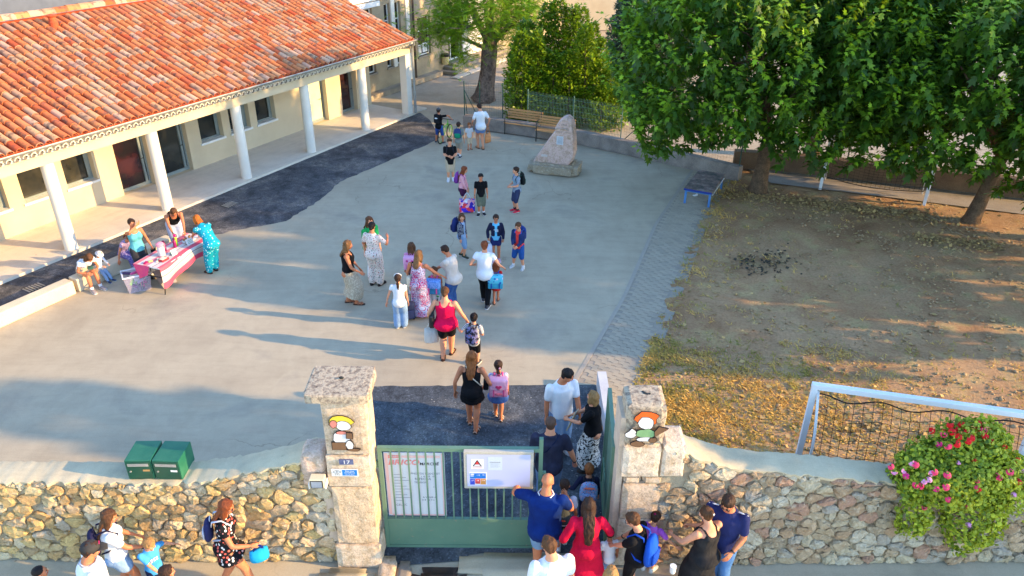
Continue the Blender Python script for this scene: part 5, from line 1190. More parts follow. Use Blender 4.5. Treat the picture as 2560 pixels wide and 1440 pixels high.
# dead shrub and fallen sticks by the retaining wall; flowering plant on the wall
M_IVY = leaf_mat('plant_leaf', (56, 92, 26), (106, 136, 36), (190, 198, 56), .28, .5)
def flower_plant():
    c = Vector((6.2, 8.2, 1.55)); t = thing('flowering_plant', 'big mound of trailing geranium and ivy with red and pink flowers on the wall', 'plant', c); rng = np.random.default_rng(5)
    rndv = lambda n: rng.normal(0, 1, (n, 3))
    def mound(n, cen, r, zmin=-.5):
        d = rdir(n, rng, zmin); q = lobes(d, cen[0] * 3.1); return np.array(cen) + d * (q * rng.uniform(.82, 1.03, n))[:, None] * np.array(r), d
    parts = [mound(11000, (0.02, -.1, .15), (.84, .5, .58)), mound(1500, (.1, .0, .62), (.5, .36, .36)), mound(1800, (.28, -.32, -.45), (.42, .26, .62), -.95), mound(800, (-.55, -.26, -.4), (.24, .2, .44), -.95), mound(900, (.62, -.2, .0), (.3, .34, .5)), mound(700, (-.62, -.12, .2), (.3, .32, .42))]
    P = np.concatenate([p for p, _ in parts]); Dn = np.concatenate([d for _, d in parts]); n = len(P)
    rv = np.array([(math.sin(a) * .5 * (1 if k % 2 else .78), .5 - math.cos(a) * .5 * (1 if k % 2 else .78), -.1) for k, a in enumerate(np.linspace(0, 2 * math.pi, 10, endpoint=False))] + [(0, .5, .06)], np.float32); rf = np.array([(10, k, (k + 1) % 10) for k in range(10)], np.int32)
    T = rndv(n) * .8 + np.array([0, -.1, -.25]); V, F = scatter(rv, rf, P, frames(T, Dn + rndv(n) * .35), rng.uniform(.035, .07, n)); y = np.clip(rng.normal(.38, .3, n) + .25 * (Dn[:, 0] > .1), 0, 1)
    link('foliage', raw_mesh('foliage', V, F, M_IVY, attr={'young': np.repeat(y, 11)}), t, kind='stuff')
    cols = {'red_flower': (214, 30, 36), 'pink_flower': (228, 60, 110), 'magenta_flower': (206, 40, 120), 'pale_flower': (222, 150, 200)}
    ms = {}
    for k, c_ in cols.items():
        b = MB()
        for q in range(26):
            d = rdir(1, rng, -.2)[0]; p = Vector(d) * .055; s = Vector(rdir(1, rng)[0]).cross(Vector(d)).normalized() * .022; u = Vector(d).cross(s.normalized()) * .022
            b.add([p - s, p + u, p + s, p - u], [(0, 1, 2, 3)])
        m_ = NT(k); m_.base(m_.ramp(m_.rnd(), [(0, tuple(x * .75 for x in srgb(c_)[:3]) + (1,)), (1, srgb(c_))])); m_.set(.6, .2); ms[k] = b.mesh(k, m_.m)
    def fl(kind, px, py, y, s=1.0):
        d = at(px, py, 0) - Vector((0, 0, CAMH)); k = (y - (.14 if y < 7.95 else .05)) / d.y; p = Vector((0, 0, CAMH)) + d * k; o = link(kind, ms[kind], t, p - c); o.scale = (s * .82,) * 3; o.rotation_euler = (random.uniform(0, 3), random.uniform(0, 3), 0)
    for px, py, y in ((2375, 1062, 8.3), (2392, 1072, 8.3), (2402, 1058, 8.3), (2410, 1080, 8.2), (2438, 1062, 8.35), (2452, 1075, 8.3), (2445, 1060, 8.3), (2470, 1085, 8.2), (2475, 1100, 8.1), (2428, 1095, 8.0), (2395, 1092, 8.0), (2380, 1080, 8.1), (2328, 1076, 8.3), (2356, 1080, 8.3), (2515, 1110, 8.2), (2540, 1145, 8.1), (2545, 1205, 7.9), (2392, 1110, 7.85), (2420, 1102, 7.9), (2462, 1090, 8.1)): fl('red_flower', px, py, y, 1.05)
    for px, py, y in ((2288, 1162, 7.72), (2300, 1215, 7.66), (2290, 1212, 7.66), (2368, 1188, 7.62), (2365, 1218, 7.55), (2226, 1166, 7.9), (2335, 1180, 7.66), (2370, 1115, 7.8), (2525, 1180, 7.8)): fl('pink_flower', px, py, y, 1.0)
    for px, py, y in ((2340, 1222, 7.6), (2265, 1190, 7.75), (2347, 1110, 7.9)): fl('magenta_flower', px, py, y, .9)
    for px, py, y in ((2236, 1180, 7.85), (2310, 1204, 7.68), (2322, 1200, 7.66), (2280, 1158, 7.76), (2262, 1178, 7.78), (2330, 1184, 7.68), (2555, 1175, 7.95)): fl('pale_flower', px, py, y, .85)
    fk = np.nonzero((Dn[:, 1] < -.1) & (P[:, 2] > -.5))[0]
    for k in rng.choice(fk, 26, False):
        o = link(kd := ['red_flower', 'pink_flower', 'pink_flower', 'pale_flower'][k % 4], ms[kd], t, Vector(P[k]) * 1.03); o.scale = (rng.uniform(.5, .85),) * 3; o.rotation_euler = (k % 3, k % 5, 0)
    b = MB(); b.lathe([(.2, -.3), (.28, .05), (.3, .08), (.26, .07), (.05, .05)], 14, (0, .0, -.05)); tri_smooth(b.build('pot', M_TERRA, t))
flower_plant()
# ------------------------------------------------------------------ ground cover
def cover():
    rng = np.random.default_rng(11)
    edge = field_edge
    # dry and green grass tufts, thick beside the path and in the near sunlit corner
    N = 22000; X = np.where(rng.uniform(0, 1, N) < .5, rng.uniform(2.4, 7.5, N), rng.uniform(2.4, 11.5, N)); Y = np.where(rng.uniform(0, 1, N) < .5, rng.uniform(9.6, 14.2, N), rng.uniform(9.2, 24, N)); e = np.array([edge(y) for y in Y])
    d = X - e; near = np.exp(-((Y - 12.0) / 1.6) ** 2) * np.exp(-np.clip(d, 0, 9) / 2.8)
    pr = np.clip(.75 * np.exp(-np.clip(d, 0, 9) / .45) + .85 * near + .03, 0, 1); pat = np.array([mnoise.noise(Vector((x * .9, y * .9, 3))) for x, y in zip(X, Y)]); keep = (d > .02) & (rng.uniform(0, 1, N) < pr * np.clip(.75 + 1.2 * pat, 0.1, 1.2))
    X, Y, pat = X[keep], Y[keep], pat[keep]; n = len(X); K = 7
    bx = np.repeat(X, K) + rng.normal(0, .05, n * K); by = np.repeat(Y, K) + rng.normal(0, .05, n * K); T = np.stack([rng.normal(0, .8, n * K), rng.normal(0, .8, n * K), np.abs(rng.normal(.7, .3, n * K))], 1)
    BV = np.array([(-.09, 0, 0), (.09, 0, 0), (.03, .6, -.05), (0, 1, -.22)], np.float32); BF = np.array([(0, 1, 2), (0, 2, 3)], np.int32)
    V, F = scatter(BV, BF, np.stack([bx, by, np.full(n * K, .0)], 1), frames(T, np.tile([[0, 0, 1.]], (n * K, 1)) + .01), rng.uniform(.05, .13, n * K))
    y = np.clip(.5 + np.repeat(pat, K) * 1.6 + rng.normal(0, .25, n * K), 0, 1)
    m = leaf_mat('dry_grass', (104, 122, 46), (150, 146, 62), (222, 182, 100), .25, .8); link('grass_tufts', raw_mesh('grass_tufts', V, F, m, attr={'young': np.repeat(y, 4)}), kind='stuff')
    # fallen leaves: heaps along the foot of the trees, a few everywhere
    P = []
    for (x0, y0, x1, y1, w_, n) in ((6.2, 22.9, 12.6, 20.9, .22, 900), (8.5, 22.2, 12.8, 20.6, .4, 600), (11.2, 19.5, 13.3, 19.0, .25, 500), (7.3, 22.0, 8.2, 22.6, .5, 150), (3, 10.4, 7.5, 12.2, .8, 350), (5.5, 11.3, 8.5, 10.2, .5, 350)):
        u = rng.uniform(0, 1, n); P.append(np.stack([x0 + (x1 - x0) * u + rng.normal(0, w_, n), y0 + (y1 - y0) * u + rng.normal(0, w_, n), np.full(n, .03)], 1))
    n = 700; P.append(np.stack([rng.uniform(3, 15, n), rng.uniform(9.5, 22, n), np.full(n, .025)], 1)); P = np.concatenate(P); P = P[P[:, 0] > np.array([edge(y) for y in P[:, 1]]) + .05]; n = len(P)
    T = rng.normal(0, 1, (n, 3)) * np.array([1, 1, .25]); V, F = scatter(DIA_V * np.array([1.5, 1, 1.6], np.float32), DIA_F, P, frames(T, np.tile([[0, 0, 1.]], (n, 1)) + rng.normal(0, .4, (n, 3))), rng.uniform(.05, .14, n))
    y = rng.uniform(0, 1, n); m = leaf_mat('fallen_leaf', (112, 92, 60), (156, 130, 84), (204, 170, 110), .1, .85); link('fallen_leaves', raw_mesh('fallen_leaves', V, F, m, attr={'young': np.repeat(y, 4)}), kind='stuff')
    # clods of earth
    t_ = MB().ell((0, 0, 0), (1, 1, .6), 5, 4); cv = np.array(t_.v, np.float32); tris = []
    for f in t_.f: tris += [f] if len(f) == 3 else [(f[0], f[1], f[2]), (f[0], f[2], f[3])]
    cf = np.array(tris, np.int32); n = 7000; X = rng.uniform(2.6, 16, n); Y = rng.uniform(9, 22.5, n); pat = np.array([mnoise.noise(Vector((x * .8, y * .8, 8))) + .5 * mnoise.noise(Vector((x * 2.2, y * 2.2, 1))) for x, y in zip(X, Y)])
    keep = (pat > -.05) & (X > np.array([edge(y) for y in Y]) + .15); X, Y = X[keep], Y[keep]; n = len(X); cvn = cv + rng.normal(0, .18, cv.shape).astype(np.float32)
    V, F = scatter(cvn, cf, np.stack([X, Y, np.full(n, .012)], 1), frames(rng.normal(0, 1, (n, 3)) * np.array([1, 1, .2]), np.tile([[0, 0, 1.]], (n, 1))), np.abs(rng.normal(.016, .013, n)) + .005)
    m = mat('clod', (178, 152, 116), (152, 128, 96), 3, .95, .5, 40, .1); link('earth_clods', raw_mesh('earth_clods', V, F, m), kind='stuff')
    # dark burnt scraps in the middle of the field
    n = 150; c_ = [at(1865, 650), at(1940, 660), at(1890, 670), at(1930, 635)]; P = np.concatenate([np.stack([rng.normal(c.x, .28, n // 4), rng.normal(c.y, .3, n // 4), np.full(n // 4, .03)], 1) for c in c_]); n = len(P)
    V, F = scatter(DIA_V * np.array([2, 1, 2], np.float32), DIA_F, P, frames(rng.normal(0, 1, (n, 3)) * np.array([1, 1, .3]), np.tile([[0, 0, 1.]], (n, 1)) + rng.normal(0, .4, (n, 3))), rng.uniform(.04, .12, n)); link('burnt_scraps', raw_mesh('burnt_scraps', V, F, mat('burnt', (60, 54, 46), (78, 70, 54))), kind='stuff')
cover()
b = MB()
for k in range(9):
    p = Vector((12.6 + random.gauss(0, .5), 20.2 + random.gauss(0, .4), .03)); a = random.uniform(0, 3); L = random.uniform(.25, .6); b.sweep([p, p + Vector((math.cos(a) * L * .5, math.sin(a) * L * .5, .03)), p + Vector((math.cos(a) * L, math.sin(a) * L, .0))], [.012, .01, .005], n=5)
b.build('fallen_twigs', mat('twig', (170, 150, 120), (140, 120, 96)), None, kind='stuff')
# ------------------------------------------------------------------ people
def skin_mat(name, c):
    t = NT(name); col = t.ramp(t.noise(9, 4), [(.35, srgb(c)), (.7, tuple(x * .88 for x in srgb(c)[:3]) + (1,))]); t.base(col); t.set(.55, .35)
    t.b.inputs['Subsurface Weight'].default_value = .08; t.b.inputs['Subsurface Radius'].default_value = (.02, .008, .004); t.b.inputs['Subsurface Scale'].default_value = .3; return t.m
SK = {k: skin_mat('skin_' + k, c) for k, c in {'fair': (216, 148, 112), 'tan': (194, 120, 82), 'olive': (176, 108, 74), 'brown': (140, 84, 58)}.items()}
M_EYE = mat('eye_dark', (34, 26, 22), None, 5, .2, 0, spec=.5, fine=0); M_EYEW = mat('eye_white', (214, 208, 202), None, 5, .3, 0, fine=0); M_LIP = mat('lip', (176, 92, 84), None, 5, .5, 0, fine=0)
def hair_mat(name, c, c2):
    t = NT(name); v = t.mapping((38, 38, 5)); n1 = t.noise(1.6, 5, .6, vec=v)
    col = t.ramp(n1, [(.3, srgb(c)), (.62, srgb(c2))]); col = t.mix(.5, col, t.ramp(t.noise(3.2, 3), [(.35, srgb(c)), (.7, srgb(c2))]))
    t.base(t.mix(1.0, col, (.62, .6, .6, 1), 'MULTIPLY')); t.set(.6, .22); t.bump(n1, .8, .012); return t.m
HAIR = {k: hair_mat('hair_' + k, a, b) for k, (a, b) in {'black': ((22, 18, 18), (46, 36, 32)), 'dark': ((42, 28, 22), (84, 58, 42)), 'brown': ((70, 44, 28), (124, 84, 52)), 'red': ((112, 54, 30), (170, 92, 48)), 'ginger': ((124, 66, 32), (188, 116, 60)), 'honey': ((98, 66, 40), (168, 124, 78)), 'orange': ((188, 84, 24), (232, 140, 50)), 'blond': ((150, 108, 60), (206, 162, 104)), 'shave': ((86, 66, 56), (120, 92, 76)), 'buzz': ((60, 44, 38), (92, 66, 54)), 'grey': ((110, 96, 88), (160, 146, 134))}.items()}
def cloth(name, c, c2=None, kind='plain', c3=None, sc=14.0, rough=.9):
    if name in _MC: return _MC[name]
    t = NT(name); C1 = srgb(c); C2 = srgb(c2) if c2 else tuple(x * .85 for x in C1[:3]) + (1,); C3 = srgb(c3) if c3 else C2
    if kind == 'plain': col = t.ramp(t.noise(5, 3), [(.35, C1), (.7, C2)])
    elif kind == 'flower':
        vo = t.n('TexVoronoi'); vo.inputs['Scale'].default_value = sc; t.l(t.obj(), vo.inputs['Vector'])
        col = t.mix(t.ramp(vo.outputs['Distance'], [(.3, (1,) * 3), (.36, (0,) * 3)]), C1, t.mix(t.ramp(vo.outputs['Color'], [(.45, (0,) * 3), (.5, (1,) * 3)]), C2, C3))
    elif kind == 'speck':
        col = t.ramp(t.noise(sc, 5, .65), [(.46, C1), (.5, C2), (.6, C2), (.64, C3)])
    elif kind == 'stripe':
        wv = t.n('TexWave', bands_direction='Z'); wv.inputs['Scale'].default_value = sc; t.l(t.obj(), wv.inputs['Vector']); col = t.ramp(wv.outputs['Fac'], [(.45, C1), (.55, C2)])
    elif kind == 'denim':
        col = t.ramp(t.noise(4, 5, .6), [(.3, C1), (.65, C2)]); col = t.mix(.25, col, t.ramp(t.noise(120, 2), [(.35, C1), (.65, C3)]))
    elif kind == 'medallion':
        vo = t.n('TexVoronoi'); vo.inputs['Scale'].default_value = 4.2; t.l(t.obj(), vo.inputs['Vector'])
        rg = t.math('FRACT', t.math('MULTIPLY', vo.outputs['Distance'], 5.5)); col = t.ramp(rg, [(.0, C2), (.3, C1), (.55, C3), (.8, C1)], 'CONSTANT')
        sp = t.ramp(t.noise(38, 3, .6), [(.5, (0,) * 3), (.55, (1,) * 3)]); col = t.mix(sp, col, t.mix(t.ramp(t.noise(6, 2), [(.48, (0,) * 3), (.52, (1,) * 3)]), C1, C3))
    t.base(col); t.set(rough, .15)
    f = t.noise(7, 3, .55, vec=t.mapping((1, 1, .55)), dist=.7); w_ = t.noise(160, 2)
    p_ = t.bump(f, .55, .05); t.bump(w_, .08, .003, p_); _MC[name] = t.m; return t.m
# head, height 1 from chin to crown, centred
def head_template(vx):
    m = MB()
    m.ell((0, -.06, .13), (.355, .43, .37), 20, 14); m.ell((0, .06, -.06), (.295, .335, .36), 18, 12); m.ell((0, .17, -.31), (.185, .19, .17), 14, 10)
    m.ell((0, -.16, -.2), (.22, .2, .26), 12, 8); m.ell((0, .34, .075), (.22, .075, .055), 12, 8)
    m.sweep([(0, .375, .07), (0, .42, -.04), (0, .45, -.10), (0, .40, -.135)], [.035, .05, .062, .05], n=8)
    for s in (-1, 1):
        m.ell((s * .20, .27, -.07), (.11, .10, .10), 10, 8); m.ell((s * .345, -.02, -.02), (.04, .085, .13), 8, 8, Matrix.Rotation(s * .25, 3, 'Z'))
    me = remesh(m, vx, 2, .5); V = mesh_np(me); nf = len(me.polygons); F = np.empty(nf * 4, np.int32)
    loops = np.empty(len(me.loops), np.int32); me.loops.foreach_get('vertex_index', loops); ls = [tuple(p.vertices) for p in me.polygons]; bpy.data.meshes.remove(me)
    b = MB(); b.add([tuple(v) for v in V], ls, 0); 
    for s in (-1, 1):
        b.ell((s * .145, .345, .005), (.062, .035, .034), 8, 6, None, 1); b.ell((s * .142, .37, .004), (.03, .018, .031), 8, 6, None, 2)
        b.sweep([(s * .07, .395, .085), (s * .15, .388, .105), (s * .235, .33, .08)], [.012, .016, .008], n=5, mi=4)
    b.ell((0, .385, -.225), (.088, .035, .022), 10, 6, None, 3); return b
HEADS = (head_template(.066), head_template(.046))
def hand_template(curl):
    m = MB(); m.sweep([(0, -.06, 0), (0, .1, 0), (.005, .3, 0), (0, .5, 0), (0, .54, 0)], [.13, .17, .215, .22, .15], [.1, .09, .085, .07, .05], (1, 0, 0), 10)
    for i, (x, L, r) in enumerate(((.16, .40, .05), (.055, .46, .053), (-.055, .43, .05), (-.155, .33, .043))):
        p = Vector((x, .48, 0)); pts = [p.copy()]; a = 0; sp = (x) * .25
        for k, f in enumerate((.42, .33, .28)):
            a += curl * (1 + .12 * i) * (.7 + .3 * k); p = p + Vector((sp * L * f, math.cos(a) * L * f, -math.sin(a) * L * f)); pts.append(p.copy())
        m.capsule(pts, [r, r * .95, r * .88, r * .75], 6)
    m.capsule([(.1, .1, -.02), (.22, .24, -.06), (.28, .38, -.09 - .05 * curl), (.27 - .08 * curl, .50, -.12 - .1 * curl)], [.075, .062, .055, .045], 6); return m
HANDS = {'open': hand_template(.22), 'grip': hand_template(1.05), 'flat': hand_template(.06)}
def lerp(a, b, k): return a + (b - a) * k
def ik(S, T, a, b, pole):
    d = T - S; L = d.length; L = max(min(L, (a + b) * .995), abs(a - b) + .01); u = d.normalized() if d.length > 1e-6 else Vector((0, 0, -1)); x = (a * a - b * b + L * L) / (2 * L); h = math.sqrt(max(0, a * a - x * x))
    p = Vector(pole); p = p - u * p.dot(u); p = p.normalized() if p.length > 1e-6 else u.orthogonal(); return S + u * x + p * h, S + u * L
N_PEOPLE = 0
def fold(me, amp, seed, sc=(9, 9, 5)):
    V = mesh_np(me); n = len(V); nr = np.empty(n * 3, np.float32); me.vertices.foreach_get('normal', nr); nr = nr.reshape(-1, 3)
    d = np.array([mnoise.noise(Vector((v[0] * sc[0] + seed, v[1] * sc[1], v[2] * sc[2]))) for v in V], np.float32)
    V += nr * (d * amp)[:, None]; me.vertices.foreach_set('co', V.ravel()); me.update()
def person(label, pos, face, H=1.65, k=0.0, fem=False, fat=1.0, lean=0, twist=0, hy=0, hp=0, la=None, ra=None, lpole=None, rpole=None, hands='open', lhand=None, rhand=None, legs='stand', step=.16, lead=1, skin='tan', hair=('short', 'dark'),
           top=None, bottom=None, dress=None, shoes=('sneaker', (220, 218, 214)), socks=None, acc=(), z=0.0, tilt=0, group=None, near=False, footyaw=8, hd_side=0, seat=.38):
    """one figure: body skin fused from tapered limbs, clothes and hair as children. lengths are fractions of the height"""
    global N_PEOPLE; N_PEOPLE += 1; sd = N_PEOPLE * 3.7
    X = Vector((1, 0, 0)); hipz = lerp(.525, .475, k); shz = lerp(.815, .765, k); hh = lerp(.132, .172, k) * (1 if not fem else .985); shw = lerp(.106 if fem else .120, .100, k) * (fat ** .4); hw = lerp(.054 if fem else .05, .047, k); ua, fa = lerp(.172, .155, k), lerp(.142, .128, k); hl = lerp(.104, .1, k)
    knee = lerp(.282, .255, k); ank = .042
    th = D(lean); off = 0
    if legs == 'sit': pz = seat / H + .055
    else: pz = hipz
    if legs == 'sit': P0 = Vector((0, 0, pz + .0))
    else: P0 = Vector((0, -.26 * math.sin(th) * .55, hipz - .012 * (legs == 'walk')))
    dv = lambda a, s=0: Vector((math.sin(s) * .6, math.sin(a), math.cos(a))).normalized()
    sdl = D(tilt)
    W = P0 + dv(th * .45, sdl) * ((shz - hipz) * .36); CH = W + dv(th * .95, sdl) * ((shz - hipz) * .36); SH = CH + dv(th * 1.05, sdl) * ((shz - hipz) * .28); NK = SH + dv(th * 1.05 + D(4), sdl) * lerp(.043, .034, k)
    R = Matrix.Rotation(D(twist), 3, 'Z'); UX = R @ X; hx = lambda t_: X.lerp(UX, t_).normalized()
    up = dv(th * 1.0, sdl); fw = UX.cross(up).normalized() * -1; fw = up.cross(UX).normalized()      # chest frame: UX right, fw forward
    hpitch = th * .55 + D(hp); hyaw = D(twist + hy); hup = Matrix.Rotation(-hyaw, 3, 'Z') @ Vector((math.sin(D(hd_side)) * 1.0, math.sin(hpitch), math.cos(hpitch))); hup.normalize()
    HC = NK + hup * (hh * .60) + (Matrix.Rotation(-hyaw, 3, 'Z') @ Vector((0, hh * .16, 0)))
    hX = Matrix.Rotation(-hyaw, 3, 'Z') @ X; hF = hup.cross(hX).normalized(); hX = hF.cross(hup).normalized(); HM = Matrix((hX, hF, hup)).transposed()
    # legs
    L1, L2 = hipz - knee, knee - ank; LG = []
    for s in (-1, 1):
        hip = P0 + Vector((s * hw, 0, -.008))
        if legs == 'sit': ft = Vector((s * hw * 1.35, .27, ank)); pole = (0, .6, 1)
        elif legs == 'walk': ft = Vector((s * hw * .75, step * (.55 if s == lead else -.5), ank + (.0 if s == lead else .012))); pole = (0, 1, 0)
        elif legs == 'wide': ft = Vector((s * hw * 2.3, 0, ank)); pole = (0, 1, 0)
        elif legs == 'crouch': ft = Vector((s * hw * 1.5, .02, ank)); pole = (0, 1, .2)
        else: ft = Vector((s * hw * 1.12, .012 * s, ank)); pole = (0, 1, 0)
        ft = Vector((ft.x, ft.y + (0 if legs == 'sit' else 0), ft.z)); kn, an = ik(hip, ft, L1, L2, pole); LG.append((s, hip, kn, an))
    # arms
    AR = []
    for s, tgt, pole in ((-1, la, lpole), (1, ra, rpole)):
        S0 = SH + UX * (s * shw) - up * .012
        if tgt is None: T = S0 + Vector((s * .035, .03, -(ua + fa) * .985)); pole = pole or (s * .2, -1, 0)
        else: T = Vector(tgt); pole = pole or (s * .55, -.6, -.6)
        e, wv = ik(S0, T, ua, fa, pole); AR.append((s, S0, e, wv))
    f = fat; fy = fat * (1.0 if fat < 1.05 else 1.06); rk = lerp(1, .98, k)
    hipr = (lerp(.100 if fem else .093, .084, k) * f, lerp(.072, .064, k) * fy); wr = (lerp(.078 if fem else .086, .074, k) * f, lerp(.056 if fem else .06, .056, k) * fy); cr_ = (lerp(.088 if fem else .097, .080, k) * f ** .8, lerp(.062, .056, k) * fy); sr = (shw * .82, lerp(.048, .044, k) * f ** .5)
    TR = [(P0 - Vector((0, 0, .045)), hipr[0] * .8, hipr[1] * .85, 0), (P0 + dv(th * .2) * .015, hipr[0], hipr[1], 0), (P0.lerp(W, .55), lerp(hipr[0], wr[0], .6), lerp(hipr[1], wr[1], .6), .2), (W, wr[0], wr[1], .4), (W.lerp(CH, .55), lerp(wr[0], cr_[0], .65), lerp(wr[1], cr_[1], .7), .7), (CH, cr_[0], cr_[1], .9), (CH.lerp(SH, .55), cr_[0] * 1.02, cr_[1] * .97, 1), (SH - up * .016, sr[0], sr[1], 1)]
    nr_ = lerp(.036 if fem else .041, .033, k)
    def torso(m, infl, i0=0, i1=8, extra=None, neck=True):
        T_ = TR[i0:i1]; P = [t_[0] for t_ in T_]; A = [t_[1] + infl for t_ in T_]; B = [t_[2] + infl for t_ in T_]; SX = [hx(t_[3]) for t_ in T_]
        if extra: P = extra[0] + P; A = extra[1] + A; B = extra[2] + B; SX = [X] * len(extra[0]) + SX
        if neck and i1 == 8: P = P + [SH + up * .010, NK - up * .012]; A = A + [sr[0] * .62 + infl * .7, nr_ * 1.2 + infl * .8]; B = B + [sr[1] * .85 + infl, nr_ * 1.15 + infl]; SX = SX + [UX, UX]
        m.sweep(P, A, B, SX, 18)
    la_ = lambda g_: lerp(1, .92, k) * g_
    fr_ = .5 + .5 * f
    def arm(m, a, infl, u0, u1):
        s, S0, e, wv = a; ra_ = la_(.027 if fem else .031) * fr_; rb_ = la_(.022 if fem else .0255) * fr_; rc_ = la_(.0145 if fem else .0165)
        full = [S0, S0.lerp(e, .5), e, e.lerp(wv, .3), wv]; rr = [la_(.030 if fem else .034) * fr_, ra_, rb_, rb_ * 1.02, rc_]; pr = [0, .27, .54, .68, 1.0]
        pts = []; rs = []
        def smp(u): 
            for i in range(4):
                if u <= pr[i + 1] + 1e-9: t_ = (u - pr[i]) / (pr[i + 1] - pr[i]); return full[i].lerp(full[i + 1], t_), lerp(rr[i], rr[i + 1], t_)
            return full[-1], rr[-1]
        us = [u0] + [q for q in pr if u0 < q < u1] + [u1]
        for u in us: p, r_ = smp(u); pts.append(p); rs.append(r_ + infl)
        m.capsule(pts, rs, 10)
    def leg(m, g_, infl, u1, flare=0):
        s, hip, kn, an = g_; q = fr_ * lerp(1, .9, k); full = [hip, hip.lerp(kn, .5), kn, kn.lerp(an, .3), an]; rr = [.057 * q, .050 * q, .037 * q, .038 * q, .0235 * q]; pr = [0, .27, .54, .68, 1.0]; pts = []; rs = []
        for i in range(5):
            if pr[i] <= u1 + 1e-6: pts.append(full[i]); rs.append(rr[i] + infl + flare * pr[i])
            else:
                t_ = (u1 - pr[i - 1]) / (pr[i] - pr[i - 1]); pts.append(full[i - 1].lerp(full[i], t_)); rs.append(lerp(rr[i - 1], rr[i], t_) + infl + flare * u1); break
        m.capsule(pts, rs, 10)
    HEAD = HEADS[1 if near else 0]
    # ---- body
    m = MB(); torso(m, 0); m.sweep([SH - up * .01, NK, HC - hup * hh * .15], [nr_ * 1.15, nr_, nr_ * .9], n=12)
    for a in AR: m.ell(a[1] - up * .003, (.031 * fr_,) * 3, 10, 8) if k < .5 else m.ell(a[1], (.027,) * 3, 10, 8); arm(m, a, 0, 0, 1)
    for g_ in LG: leg(m, g_, 0, 1.0)
    if fem and k < .4:
        for s in (-1, 1): m.ell(CH + UX * (s * .045) + fw * (cr_[1] * .72) - up * .012, (.042, .036, .042), 12, 8)
    if legs != 'sit':
        for s in (-1, 1): m.ell(P0 + Vector((s * hipr[0] * .46, -hipr[1] * .55, -.012)), (hipr[0] * .56, hipr[1] * .62, .052), 10, 8)
    feet = []
    for s, hip, kn, an in LG:
        ya = -s * D(footyaw); fd = Vector((math.sin(-ya), math.cos(ya), 0)); heel = an - fd * .028; feet.append((s, an, fd))
        if shoes[0] in ('sandal', 'bare'): m.sweep([Vector((heel.x, heel.y, .016)), Vector((an.x, an.y, .024)), Vector((an.x, an.y, .018)) + fd * .05, Vector((an.x, an.y, .011)) + fd * .105], [.019, .024, .03, .02], [.016, .024, .016, .009], Vector((fd.y, -fd.x, 0)), 10)
    vox = .0105 if near else .0135
    me = remesh(m, vox, 3, .5); V = mesh_np(me); fs = [tuple(p.vertices) for p in me.polygons]; bpy.data.meshes.remove(me)
    b = MB(); b.add(V.tolist(), fs, 0)
    # joined on: the head with its face, and both hands with five fingers
    o = len(b.v); b.v.extend([tuple(HC + HM @ (Vector(v) * hh)) for v in HEAD.v]); b.f.extend([tuple(i + o for i in f_) for f_ in HEAD.f]); b.mi.extend(HEAD.mi)
    HND = []
    for a in AR:
        s, S0, e, wv = a; y = (wv - e).normalized(); hint = Vector((-s * .55, .75, .25)) if abs(y.z) > .6 else Vector((-s * .5, 0, 1)); x = hint - y * hint.dot(y); x.normalize(); zz_ = x.cross(y) * (1 if s < 0 else -1); M3 = Matrix((x, y, zz_)).transposed()
        T_ = HANDS[(lhand if s < 0 else rhand) or hands]; o = len(b.v); b.v.extend([tuple(wv + M3 @ (Vector(v) * hl)) for v in T_.v]); flip = M3.determinant() < 0
        b.f.extend([tuple(i + o for i in (f_[::-1] if flip else f_)) for f_ in T_.f]); b.mi.extend([0] * len(T_.f)); HND.append(wv + y * hl * .5)
    b.v = [tuple(Vector(v) * H) for v in b.v]
    hm = HAIR[hair[1]]
    body = b.mesh('person', [SK[skin], M_EYEW, M_EYE, M_LIP, hm], True); root = link('person', body, None, (pos[0], pos[1], z), -D(face), None, label, 'person', group)
    def put(mb, name, mt, voxel=None, fld=0, smooth=3, fsc=(9, 9, 5)):
        if voxel:
            me = remesh(mb, voxel, smooth, .5)
            if fld: fold(me, fld, sd, fsc)
            me.materials.clear(); me.materials.append(mt); me.name = name
        else: me = mb.mesh(name, mt, True)
        me.transform(Matrix.Scale(H, 4)); me.polygons.foreach_set('use_smooth', [True] * len(me.polygons)); return link(name, me, root)
    vc = .0112 if near else .0135
    def skirtpath(z1, flare, n=4):
        """rings from the hips down to height z1 above the feet, following the legs"""
        hipc = P0 - Vector((0, 0, .03)); kc = (LG[0][2] + LG[1][2]) / 2; ac = (LG[0][3] + LG[1][3]) / 2; P = []; A = []; B = []
        for i in range(n + 1):
            t_ = i / n; zt = lerp(hipc.z, z1, t_)
            c = hipc.lerp(kc, min(1, (hipc.z - zt) / max(1e-3, hipc.z - kc.z))) if zt > kc.z else kc.lerp(ac, (kc.z - zt) / max(1e-3, kc.z - ac.z)); P.append(Vector((c.x, c.y, zt))); A.append(hipr[0] * (1.06 + flare * t_)); B.append(hipr[1] * (1.12 + flare * 1.15 * t_))
        return P[::-1], A[::-1], B[::-1]
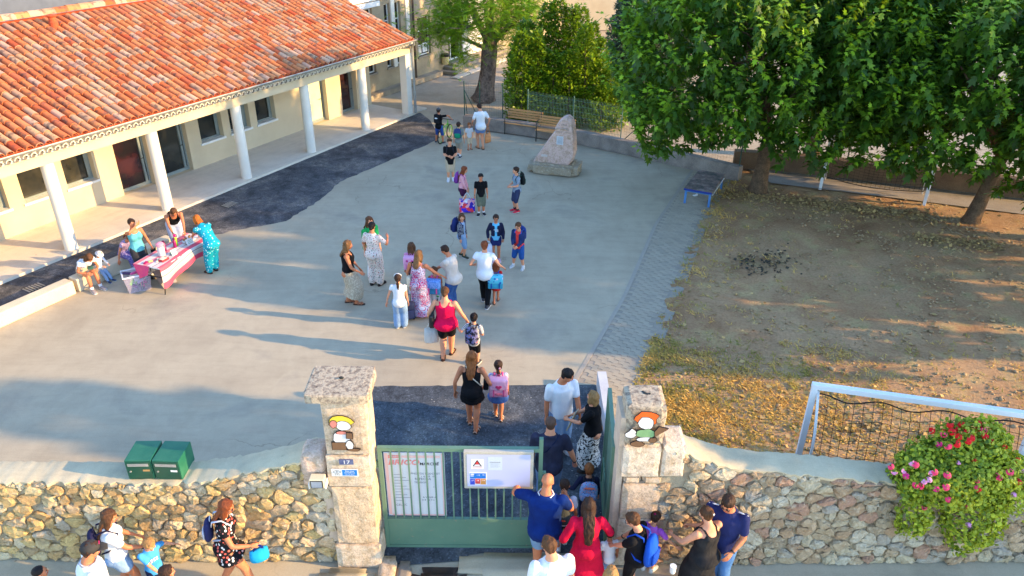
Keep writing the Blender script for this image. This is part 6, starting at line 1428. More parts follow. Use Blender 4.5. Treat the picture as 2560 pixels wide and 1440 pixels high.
    if bottom:
        m = MB(); kind_, mt = bottom[0], bottom[1]
        if kind_ == 'skirt': ex = skirtpath(bottom[2], bottom[3]); torso(m, .008, 1, 4, ex, False); put(m, 'skirt', mt, vc, .008, 2, (16, 16, 2))
        else:
            ln = {'trousers': .97, 'shorts': .44, 'bermuda': .56, 'short_shorts': .25}[kind_]; inf = bottom[2] if len(bottom) > 2 else .011; fl_ = bottom[3] if len(bottom) > 3 else .004; torso(m, .007, 0, 4, None, False)
            if legs != 'sit':
                for s in (-1, 1): m.ell(P0 + Vector((s * hipr[0] * .46, -hipr[1] * .55, -.012)), (hipr[0] * .56 + .007, hipr[1] * .62 + .007, .058), 10, 8)
            for g_ in LG: leg(m, g_, inf, ln, fl_)
            put(m, 'trousers' if kind_ == 'trousers' else 'shorts', mt, vc, .005)
    def seatpad(m, g_):
        if legs != 'sit':
            m.ell(P0 + Vector((0, -hipr[1] * .5, -.008)), (hipr[0] * 1.04 + g_ * .6, hipr[1] * .84 + g_, .066 + g_), 14, 8)
    def bust(m, g_=.01):
        if fem and k < .4:
            for s in (-1, 1): m.ell(CH + UX * (s * .045) + fw * (cr_[1] * .72) - up * .012, (.042 + g_, .036 + g_, .042 + g_), 12, 8)
    def straps(m, w_=.009):
        for s in (-1, 1): m.sweep([CH.lerp(SH, .5) + UX * (s * .048) + fw * (cr_[1] + .006), SH + UX * (s * .056) + up * (.012) + fw * .02, SH + UX * (s * .056) + up * .013 - fw * .018, CH.lerp(SH, .45) + UX * (s * .048) - fw * (cr_[1] + .006)], [w_] * 4, [.006] * 4, [UX] * 4, 8)
    if dress:
        m = MB(); kind_, mt, z1, flare = dress[:4]; ex = skirtpath(z1, flare)
        if kind_ == 'tank': torso(m, .009, 1, 7, ex, False); straps(m, .016)
        else: torso(m, .009, 1, 8, ex)
        if kind_ in ('tee', 'cap', 'long'):
            for a in AR: arm(m, a, .012, 0, {'tee': .36, 'cap': .16, 'long': .85}[kind_])
        bust(m); seatpad(m, .013)
        put(m, 'dress', mt, vc, .007, 2, (14, 14, 3))
    if top:
        kind_, mt = top[0], top[1]; hem = top[2] if len(top) > 2 else .03; inf = top[3] if len(top) > 3 else .012; m = MB()
        ex = ([P0 - Vector((0, 0, hem)) + Vector((0, 0, 0))], [hipr[0] * 1.03 + inf], [hipr[1] * 1.05 + inf]) if hem > 0 else None; i0 = 1 if hem > -.02 else 2
        if kind_ in ('tank', 'bandeau'): torso(m, inf * .8, i0, 7, ex, False); (straps(m, .02) if kind_ == 'tank' else straps(m, .006))
        else:
            torso(m, inf, i0, 8, ex); sl_ = {'tee': .36, 'cap': .17, 'elbow': .52, 'long': .95, 'vest': 0}[kind_]
            if sl_:
                for a in AR: m.ell(a[1] - up * .004, (.035 * fr_ + inf * .35,) * 3, 10, 8); arm(m, a, inf * .5, 0, sl_)
        bust(m, inf * .9)
        if hem > .02: seatpad(m, inf + .006)
        put(m, {'tank': 'tank_top', 'bandeau': 'tank_top', 'vest': 'vest'}.get(kind_, 'jacket' if 'jacket' in acc else 'shirt'), mt, vc, .0055)
    for ac in acc:
        if isinstance(ac, tuple) and ac[0] == 'open_jacket':      # jacket worn open: sides and sleeves, front left free
            m = MB(); T_ = TR[2:8]
            for s in (-1, 1): m.sweep([t_[0] + hx(t_[3]) * (s * t_[1] * .62) for t_ in T_], [t_[1] * .52 + .014 for t_ in T_], [t_[2] * 1.0 + .02 for t_ in T_], [hx(t_[3]) for t_ in T_], 12)
            m.sweep([t_[0] - fw * (t_[2] * .55) for t_ in T_], [t_[1] * .8 for t_ in T_], [t_[2] * .55 + .014 for t_ in T_], [hx(t_[3]) for t_ in T_], 12)
            for a in AR: m.ell(a[1], (.042,) * 3, 10, 8); arm(m, a, .014, 0, .95)
            put(m, 'jacket', ac[1], vc, .006)
    # ---- shoes
    if shoes[0] != 'bare':
        ms = mat('shoe_%d_%d_%d' % shoes[1], shoes[1], None, 8, .6, .05); sole = mat('sole_white', (214, 210, 204)) if shoes[0] == 'sneaker' else mat('sole_dark', (70, 54, 46))
        for s, an, fd in feet:
            sx = Vector((fd.y, -fd.x, 0)); g0 = lambda dx, zz_: Vector((an.x, an.y, zz_)) + fd * dx; m = MB(); m.cur = 0
            if shoes[0] in ('sneaker', 'flat', 'boot'):
                m.sweep([g0(-.044, .026), g0(-.034, .03), g0(0, .034), g0(.04, .029), g0(.085, .022), g0(.112, .018), g0(.122, .016)], [.012, .025, .029, .033, .035, .026, .01], [.016, .024, .03, .024, .018, .013, .006], sx, 10); hgt = .06 if shoes[0] == 'sneaker' else .04
                if shoes[0] == 'boot': hgt = .09
                m.sweep([g0(-.008, .03), g0(-.004, hgt)], [.029, .028], [.034, .031], sx, 10)
                m.cur = 1; m.sweep([g0(-.047, .008), g0(-.036, .008), g0(.03, .008), g0(.085, .008), g0(.118, .008), g0(.127, .008)], [.012, .027, .034, .037, .027, .01], .008, sx, 8)
            else:
                m.cur = 1; m.sweep([g0(-.046, .003), g0(-.034, .003), g0(.03, .003), g0(.085, .003), g0(.118, .003), g0(.125, .003)], [.012, .026, .031, .036, .027, .01], .005, sx, 8); m.cur = 0
                for dx in (.03, .075): m.sweep([g0(dx, .006) - sx * .034, g0(dx, .03) - sx * .022, g0(dx, .035), g0(dx, .03) + sx * .022, g0(dx, .006) + sx * .034], .009, .006, fd, 6)
                m.sweep([g0(-.03, .012) - sx * .02, g0(-.036, .035), g0(-.03, .012) + sx * .02], .007, .005, n=6)
            me = m.mesh('shoe', [ms, sole], True); me.transform(Matrix.Scale(H, 4)); link('shoe' if shoes[0] != 'sandal' else 'sandal', me, root)
        if socks:
            for g_ in LG: m = MB(); s, hip, kn, an = g_; m.sweep([an - Vector((0, 0, .01)), an.lerp(kn, .2 if socks != 'high' else .45)], [.029, .03], n=10); put(m, 'sock', cloth('sock_white', (220, 218, 216)) if socks != 'dark' else cloth('sock_dark', (40, 40, 46)))
    # ---- hair
    hp_ = lambda x, y, zz_: HC + HM @ (Vector((x, y, zz_)) * hh)
    st, m = hair[0], MB(); Rh = HM
    if st not in ('bald',):
        up_ = .0 if st in ('shave', 'buzz') else .03
        m.ell(hp_(0, -.085, .155), ((.372 + up_) * hh, (.425 + up_) * hh, (.378 + up_) * hh), 18, 12, Rh); m.ell(hp_(0, -.20, -.06), ((.30 + up_) * hh, (.25 + up_) * hh, (.30) * hh), 14, 10, Rh)
        if st in ('short', 'crop', 'curly_top'): m.ell(hp_(0, .08, .40), (.25 * hh, .27 * hh, .14 * hh), 12, 8, Rh)
        if st in ('mop',):
            m.ell(hp_(0, .1, .34), (.34 * hh, .30 * hh, .2 * hh), 12, 8, Rh)
            for s in (-1, 1): m.ell(hp_(s * .33, .05, -.05), (.09 * hh, .2 * hh, .28 * hh), 10, 8, Rh)
        dn = Vector((0, 0, -1)); bk = -fw
        if st in ('bob', 'long', 'vlong', 'curly', 'mid'):
            ln = {'bob': .62, 'mid': .95, 'long': 1.35, 'vlong': 2.1, 'curly': 1.05}[st] * hh; p0 = hp_(0, -.16, .1); body_back = SH - fw * (sr[1] + .018)
            pts = [hp_(0, -.15, .2), hp_(0, -.27, -.2), hp_(0, -.27, -.5) * .5 + (SH - fw * (sr[1] + .012) + up * .03) * .5]; rx = [.36 * hh, .40 * hh, .40 * hh]; ry = [.3 * hh, .2 * hh, .15 * hh]
            need = ln - .62 * hh
            if need > 0:
                base = SH - fw * (sr[1] + .024); n_ = 3
                for i in range(1, n_ + 1): pts.append(base - up * (need * i / n_) - fw * .004 * i); rx.append(hh * (.44 - .07 * i)); ry.append(hh * (.15 - .02 * i))
            m.sweep(pts, rx, ry, [hX] * len(pts), 14)
            for s in (-1, 1): m.sweep([hp_(s * .33, .02, .22), hp_(s * .38, .0, -.1), hp_(s * .37, -.03, -.42 if st == 'bob' else -.55), hp_(s * .34, -.05, -.5 if st == 'bob' else -.85)], [.09 * hh, .11 * hh, .11 * hh, .05 * hh], [.15 * hh, .2 * hh, .19 * hh, .09 * hh], hX, 10)
            m.ell(hp_(0, .1, .38), (.3 * hh, .27 * hh, .13 * hh), 12, 8, Rh)
            if st == 'curly':
                rr_ = random.Random(int(sd)); 
                for q in range(26): a = rr_.uniform(0, 6.28); y_ = rr_.uniform(-.75, .35); m.ell(hp_(math.cos(a) * .42, -.12 + math.sin(a) * .40 if math.sin(a) < .3 else -.1, y_), (.13 * hh,) * 3, 8, 6)
        if st in ('ponytail', 'lowpony'):
            z0 = .1 if st == 'ponytail' else -.2; m.capsule([hp_(0, -.48, z0), hp_(0, -.68, z0 - .08), hp_(.02, -.72, z0 - .5), hp_(.03, -.6, z0 - 1.0)], [.1 * hh, .15 * hh, .15 * hh, .05 * hh], 10)
        if st == 'bun': m.ell(hp_(0, -.5, .22), (.2 * hh, .17 * hh, .2 * hh), 12, 8, Rh)
        if st == 'lowbun': m.ell(hp_(0, -.5, -.12), (.2 * hh, .16 * hh, .19 * hh), 12, 8, Rh)
        if st == 'pigtail':
            for s in (-1, 1): m.capsule([hp_(s * .34, -.2, .0), hp_(s * .52, -.22, -.15), hp_(s * .5, -.18, -.6)], [.08 * hh, .12 * hh, .05 * hh], 8)
        h_ = put(m, 'hair', hm, hh * (.05 if near else .065), hh * (.05 if st not in ('shave', 'buzz') else .012), 1, (60, 60, 16) if st != 'curly' else (70, 70, 60))
    # ---- worn small things
    for ac in acc:
        nm = ac[0] if isinstance(ac, tuple) else ac; m = MB()
        if nm in ('glasses', 'sunglasses'):
            for s in (-1, 1):
                if nm == 'sunglasses': m.ell(hp_(s * .15, .405, .0), (.125 * hh, .03 * hh, .085 * hh), 10, 6, Rh)
                else: m.sweep([hp_(s * .15 + .1 * math.cos(q * .785), .41, .0 + .075 * math.sin(q * .785)) for q in range(9)], .012 * hh, n=5)
                m.sweep([hp_(s * .26, .38, .02), hp_(s * .37, .1, .02), hp_(s * .37, -.05, .0)], .014 * hh, n=5)
            m.sweep([hp_(-.05, .425, .02), hp_(.05, .425, .02)], .012 * hh, n=5); put(m, nm, mat('frame_black', (24, 22, 22), None, 5, .3, 0, spec=.5))
        elif nm == 'head_sunglasses':
            for s in (-1, 1): m.ell(hp_(s * .15, .26, .44), (.12 * hh, .09 * hh, .04 * hh), 10, 6, Rh)
            put(m, 'sunglasses', mat('frame_black', (24, 22, 22), None, 5, .3, 0, spec=.5))
        elif nm in ('cap', 'helmet', 'sunhat'):
            cm_ = ac[1]; m.ell(hp_(0, -.06, .2), (.42 * hh, .48 * hh, .36 * hh), 18, 10, Rh)
            if nm == 'cap':
                ydir = -1 if len(ac) > 2 and ac[2] == 'back' else 1; m.sweep([hp_(0, ydir * .25 - (.06 if ydir < 0 else 0), .16), hp_(0, ydir * .55, .15), hp_(0, ydir * .78, .09)], [.36 * hh, .33 * hh, .2 * hh], [.02 * hh, .02 * hh, .012 * hh], hX, 12)
            if nm == 'sunhat': m.sweep([hp_(0, -.06, .1), hp_(0, -.06, .04)], [.44 * hh, .6 * hh], [.5 * hh, .66 * hh], hX, 16)
            o_ = put(m, nm if nm != 'sunhat' else 'sun_hat', cm_)
            if nm == 'helmet':
                m2 = MB()
                for s in (-.18, 0, .18): m2.sweep([hp_(s, .3, .42), hp_(s, -.05, .575), hp_(s, -.4, .42)], .03 * hh, n=5)
                me = m2.mesh('helmet_rib', M_ZINC, True); me.transform(Matrix.Scale(H, 4)); link('helmet_rib', me, o_)
            if nm == 'cap' and len(ac) > 3:
                m2 = MB()
                for q in range(9): m2.ell(hp_(random.gauss(0, .06), .36, .42 + random.gauss(0, .05)), (.022 * hh,) * 3, 6, 4)
                me = m2.mesh('cap_badge', ac[3], True); me.transform(Matrix.Scale(H, 4)); link('cap_badge', me, o_)
        elif nm == 'headband': m.sweep([hp_(.41 * math.cos(q * math.pi / 8), .02 - .05 * math.sin(q * math.pi / 8), .2 + .36 * math.sin(q * math.pi / 8)) for q in range(9)], .045 * hh, n=6); put(m, 'headband', ac[1])
        elif nm == 'scrunchie': p = hp_(*ac[2]); m.ell(p, (.1 * hh,) * 3, 8, 6); put(m, 'hair_tie', ac[1])
        elif nm == 'watch': s, S0, e, wv = AR[0 if ac[1] < 0 else 1]; m.sweep([e.lerp(wv, .9), e.lerp(wv, .97)], [.02, .02], n=10); put(m, 'watch', M_DARK)
        elif nm == 'necklace': m.sweep([NK + UX * (.036 * math.cos(q * .785)) + fw * (.034 * math.sin(q * .785)) - up * (.004 + .012 * max(0, math.sin(q * .785))) for q in range(9)], .003, n=5); put(m, 'necklace', mat('silver', (190, 186, 176), None, 5, .3, 0, metal=.8))
        elif nm == 'print':                                        # a printed chest motif: raised flat patches on the front
            mm = ac[1]
            for q in range(ac[2] if len(ac) > 2 else 7):
                p = CH.lerp(W, .1 + .35 * (q % 3) / 2) + UX * ((q // 3 - 1) * .032) + fw * (cr_[1] + .0155); m.sweep([p - UX * .012, p + UX * .012], .007, .004, up, 6)
            put(m, 'shirt_print', mm)
        elif nm == 'side_stripe':
            for s in (-1, 1): m.sweep([SH + UX * (s * shw * .6) + up * .03, SH + UX * (s * (shw + .02)) + up * .02, AR[0 if s < 0 else 1][1].lerp(AR[0 if s < 0 else 1][2], .5) + UX * (s * .036)], .006, n=5)
            put(m, 'sleeve_stripe', ac[1])
        elif nm == 'collar': m.sweep([NK + UX * ((nr_ + .02) * math.cos(q * .785)) + fw * ((nr_ + .016) * math.sin(q * .785)) - up * .012 for q in range(9)], .006, n=5); put(m, 'collar', ac[1])
        elif nm == 'apron': torso(m, .016, 1, 4, ([P0 - Vector((0, 0, .12))], [hipr[0] * 1.1], [hipr[1] * 1.15]), False); put(m, 'apron', ac[1], vc, .004)
    RM = Matrix.Translation((pos[0], pos[1], z)) @ Matrix.Rotation(-D(face), 4, 'Z')
    info = dict(H=H, RM=RM, SH=SH, CH=CH, W=W, P0=P0, UX=UX, up=up, fw=fw, cr=cr_, sr=sr, shw=shw, hands=HND, root=root, AR=AR, wr=wr)
    return info
def wpt(i, p): return i['RM'] @ (p * i['H'])
# ------------------------------------------------------------------ things people carry
def backpack(i, label, c, size=(.17, .10, .24), style='soft', c2=None, pat=None, drop=.0, flap=None, cat='backpack', group=None, extra=None):
    """school bag on the back; local frame: x right, y away from the back, z up, metres"""
    H = i['H']; w_, d_, h_ = (s * 1.0 for s in size); fwd, up, UX = i['fw'], i['up'], i['UX']; ctr = i['CH'].lerp(i['SH'], .25) - up * (drop / H) - fwd * (i['cr'][1] + .022 + d_ / 2 / H)
    R3 = Matrix((UX, -fwd, up)).transposed(); M4 = i['RM'] @ (Matrix.Translation(ctr * H) @ R3.to_4x4())
    # R3 is left handed when built as (right, back, up): make it proper
    if R3.determinant() < 0: R3 = Matrix((-UX, -fwd, up)).transposed(); M4 = i['RM'] @ (Matrix.Translation(ctr * H) @ R3.to_4x4())
    m1 = pat or cloth('bag_%d_%d_%d' % c, c); m2 = cloth('bag_%d_%d_%d' % (c2 or (40, 40, 48)), c2 or (40, 40, 48)); b = MB()
    t = link('backpack' if cat == 'backpack' else 'school_bag', None, None, None, None, None, label, cat, group); t.matrix_world = M4; t.empty_display_size = .1
    if style == 'box':
        b.bbox((-w_ / 2, -d_ / 2, -h_ / 2), (w_ / 2, d_ / 2, h_ / 2), min(w_, d_) * .16); tri_smooth(b.build('bag_body', m1, t), 60); f = MB(); f.bbox((-w_ / 2 - .004, -d_ / 2, -h_ * .08), (w_ / 2 + .004, d_ / 2 + .012, h_ / 2 + .006), .03); tri_smooth(f.build('flap', flap or m1, t), 60)
        for s in (-1, 1): q = MB(); q.box((s * w_ * .27 - .012, d_ / 2 + .001, -h_ * .42), (s * w_ * .27 + .012, d_ / 2 + .016, -h_ * .02)); q.build('buckle_strap', m2, t)
    else:
        b.sweep([(0, 0, -h_ / 2), (0, 0, -h_ * .47), (0, .0, -h_ * .3), (0, 0, h_ * .12), (0, -.005, h_ * .36), (0, -.012, h_ * .48), (0, -.015, h_ * .5)], [w_ * .34, w_ * .46, w_ * .5, w_ * .49, w_ * .42, w_ * .25, w_ * .08], [d_ * .34, d_ * .46, d_ * .52, d_ * .48, d_ * .4, d_ * .24, d_ * .08], (1, 0, 0), 16); b.build('bag_body', m1, t, True)
        p = MB(); p.sweep([(0, d_ * .42, -h_ * .44), (0, d_ * .44, -h_ * .38), (0, d_ * .46, -h_ * .05), (0, d_ * .42, h_ * .02)], [w_ * .3, w_ * .4, w_ * .4, w_ * .3], [d_ * .12, d_ * .2, d_ * .2, d_ * .1], (1, 0, 0), 12); p.build('pocket', m2 if c2 else m1, t, True)
    hd = MB(); hd.sweep([(-.03, -d_ * .3, h_ * .47), (-.025, -d_ * .3, h_ * .47 + .05), (.025, -d_ * .3, h_ * .47 + .05), (.03, -d_ * .3, h_ * .47)], .008, n=6); hd.build('handle', m2, t, True)
    st = MB(); yb = -d_ / 2; ch = i['cr'][1] * H; sh_z = (i['SH'] - ctr).dot(up) * H
    for s in (-1, 1):
        x0 = s * min(w_ * .36, .56 * i['shw'] * H); st.sweep([(x0, yb, h_ * .36), (x0, yb - .01, sh_z + .03), (x0, yb - ch - .03, sh_z + .045), (x0 * 1.1, yb - 2 * ch - .035, sh_z - .05), (x0 * 1.35, yb - 2 * ch - .01, sh_z - .16), (x0 * 1.5, yb - ch * .8, -h_ * .34), (x0 * 1.2, yb, -h_ * .42)], .017, .008, (1, 0, 0), 8)
    st.build('strap', m2, t, True)
    if extra:
        for nm, mm, shape in extra: q = MB(); [q.ell((x, d_ / 2 + y, zz_), r_, 10, 6) for x, y, zz_, r_ in shape]; q.build(nm, mm, t, True)
    return t
def tote(label, p, rz, size, m, handle=.22, m2=None, cat='bag', soft=True, name='tote_bag', kids=()):
    """bag hanging from point p (world) by its handles"""
    w_, d_, h_ = size; t = link(name, None, None, Vector(p), rz, None, label, cat); t.empty_display_size = .1; b = MB()
    if not soft: b.bbox((-w_ / 2, -d_ / 2, -handle - h_), (w_ / 2, d_ / 2, -handle), .012)
    else: b.sweep([(0, 0, -handle - h_), (0, 0, -handle - h_ * .97), (0, 0, -handle - h_ * .5), (0, 0, -handle)], [w_ * .44, w_ * .5, w_ * .5, w_ * .46], [d_ * .44, d_ * .5, d_ * .48, d_ * .2], (1, 0, 0), 16)
    b.build('bag_body', m, t, soft)
    h2 = MB()
    for s in (-1, 1): h2.sweep([(-w_ * .3, s * d_ * .1, -handle - .02), (-w_ * .12, s * .012, -handle * .35), (0, s * .006, 0), (w_ * .12, s * .012, -handle * .35), (w_ * .3, s * d_ * .1, -handle - .02)], .008, n=6)
    h2.build('handle', m2 or m, t, True)
    for nm, mm, bx in kids:
        q = MB(); q.box(*bx); q.build(nm, mm, t)
    return t
# ------------------------------------------------------------------ the crowd
def HD(px, py, h): p = at(px, py, h); return (p.x, p.y)
def FT(px, py): p = at(px, py); return (p.x, p.y)
C_ = cloth; G_YARD = 'people in the school yard'; G_ST = 'people on the street and in the gateway'
BLACK, NAVY, WHITEC, JEANS, LJEANS = C_('black_cloth', (14, 14, 16), (24, 24, 27)), C_('navy_cloth', (20, 28, 58), (28, 38, 70)), C_('white_cloth', (226, 226, 226), (212, 214, 218)), C_('jeans', (34, 66, 118), (62, 98, 152), 'denim', (22, 44, 90)), C_('light_jeans', (110, 142, 182), (150, 178, 208), 'denim', (90, 120, 164))
KHAKI, BEIGE = C_('khaki', (104, 104, 82)), C_('beige_cloth', (190, 172, 146), (176, 158, 132))
# --- at the stall
seat1 = bl(-1.12, -1.86); i = person('person with long brown hair in a white tee bending forward on the kerb seat', (seat1.x, seat1.y), 124, 1.5, .25, True, 1.0, lean=52, hp=25, la=(-.08, .30, .36), ra=(.09, .28, .34), legs='sit', seat=.38, skin='tan', hair=('vlong', 'brown'), top=('cap', WHITEC, -.01), bottom=('short_shorts', BEIGE), shoes=('sneaker', (150, 140, 140)), socks='low', group=G_YARD)
b = MB(); b.bbox((-.06, -.04, 0), (.06, .04, .08), .02); b.build('camera_pouch', C_('pouch', (40, 44, 42), (70, 120, 100)), None, loc=wpt(i, Vector((.02, .30, .40))), rz=.4, label='dark striped pouch in the lap of the person bending on the kerb seat', cat='pouch')
s2 = bl(-.74, -1.9); person('small child in a white hat, white top and jeans on the kerb seat', (s2.x, s2.y), 112, .92, 1.0, False, 1.02, lean=12, hp=28, la=(-.08, .26, .5), ra=(.1, .26, .5), legs='sit', seat=.30, skin='fair', hair=('short', 'blond'), top=('long', WHITEC), bottom=('trousers', LJEANS), shoes=('sneaker', (40, 60, 96)), acc=(('sunhat', WHITEC),), group=G_YARD)
s3 = bl(-.02, -1.86); person('girl with a ponytail in a purple patterned outfit on the kerb seat', (s3.x, s3.y), 112, 1.36, .5, True, lean=38, hp=32, la=(-.05, .24, .38), ra=(.24, .12, .26), legs='sit', seat=.36, skin='tan', hair=('ponytail', 'red'), top=('cap', C_('lilac_print', (150, 130, 168), (90, 84, 130), 'flower', (190, 170, 190), 26)), bottom=('trousers', C_('purple_print', (108, 100, 158), (70, 66, 130), 'flower', (168, 158, 190), 24), .016), shoes=('sandal', (44, 34, 36)), group=G_YARD)
i = person('person in a teal strappy top shading their eyes beside the stall table', HD(326, 549, 1.6), 128, 1.62, 0, True, .98, hy=12, hp=-4, la=(-.19, .04, .50), ra=(.0, .13, .925), rpole=(1, .4, -.35), lhand='grip', skin='tan', hair=('lowbun', 'dark'), top=('bandeau', C_('teal_top', (96, 172, 178), (76, 150, 160)), .03, .016), bottom=('trousers', C_('grey_black', (58, 58, 62), (40, 40, 46)), .014, .01), shoes=('flat', (40, 40, 44)), group=G_YARD, footyaw=14)
b = MB(); b.bbox((-.06, -.04, -.2), (.06, .04, 0), .02); b.build('black_pouch', BLACK, None, loc=wpt(i, i['hands'][0]), rz=.5, label='black cloth pouch in the hand of the person in the teal top', cat='pouch')
d5 = Vector((math.sin(D(148)), math.cos(D(148)))); h5 = Vector(HD(442, 552, 1.2)); p5_ = h5 - d5 * .56
person('person with sunglasses and a black tank top bending behind the stall table', (p5_.x, p5_.y), 148, 1.65, 0, True, 1.06, lean=54, hp=12, la=(-.07, .36, .46), ra=(.08, .37, .455), hands='grip', skin='tan', hair=('lowbun', 'brown'), top=('tank', BLACK, -.01), bottom=('trousers', C_('pale_blue_trousers', (170, 178, 200), (150, 160, 186)), .018), shoes=('flat', (60, 56, 60)), acc=('sunglasses',), group=G_YARD)
person('person with an orange bob in a turquoise floral suit leaning over the stall table', (FT(533, 679)[0], FT(533, 679)[1]), -52, 1.62, 0, True, 1.08, lean=48, hp=8, la=(-.06, .36, .475), ra=(.08, .33, .47), hands='grip', skin='tan', hair=('bob', 'orange'), top=('cap', C_('turquoise_print', (22, 150, 168), (190, 226, 226), 'flower', (30, 120, 160), 22), .05, .016), bottom=('trousers', C_('turquoise_print', (0, 0, 0)), .018, .012), shoes=('sandal', (60, 44, 40)), group=G_YARD)
# --- far end of the yard
i = person('child in a black helmet and pack astride a green bicycle', FT(1099, 358), 22, 1.32, .45, False, hy=-14, la=(-.10, .22, .66), ra=(.30, .16, .70), rpole=(.3, -.2, .7), legs='wide', skin='tan', hair=('short', 'dark'), top=('tee', BLACK), bottom=('bermuda', C_('blue_shorts', (54, 84, 150), (40, 66, 128))), shoes=('sneaker', (60, 60, 66)), acc=(('helmet', mat('helmet_dark', (48, 50, 56), (36, 38, 44), 6, .35, 0, spec=.5)),), group=G_YARD)
backpack(i, 'black backpack with a white label on the child in the helmet', (28, 28, 32), (.24, .10, .34), 'soft', (34, 34, 38), extra=(('bag_label', WHITEC, [(0, .0, .02, (.06, .008, .03))]),))
bk = thing('bicycle', 'small bright green bicycle held by the child in the helmet', 'bicycle', (FT(1112, 357)[0], FT(1112, 357)[1] + .25, 0), D(90 - 20))
mgn = mat('bike_green', (120, 196, 52), (104, 180, 44), 6, .4, .03, 60, .5); R_ = .24
for x in (-.4, .4):
    b = MB(); b.sweep([(x + R_ * math.cos(q * math.pi / 12), 0, R_ + .02 + R_ * math.sin(q * math.pi / 12)) for q in range(25)], .02, n=6, caps=False); wh = b.build('wheel', mat('tyre', (34, 34, 36)), bk, True); b = MB()
    for q in range(10): b.sweep([(x, 0, R_ + .02), (x + R_ * math.cos(q * .628), 0, R_ + .02 + R_ * math.sin(q * .628))], .003, n=3)
    b.sweep([(x + .92 * R_ * math.cos(q * math.pi / 12), 0, R_ + .02 + .92 * R_ * math.sin(q * math.pi / 12)) for q in range(25)], .008, n=5, caps=False); b.build('rim', mgn, wh, True)
b = MB(); b.sweep([(-.4, 0, .26), (-.1, 0, .24), (.28, 0, .6), (.4, 0, .26)], .018, n=6); b.sweep([(-.1, 0, .24), (-.18, 0, .62)], .018, n=6); b.sweep([(-.16, 0, .54), (.27, 0, .6)], .018, n=6); b.sweep([(.28, 0, .58), (.25, 0, .74)], .016, n=6); b.build('bike_frame', mgn, bk, True)
b = MB(); b.sweep([(.22, -.26, .76), (.25, -.1, .75), (.25, .1, .75), (.22, .26, .76)], .014, n=6); b.build('handlebar', M_DARK, bk, True); b = MB(); b.ell((-.2, 0, .65), (.11, .06, .035), 10, 6); b.build('saddle', M_DARK, bk, True)
i = person('child with a blue and green backpack walking away beside the bicycle', FT(1148, 393), 8, 1.28, .55, False, legs='walk', step=.14, lead=-1, skin='fair', hair=('crop', 'dark'), top=('tee', C_('grey_tee', (132, 138, 132), (116, 122, 118))), bottom=('bermuda', C_('grey_shorts', (150, 140, 126))), shoes=('sneaker', (50, 54, 70)), socks='low', group=G_YARD)
backpack(i, 'blue backpack with a green front worn by the child walking beside the bicycle', (54, 66, 110), (.26, .12, .34), 'soft', (30, 130, 96))
person('small child with ginger hair holding the hand of the adult in denim shorts', FT(1174, 373), 165, 1.0, .95, False, hy=-8, la=(-.10, .12, .52), ra=(.14, .02, .42), skin='fair', hair=('mop', 'ginger'), top=('tee', C_('pale_tee', (206, 206, 208))), bottom=('bermuda', BEIGE), shoes=('sandal', (150, 90, 60)), group=G_YARD)
i = person('adult in a white tee and denim shorts seen from behind near the benches', FT(1202, 372), -18, 1.66, 0, True, 1.0, hp=18, hy=-14, la=(-.16, .10, .55), ra=(.18, .02, .54), rhand='grip', legs='walk', step=.1, lead=-1, skin='fair', hair=('lowbun', 'dark'), top=('tee', WHITEC, .03, .016), bottom=('short_shorts', C_('light_denim', (120, 150, 196), (100, 130, 180), 'denim', (90, 118, 170)), .014), shoes=('sandal', (190, 130, 90)), group=G_YARD)
tote('tan woven tote bag hanging from the adult in denim shorts', wpt(i, i['hands'][1]), .9, (.32, .12, .34), C_('tan_weave', (206, 142, 92), (184, 118, 74)), .3)
i = person('boy in a black tee and beige shorts standing with a hand on his belly', FT(1127, 451), 172, 1.42, .4, False, 1.06, la=(-.06, .13, .61), ra=(.05, .14, .63), hands='flat', skin='fair', hair=('crop', 'brown'), top=('tee', BLACK, .1, .014), bottom=('bermuda', BEIGE, .016), shoes=('sneaker', (226, 226, 228)), socks='low', group=G_YARD)
backpack(i, 'dark blue backpack behind the boy in the black tee and white shoes', (30, 34, 66), (.25, .11, .34), 'soft', None, None, .12)
i = person('girl in a pink jacket with long dark red hair standing in profile', FT(1158, 525), 98, 1.38, .4, True, lean=3, hp=10, la=(-.06, .10, .50), ra=(.10, .12, .50), hands='grip', skin='fair', hair=('long', 'red'), top=('long', C_('pink_jacket', (222, 160, 168), (206, 140, 152)), .02, .014), bottom=('short_shorts', C_('plum_shorts', (66, 30, 62)), .014), shoes=('sneaker', (60, 60, 76)), socks='low', group=G_YARD)
backpack(i, 'purple backpack on the girl in the pink jacket', (120, 60, 140), (.24, .12, .32), 'soft', (160, 70, 150))
def tri_print():
    t = NT('triangle_print'); vo = t.n('TexVoronoi', distance='CHEBYCHEV'); vo.inputs['Scale'].default_value = 9; t.l(t.mapping((1, 1, 1), (.3, .7, .5)), vo.inputs['Vector']); sx = t.n('SeparateXYZ'); t.l(vo.outputs['Color'], sx.inputs[0])
    t.base(t.ramp(sx.outputs[0], [(0, srgb((54, 40, 170))), (.4, srgb((226, 222, 226))), (.58, srgb((60, 44, 190))), (.74, srgb((222, 60, 70))), (.86, srgb((232, 160, 176)))], 'CONSTANT')); t.set(.5, .3); return t.m
tote('large blue, white and red geometric shopping bag before the girl in pink', (FT(1168, 530)[0], FT(1168, 530)[1], .62), .1, (.46, .18, .38), tri_print(), .22, WHITEC, soft=False, name='shopping_bag')
person('boy in a black tee and olive shorts facing the camera with arms down', FT(1203, 536), 174, 1.28, .5, False, 1.0, legs='stand', skin='tan', hair=('crop', 'black'), top=('tee', BLACK, .05, .014), bottom=('bermuda', C_('olive_shorts', (104, 108, 92), (88, 92, 78)), .016), shoes=('sneaker', (34, 36, 40)), socks='low', acc=(('watch', 1),), group=G_YARD, footyaw=16)
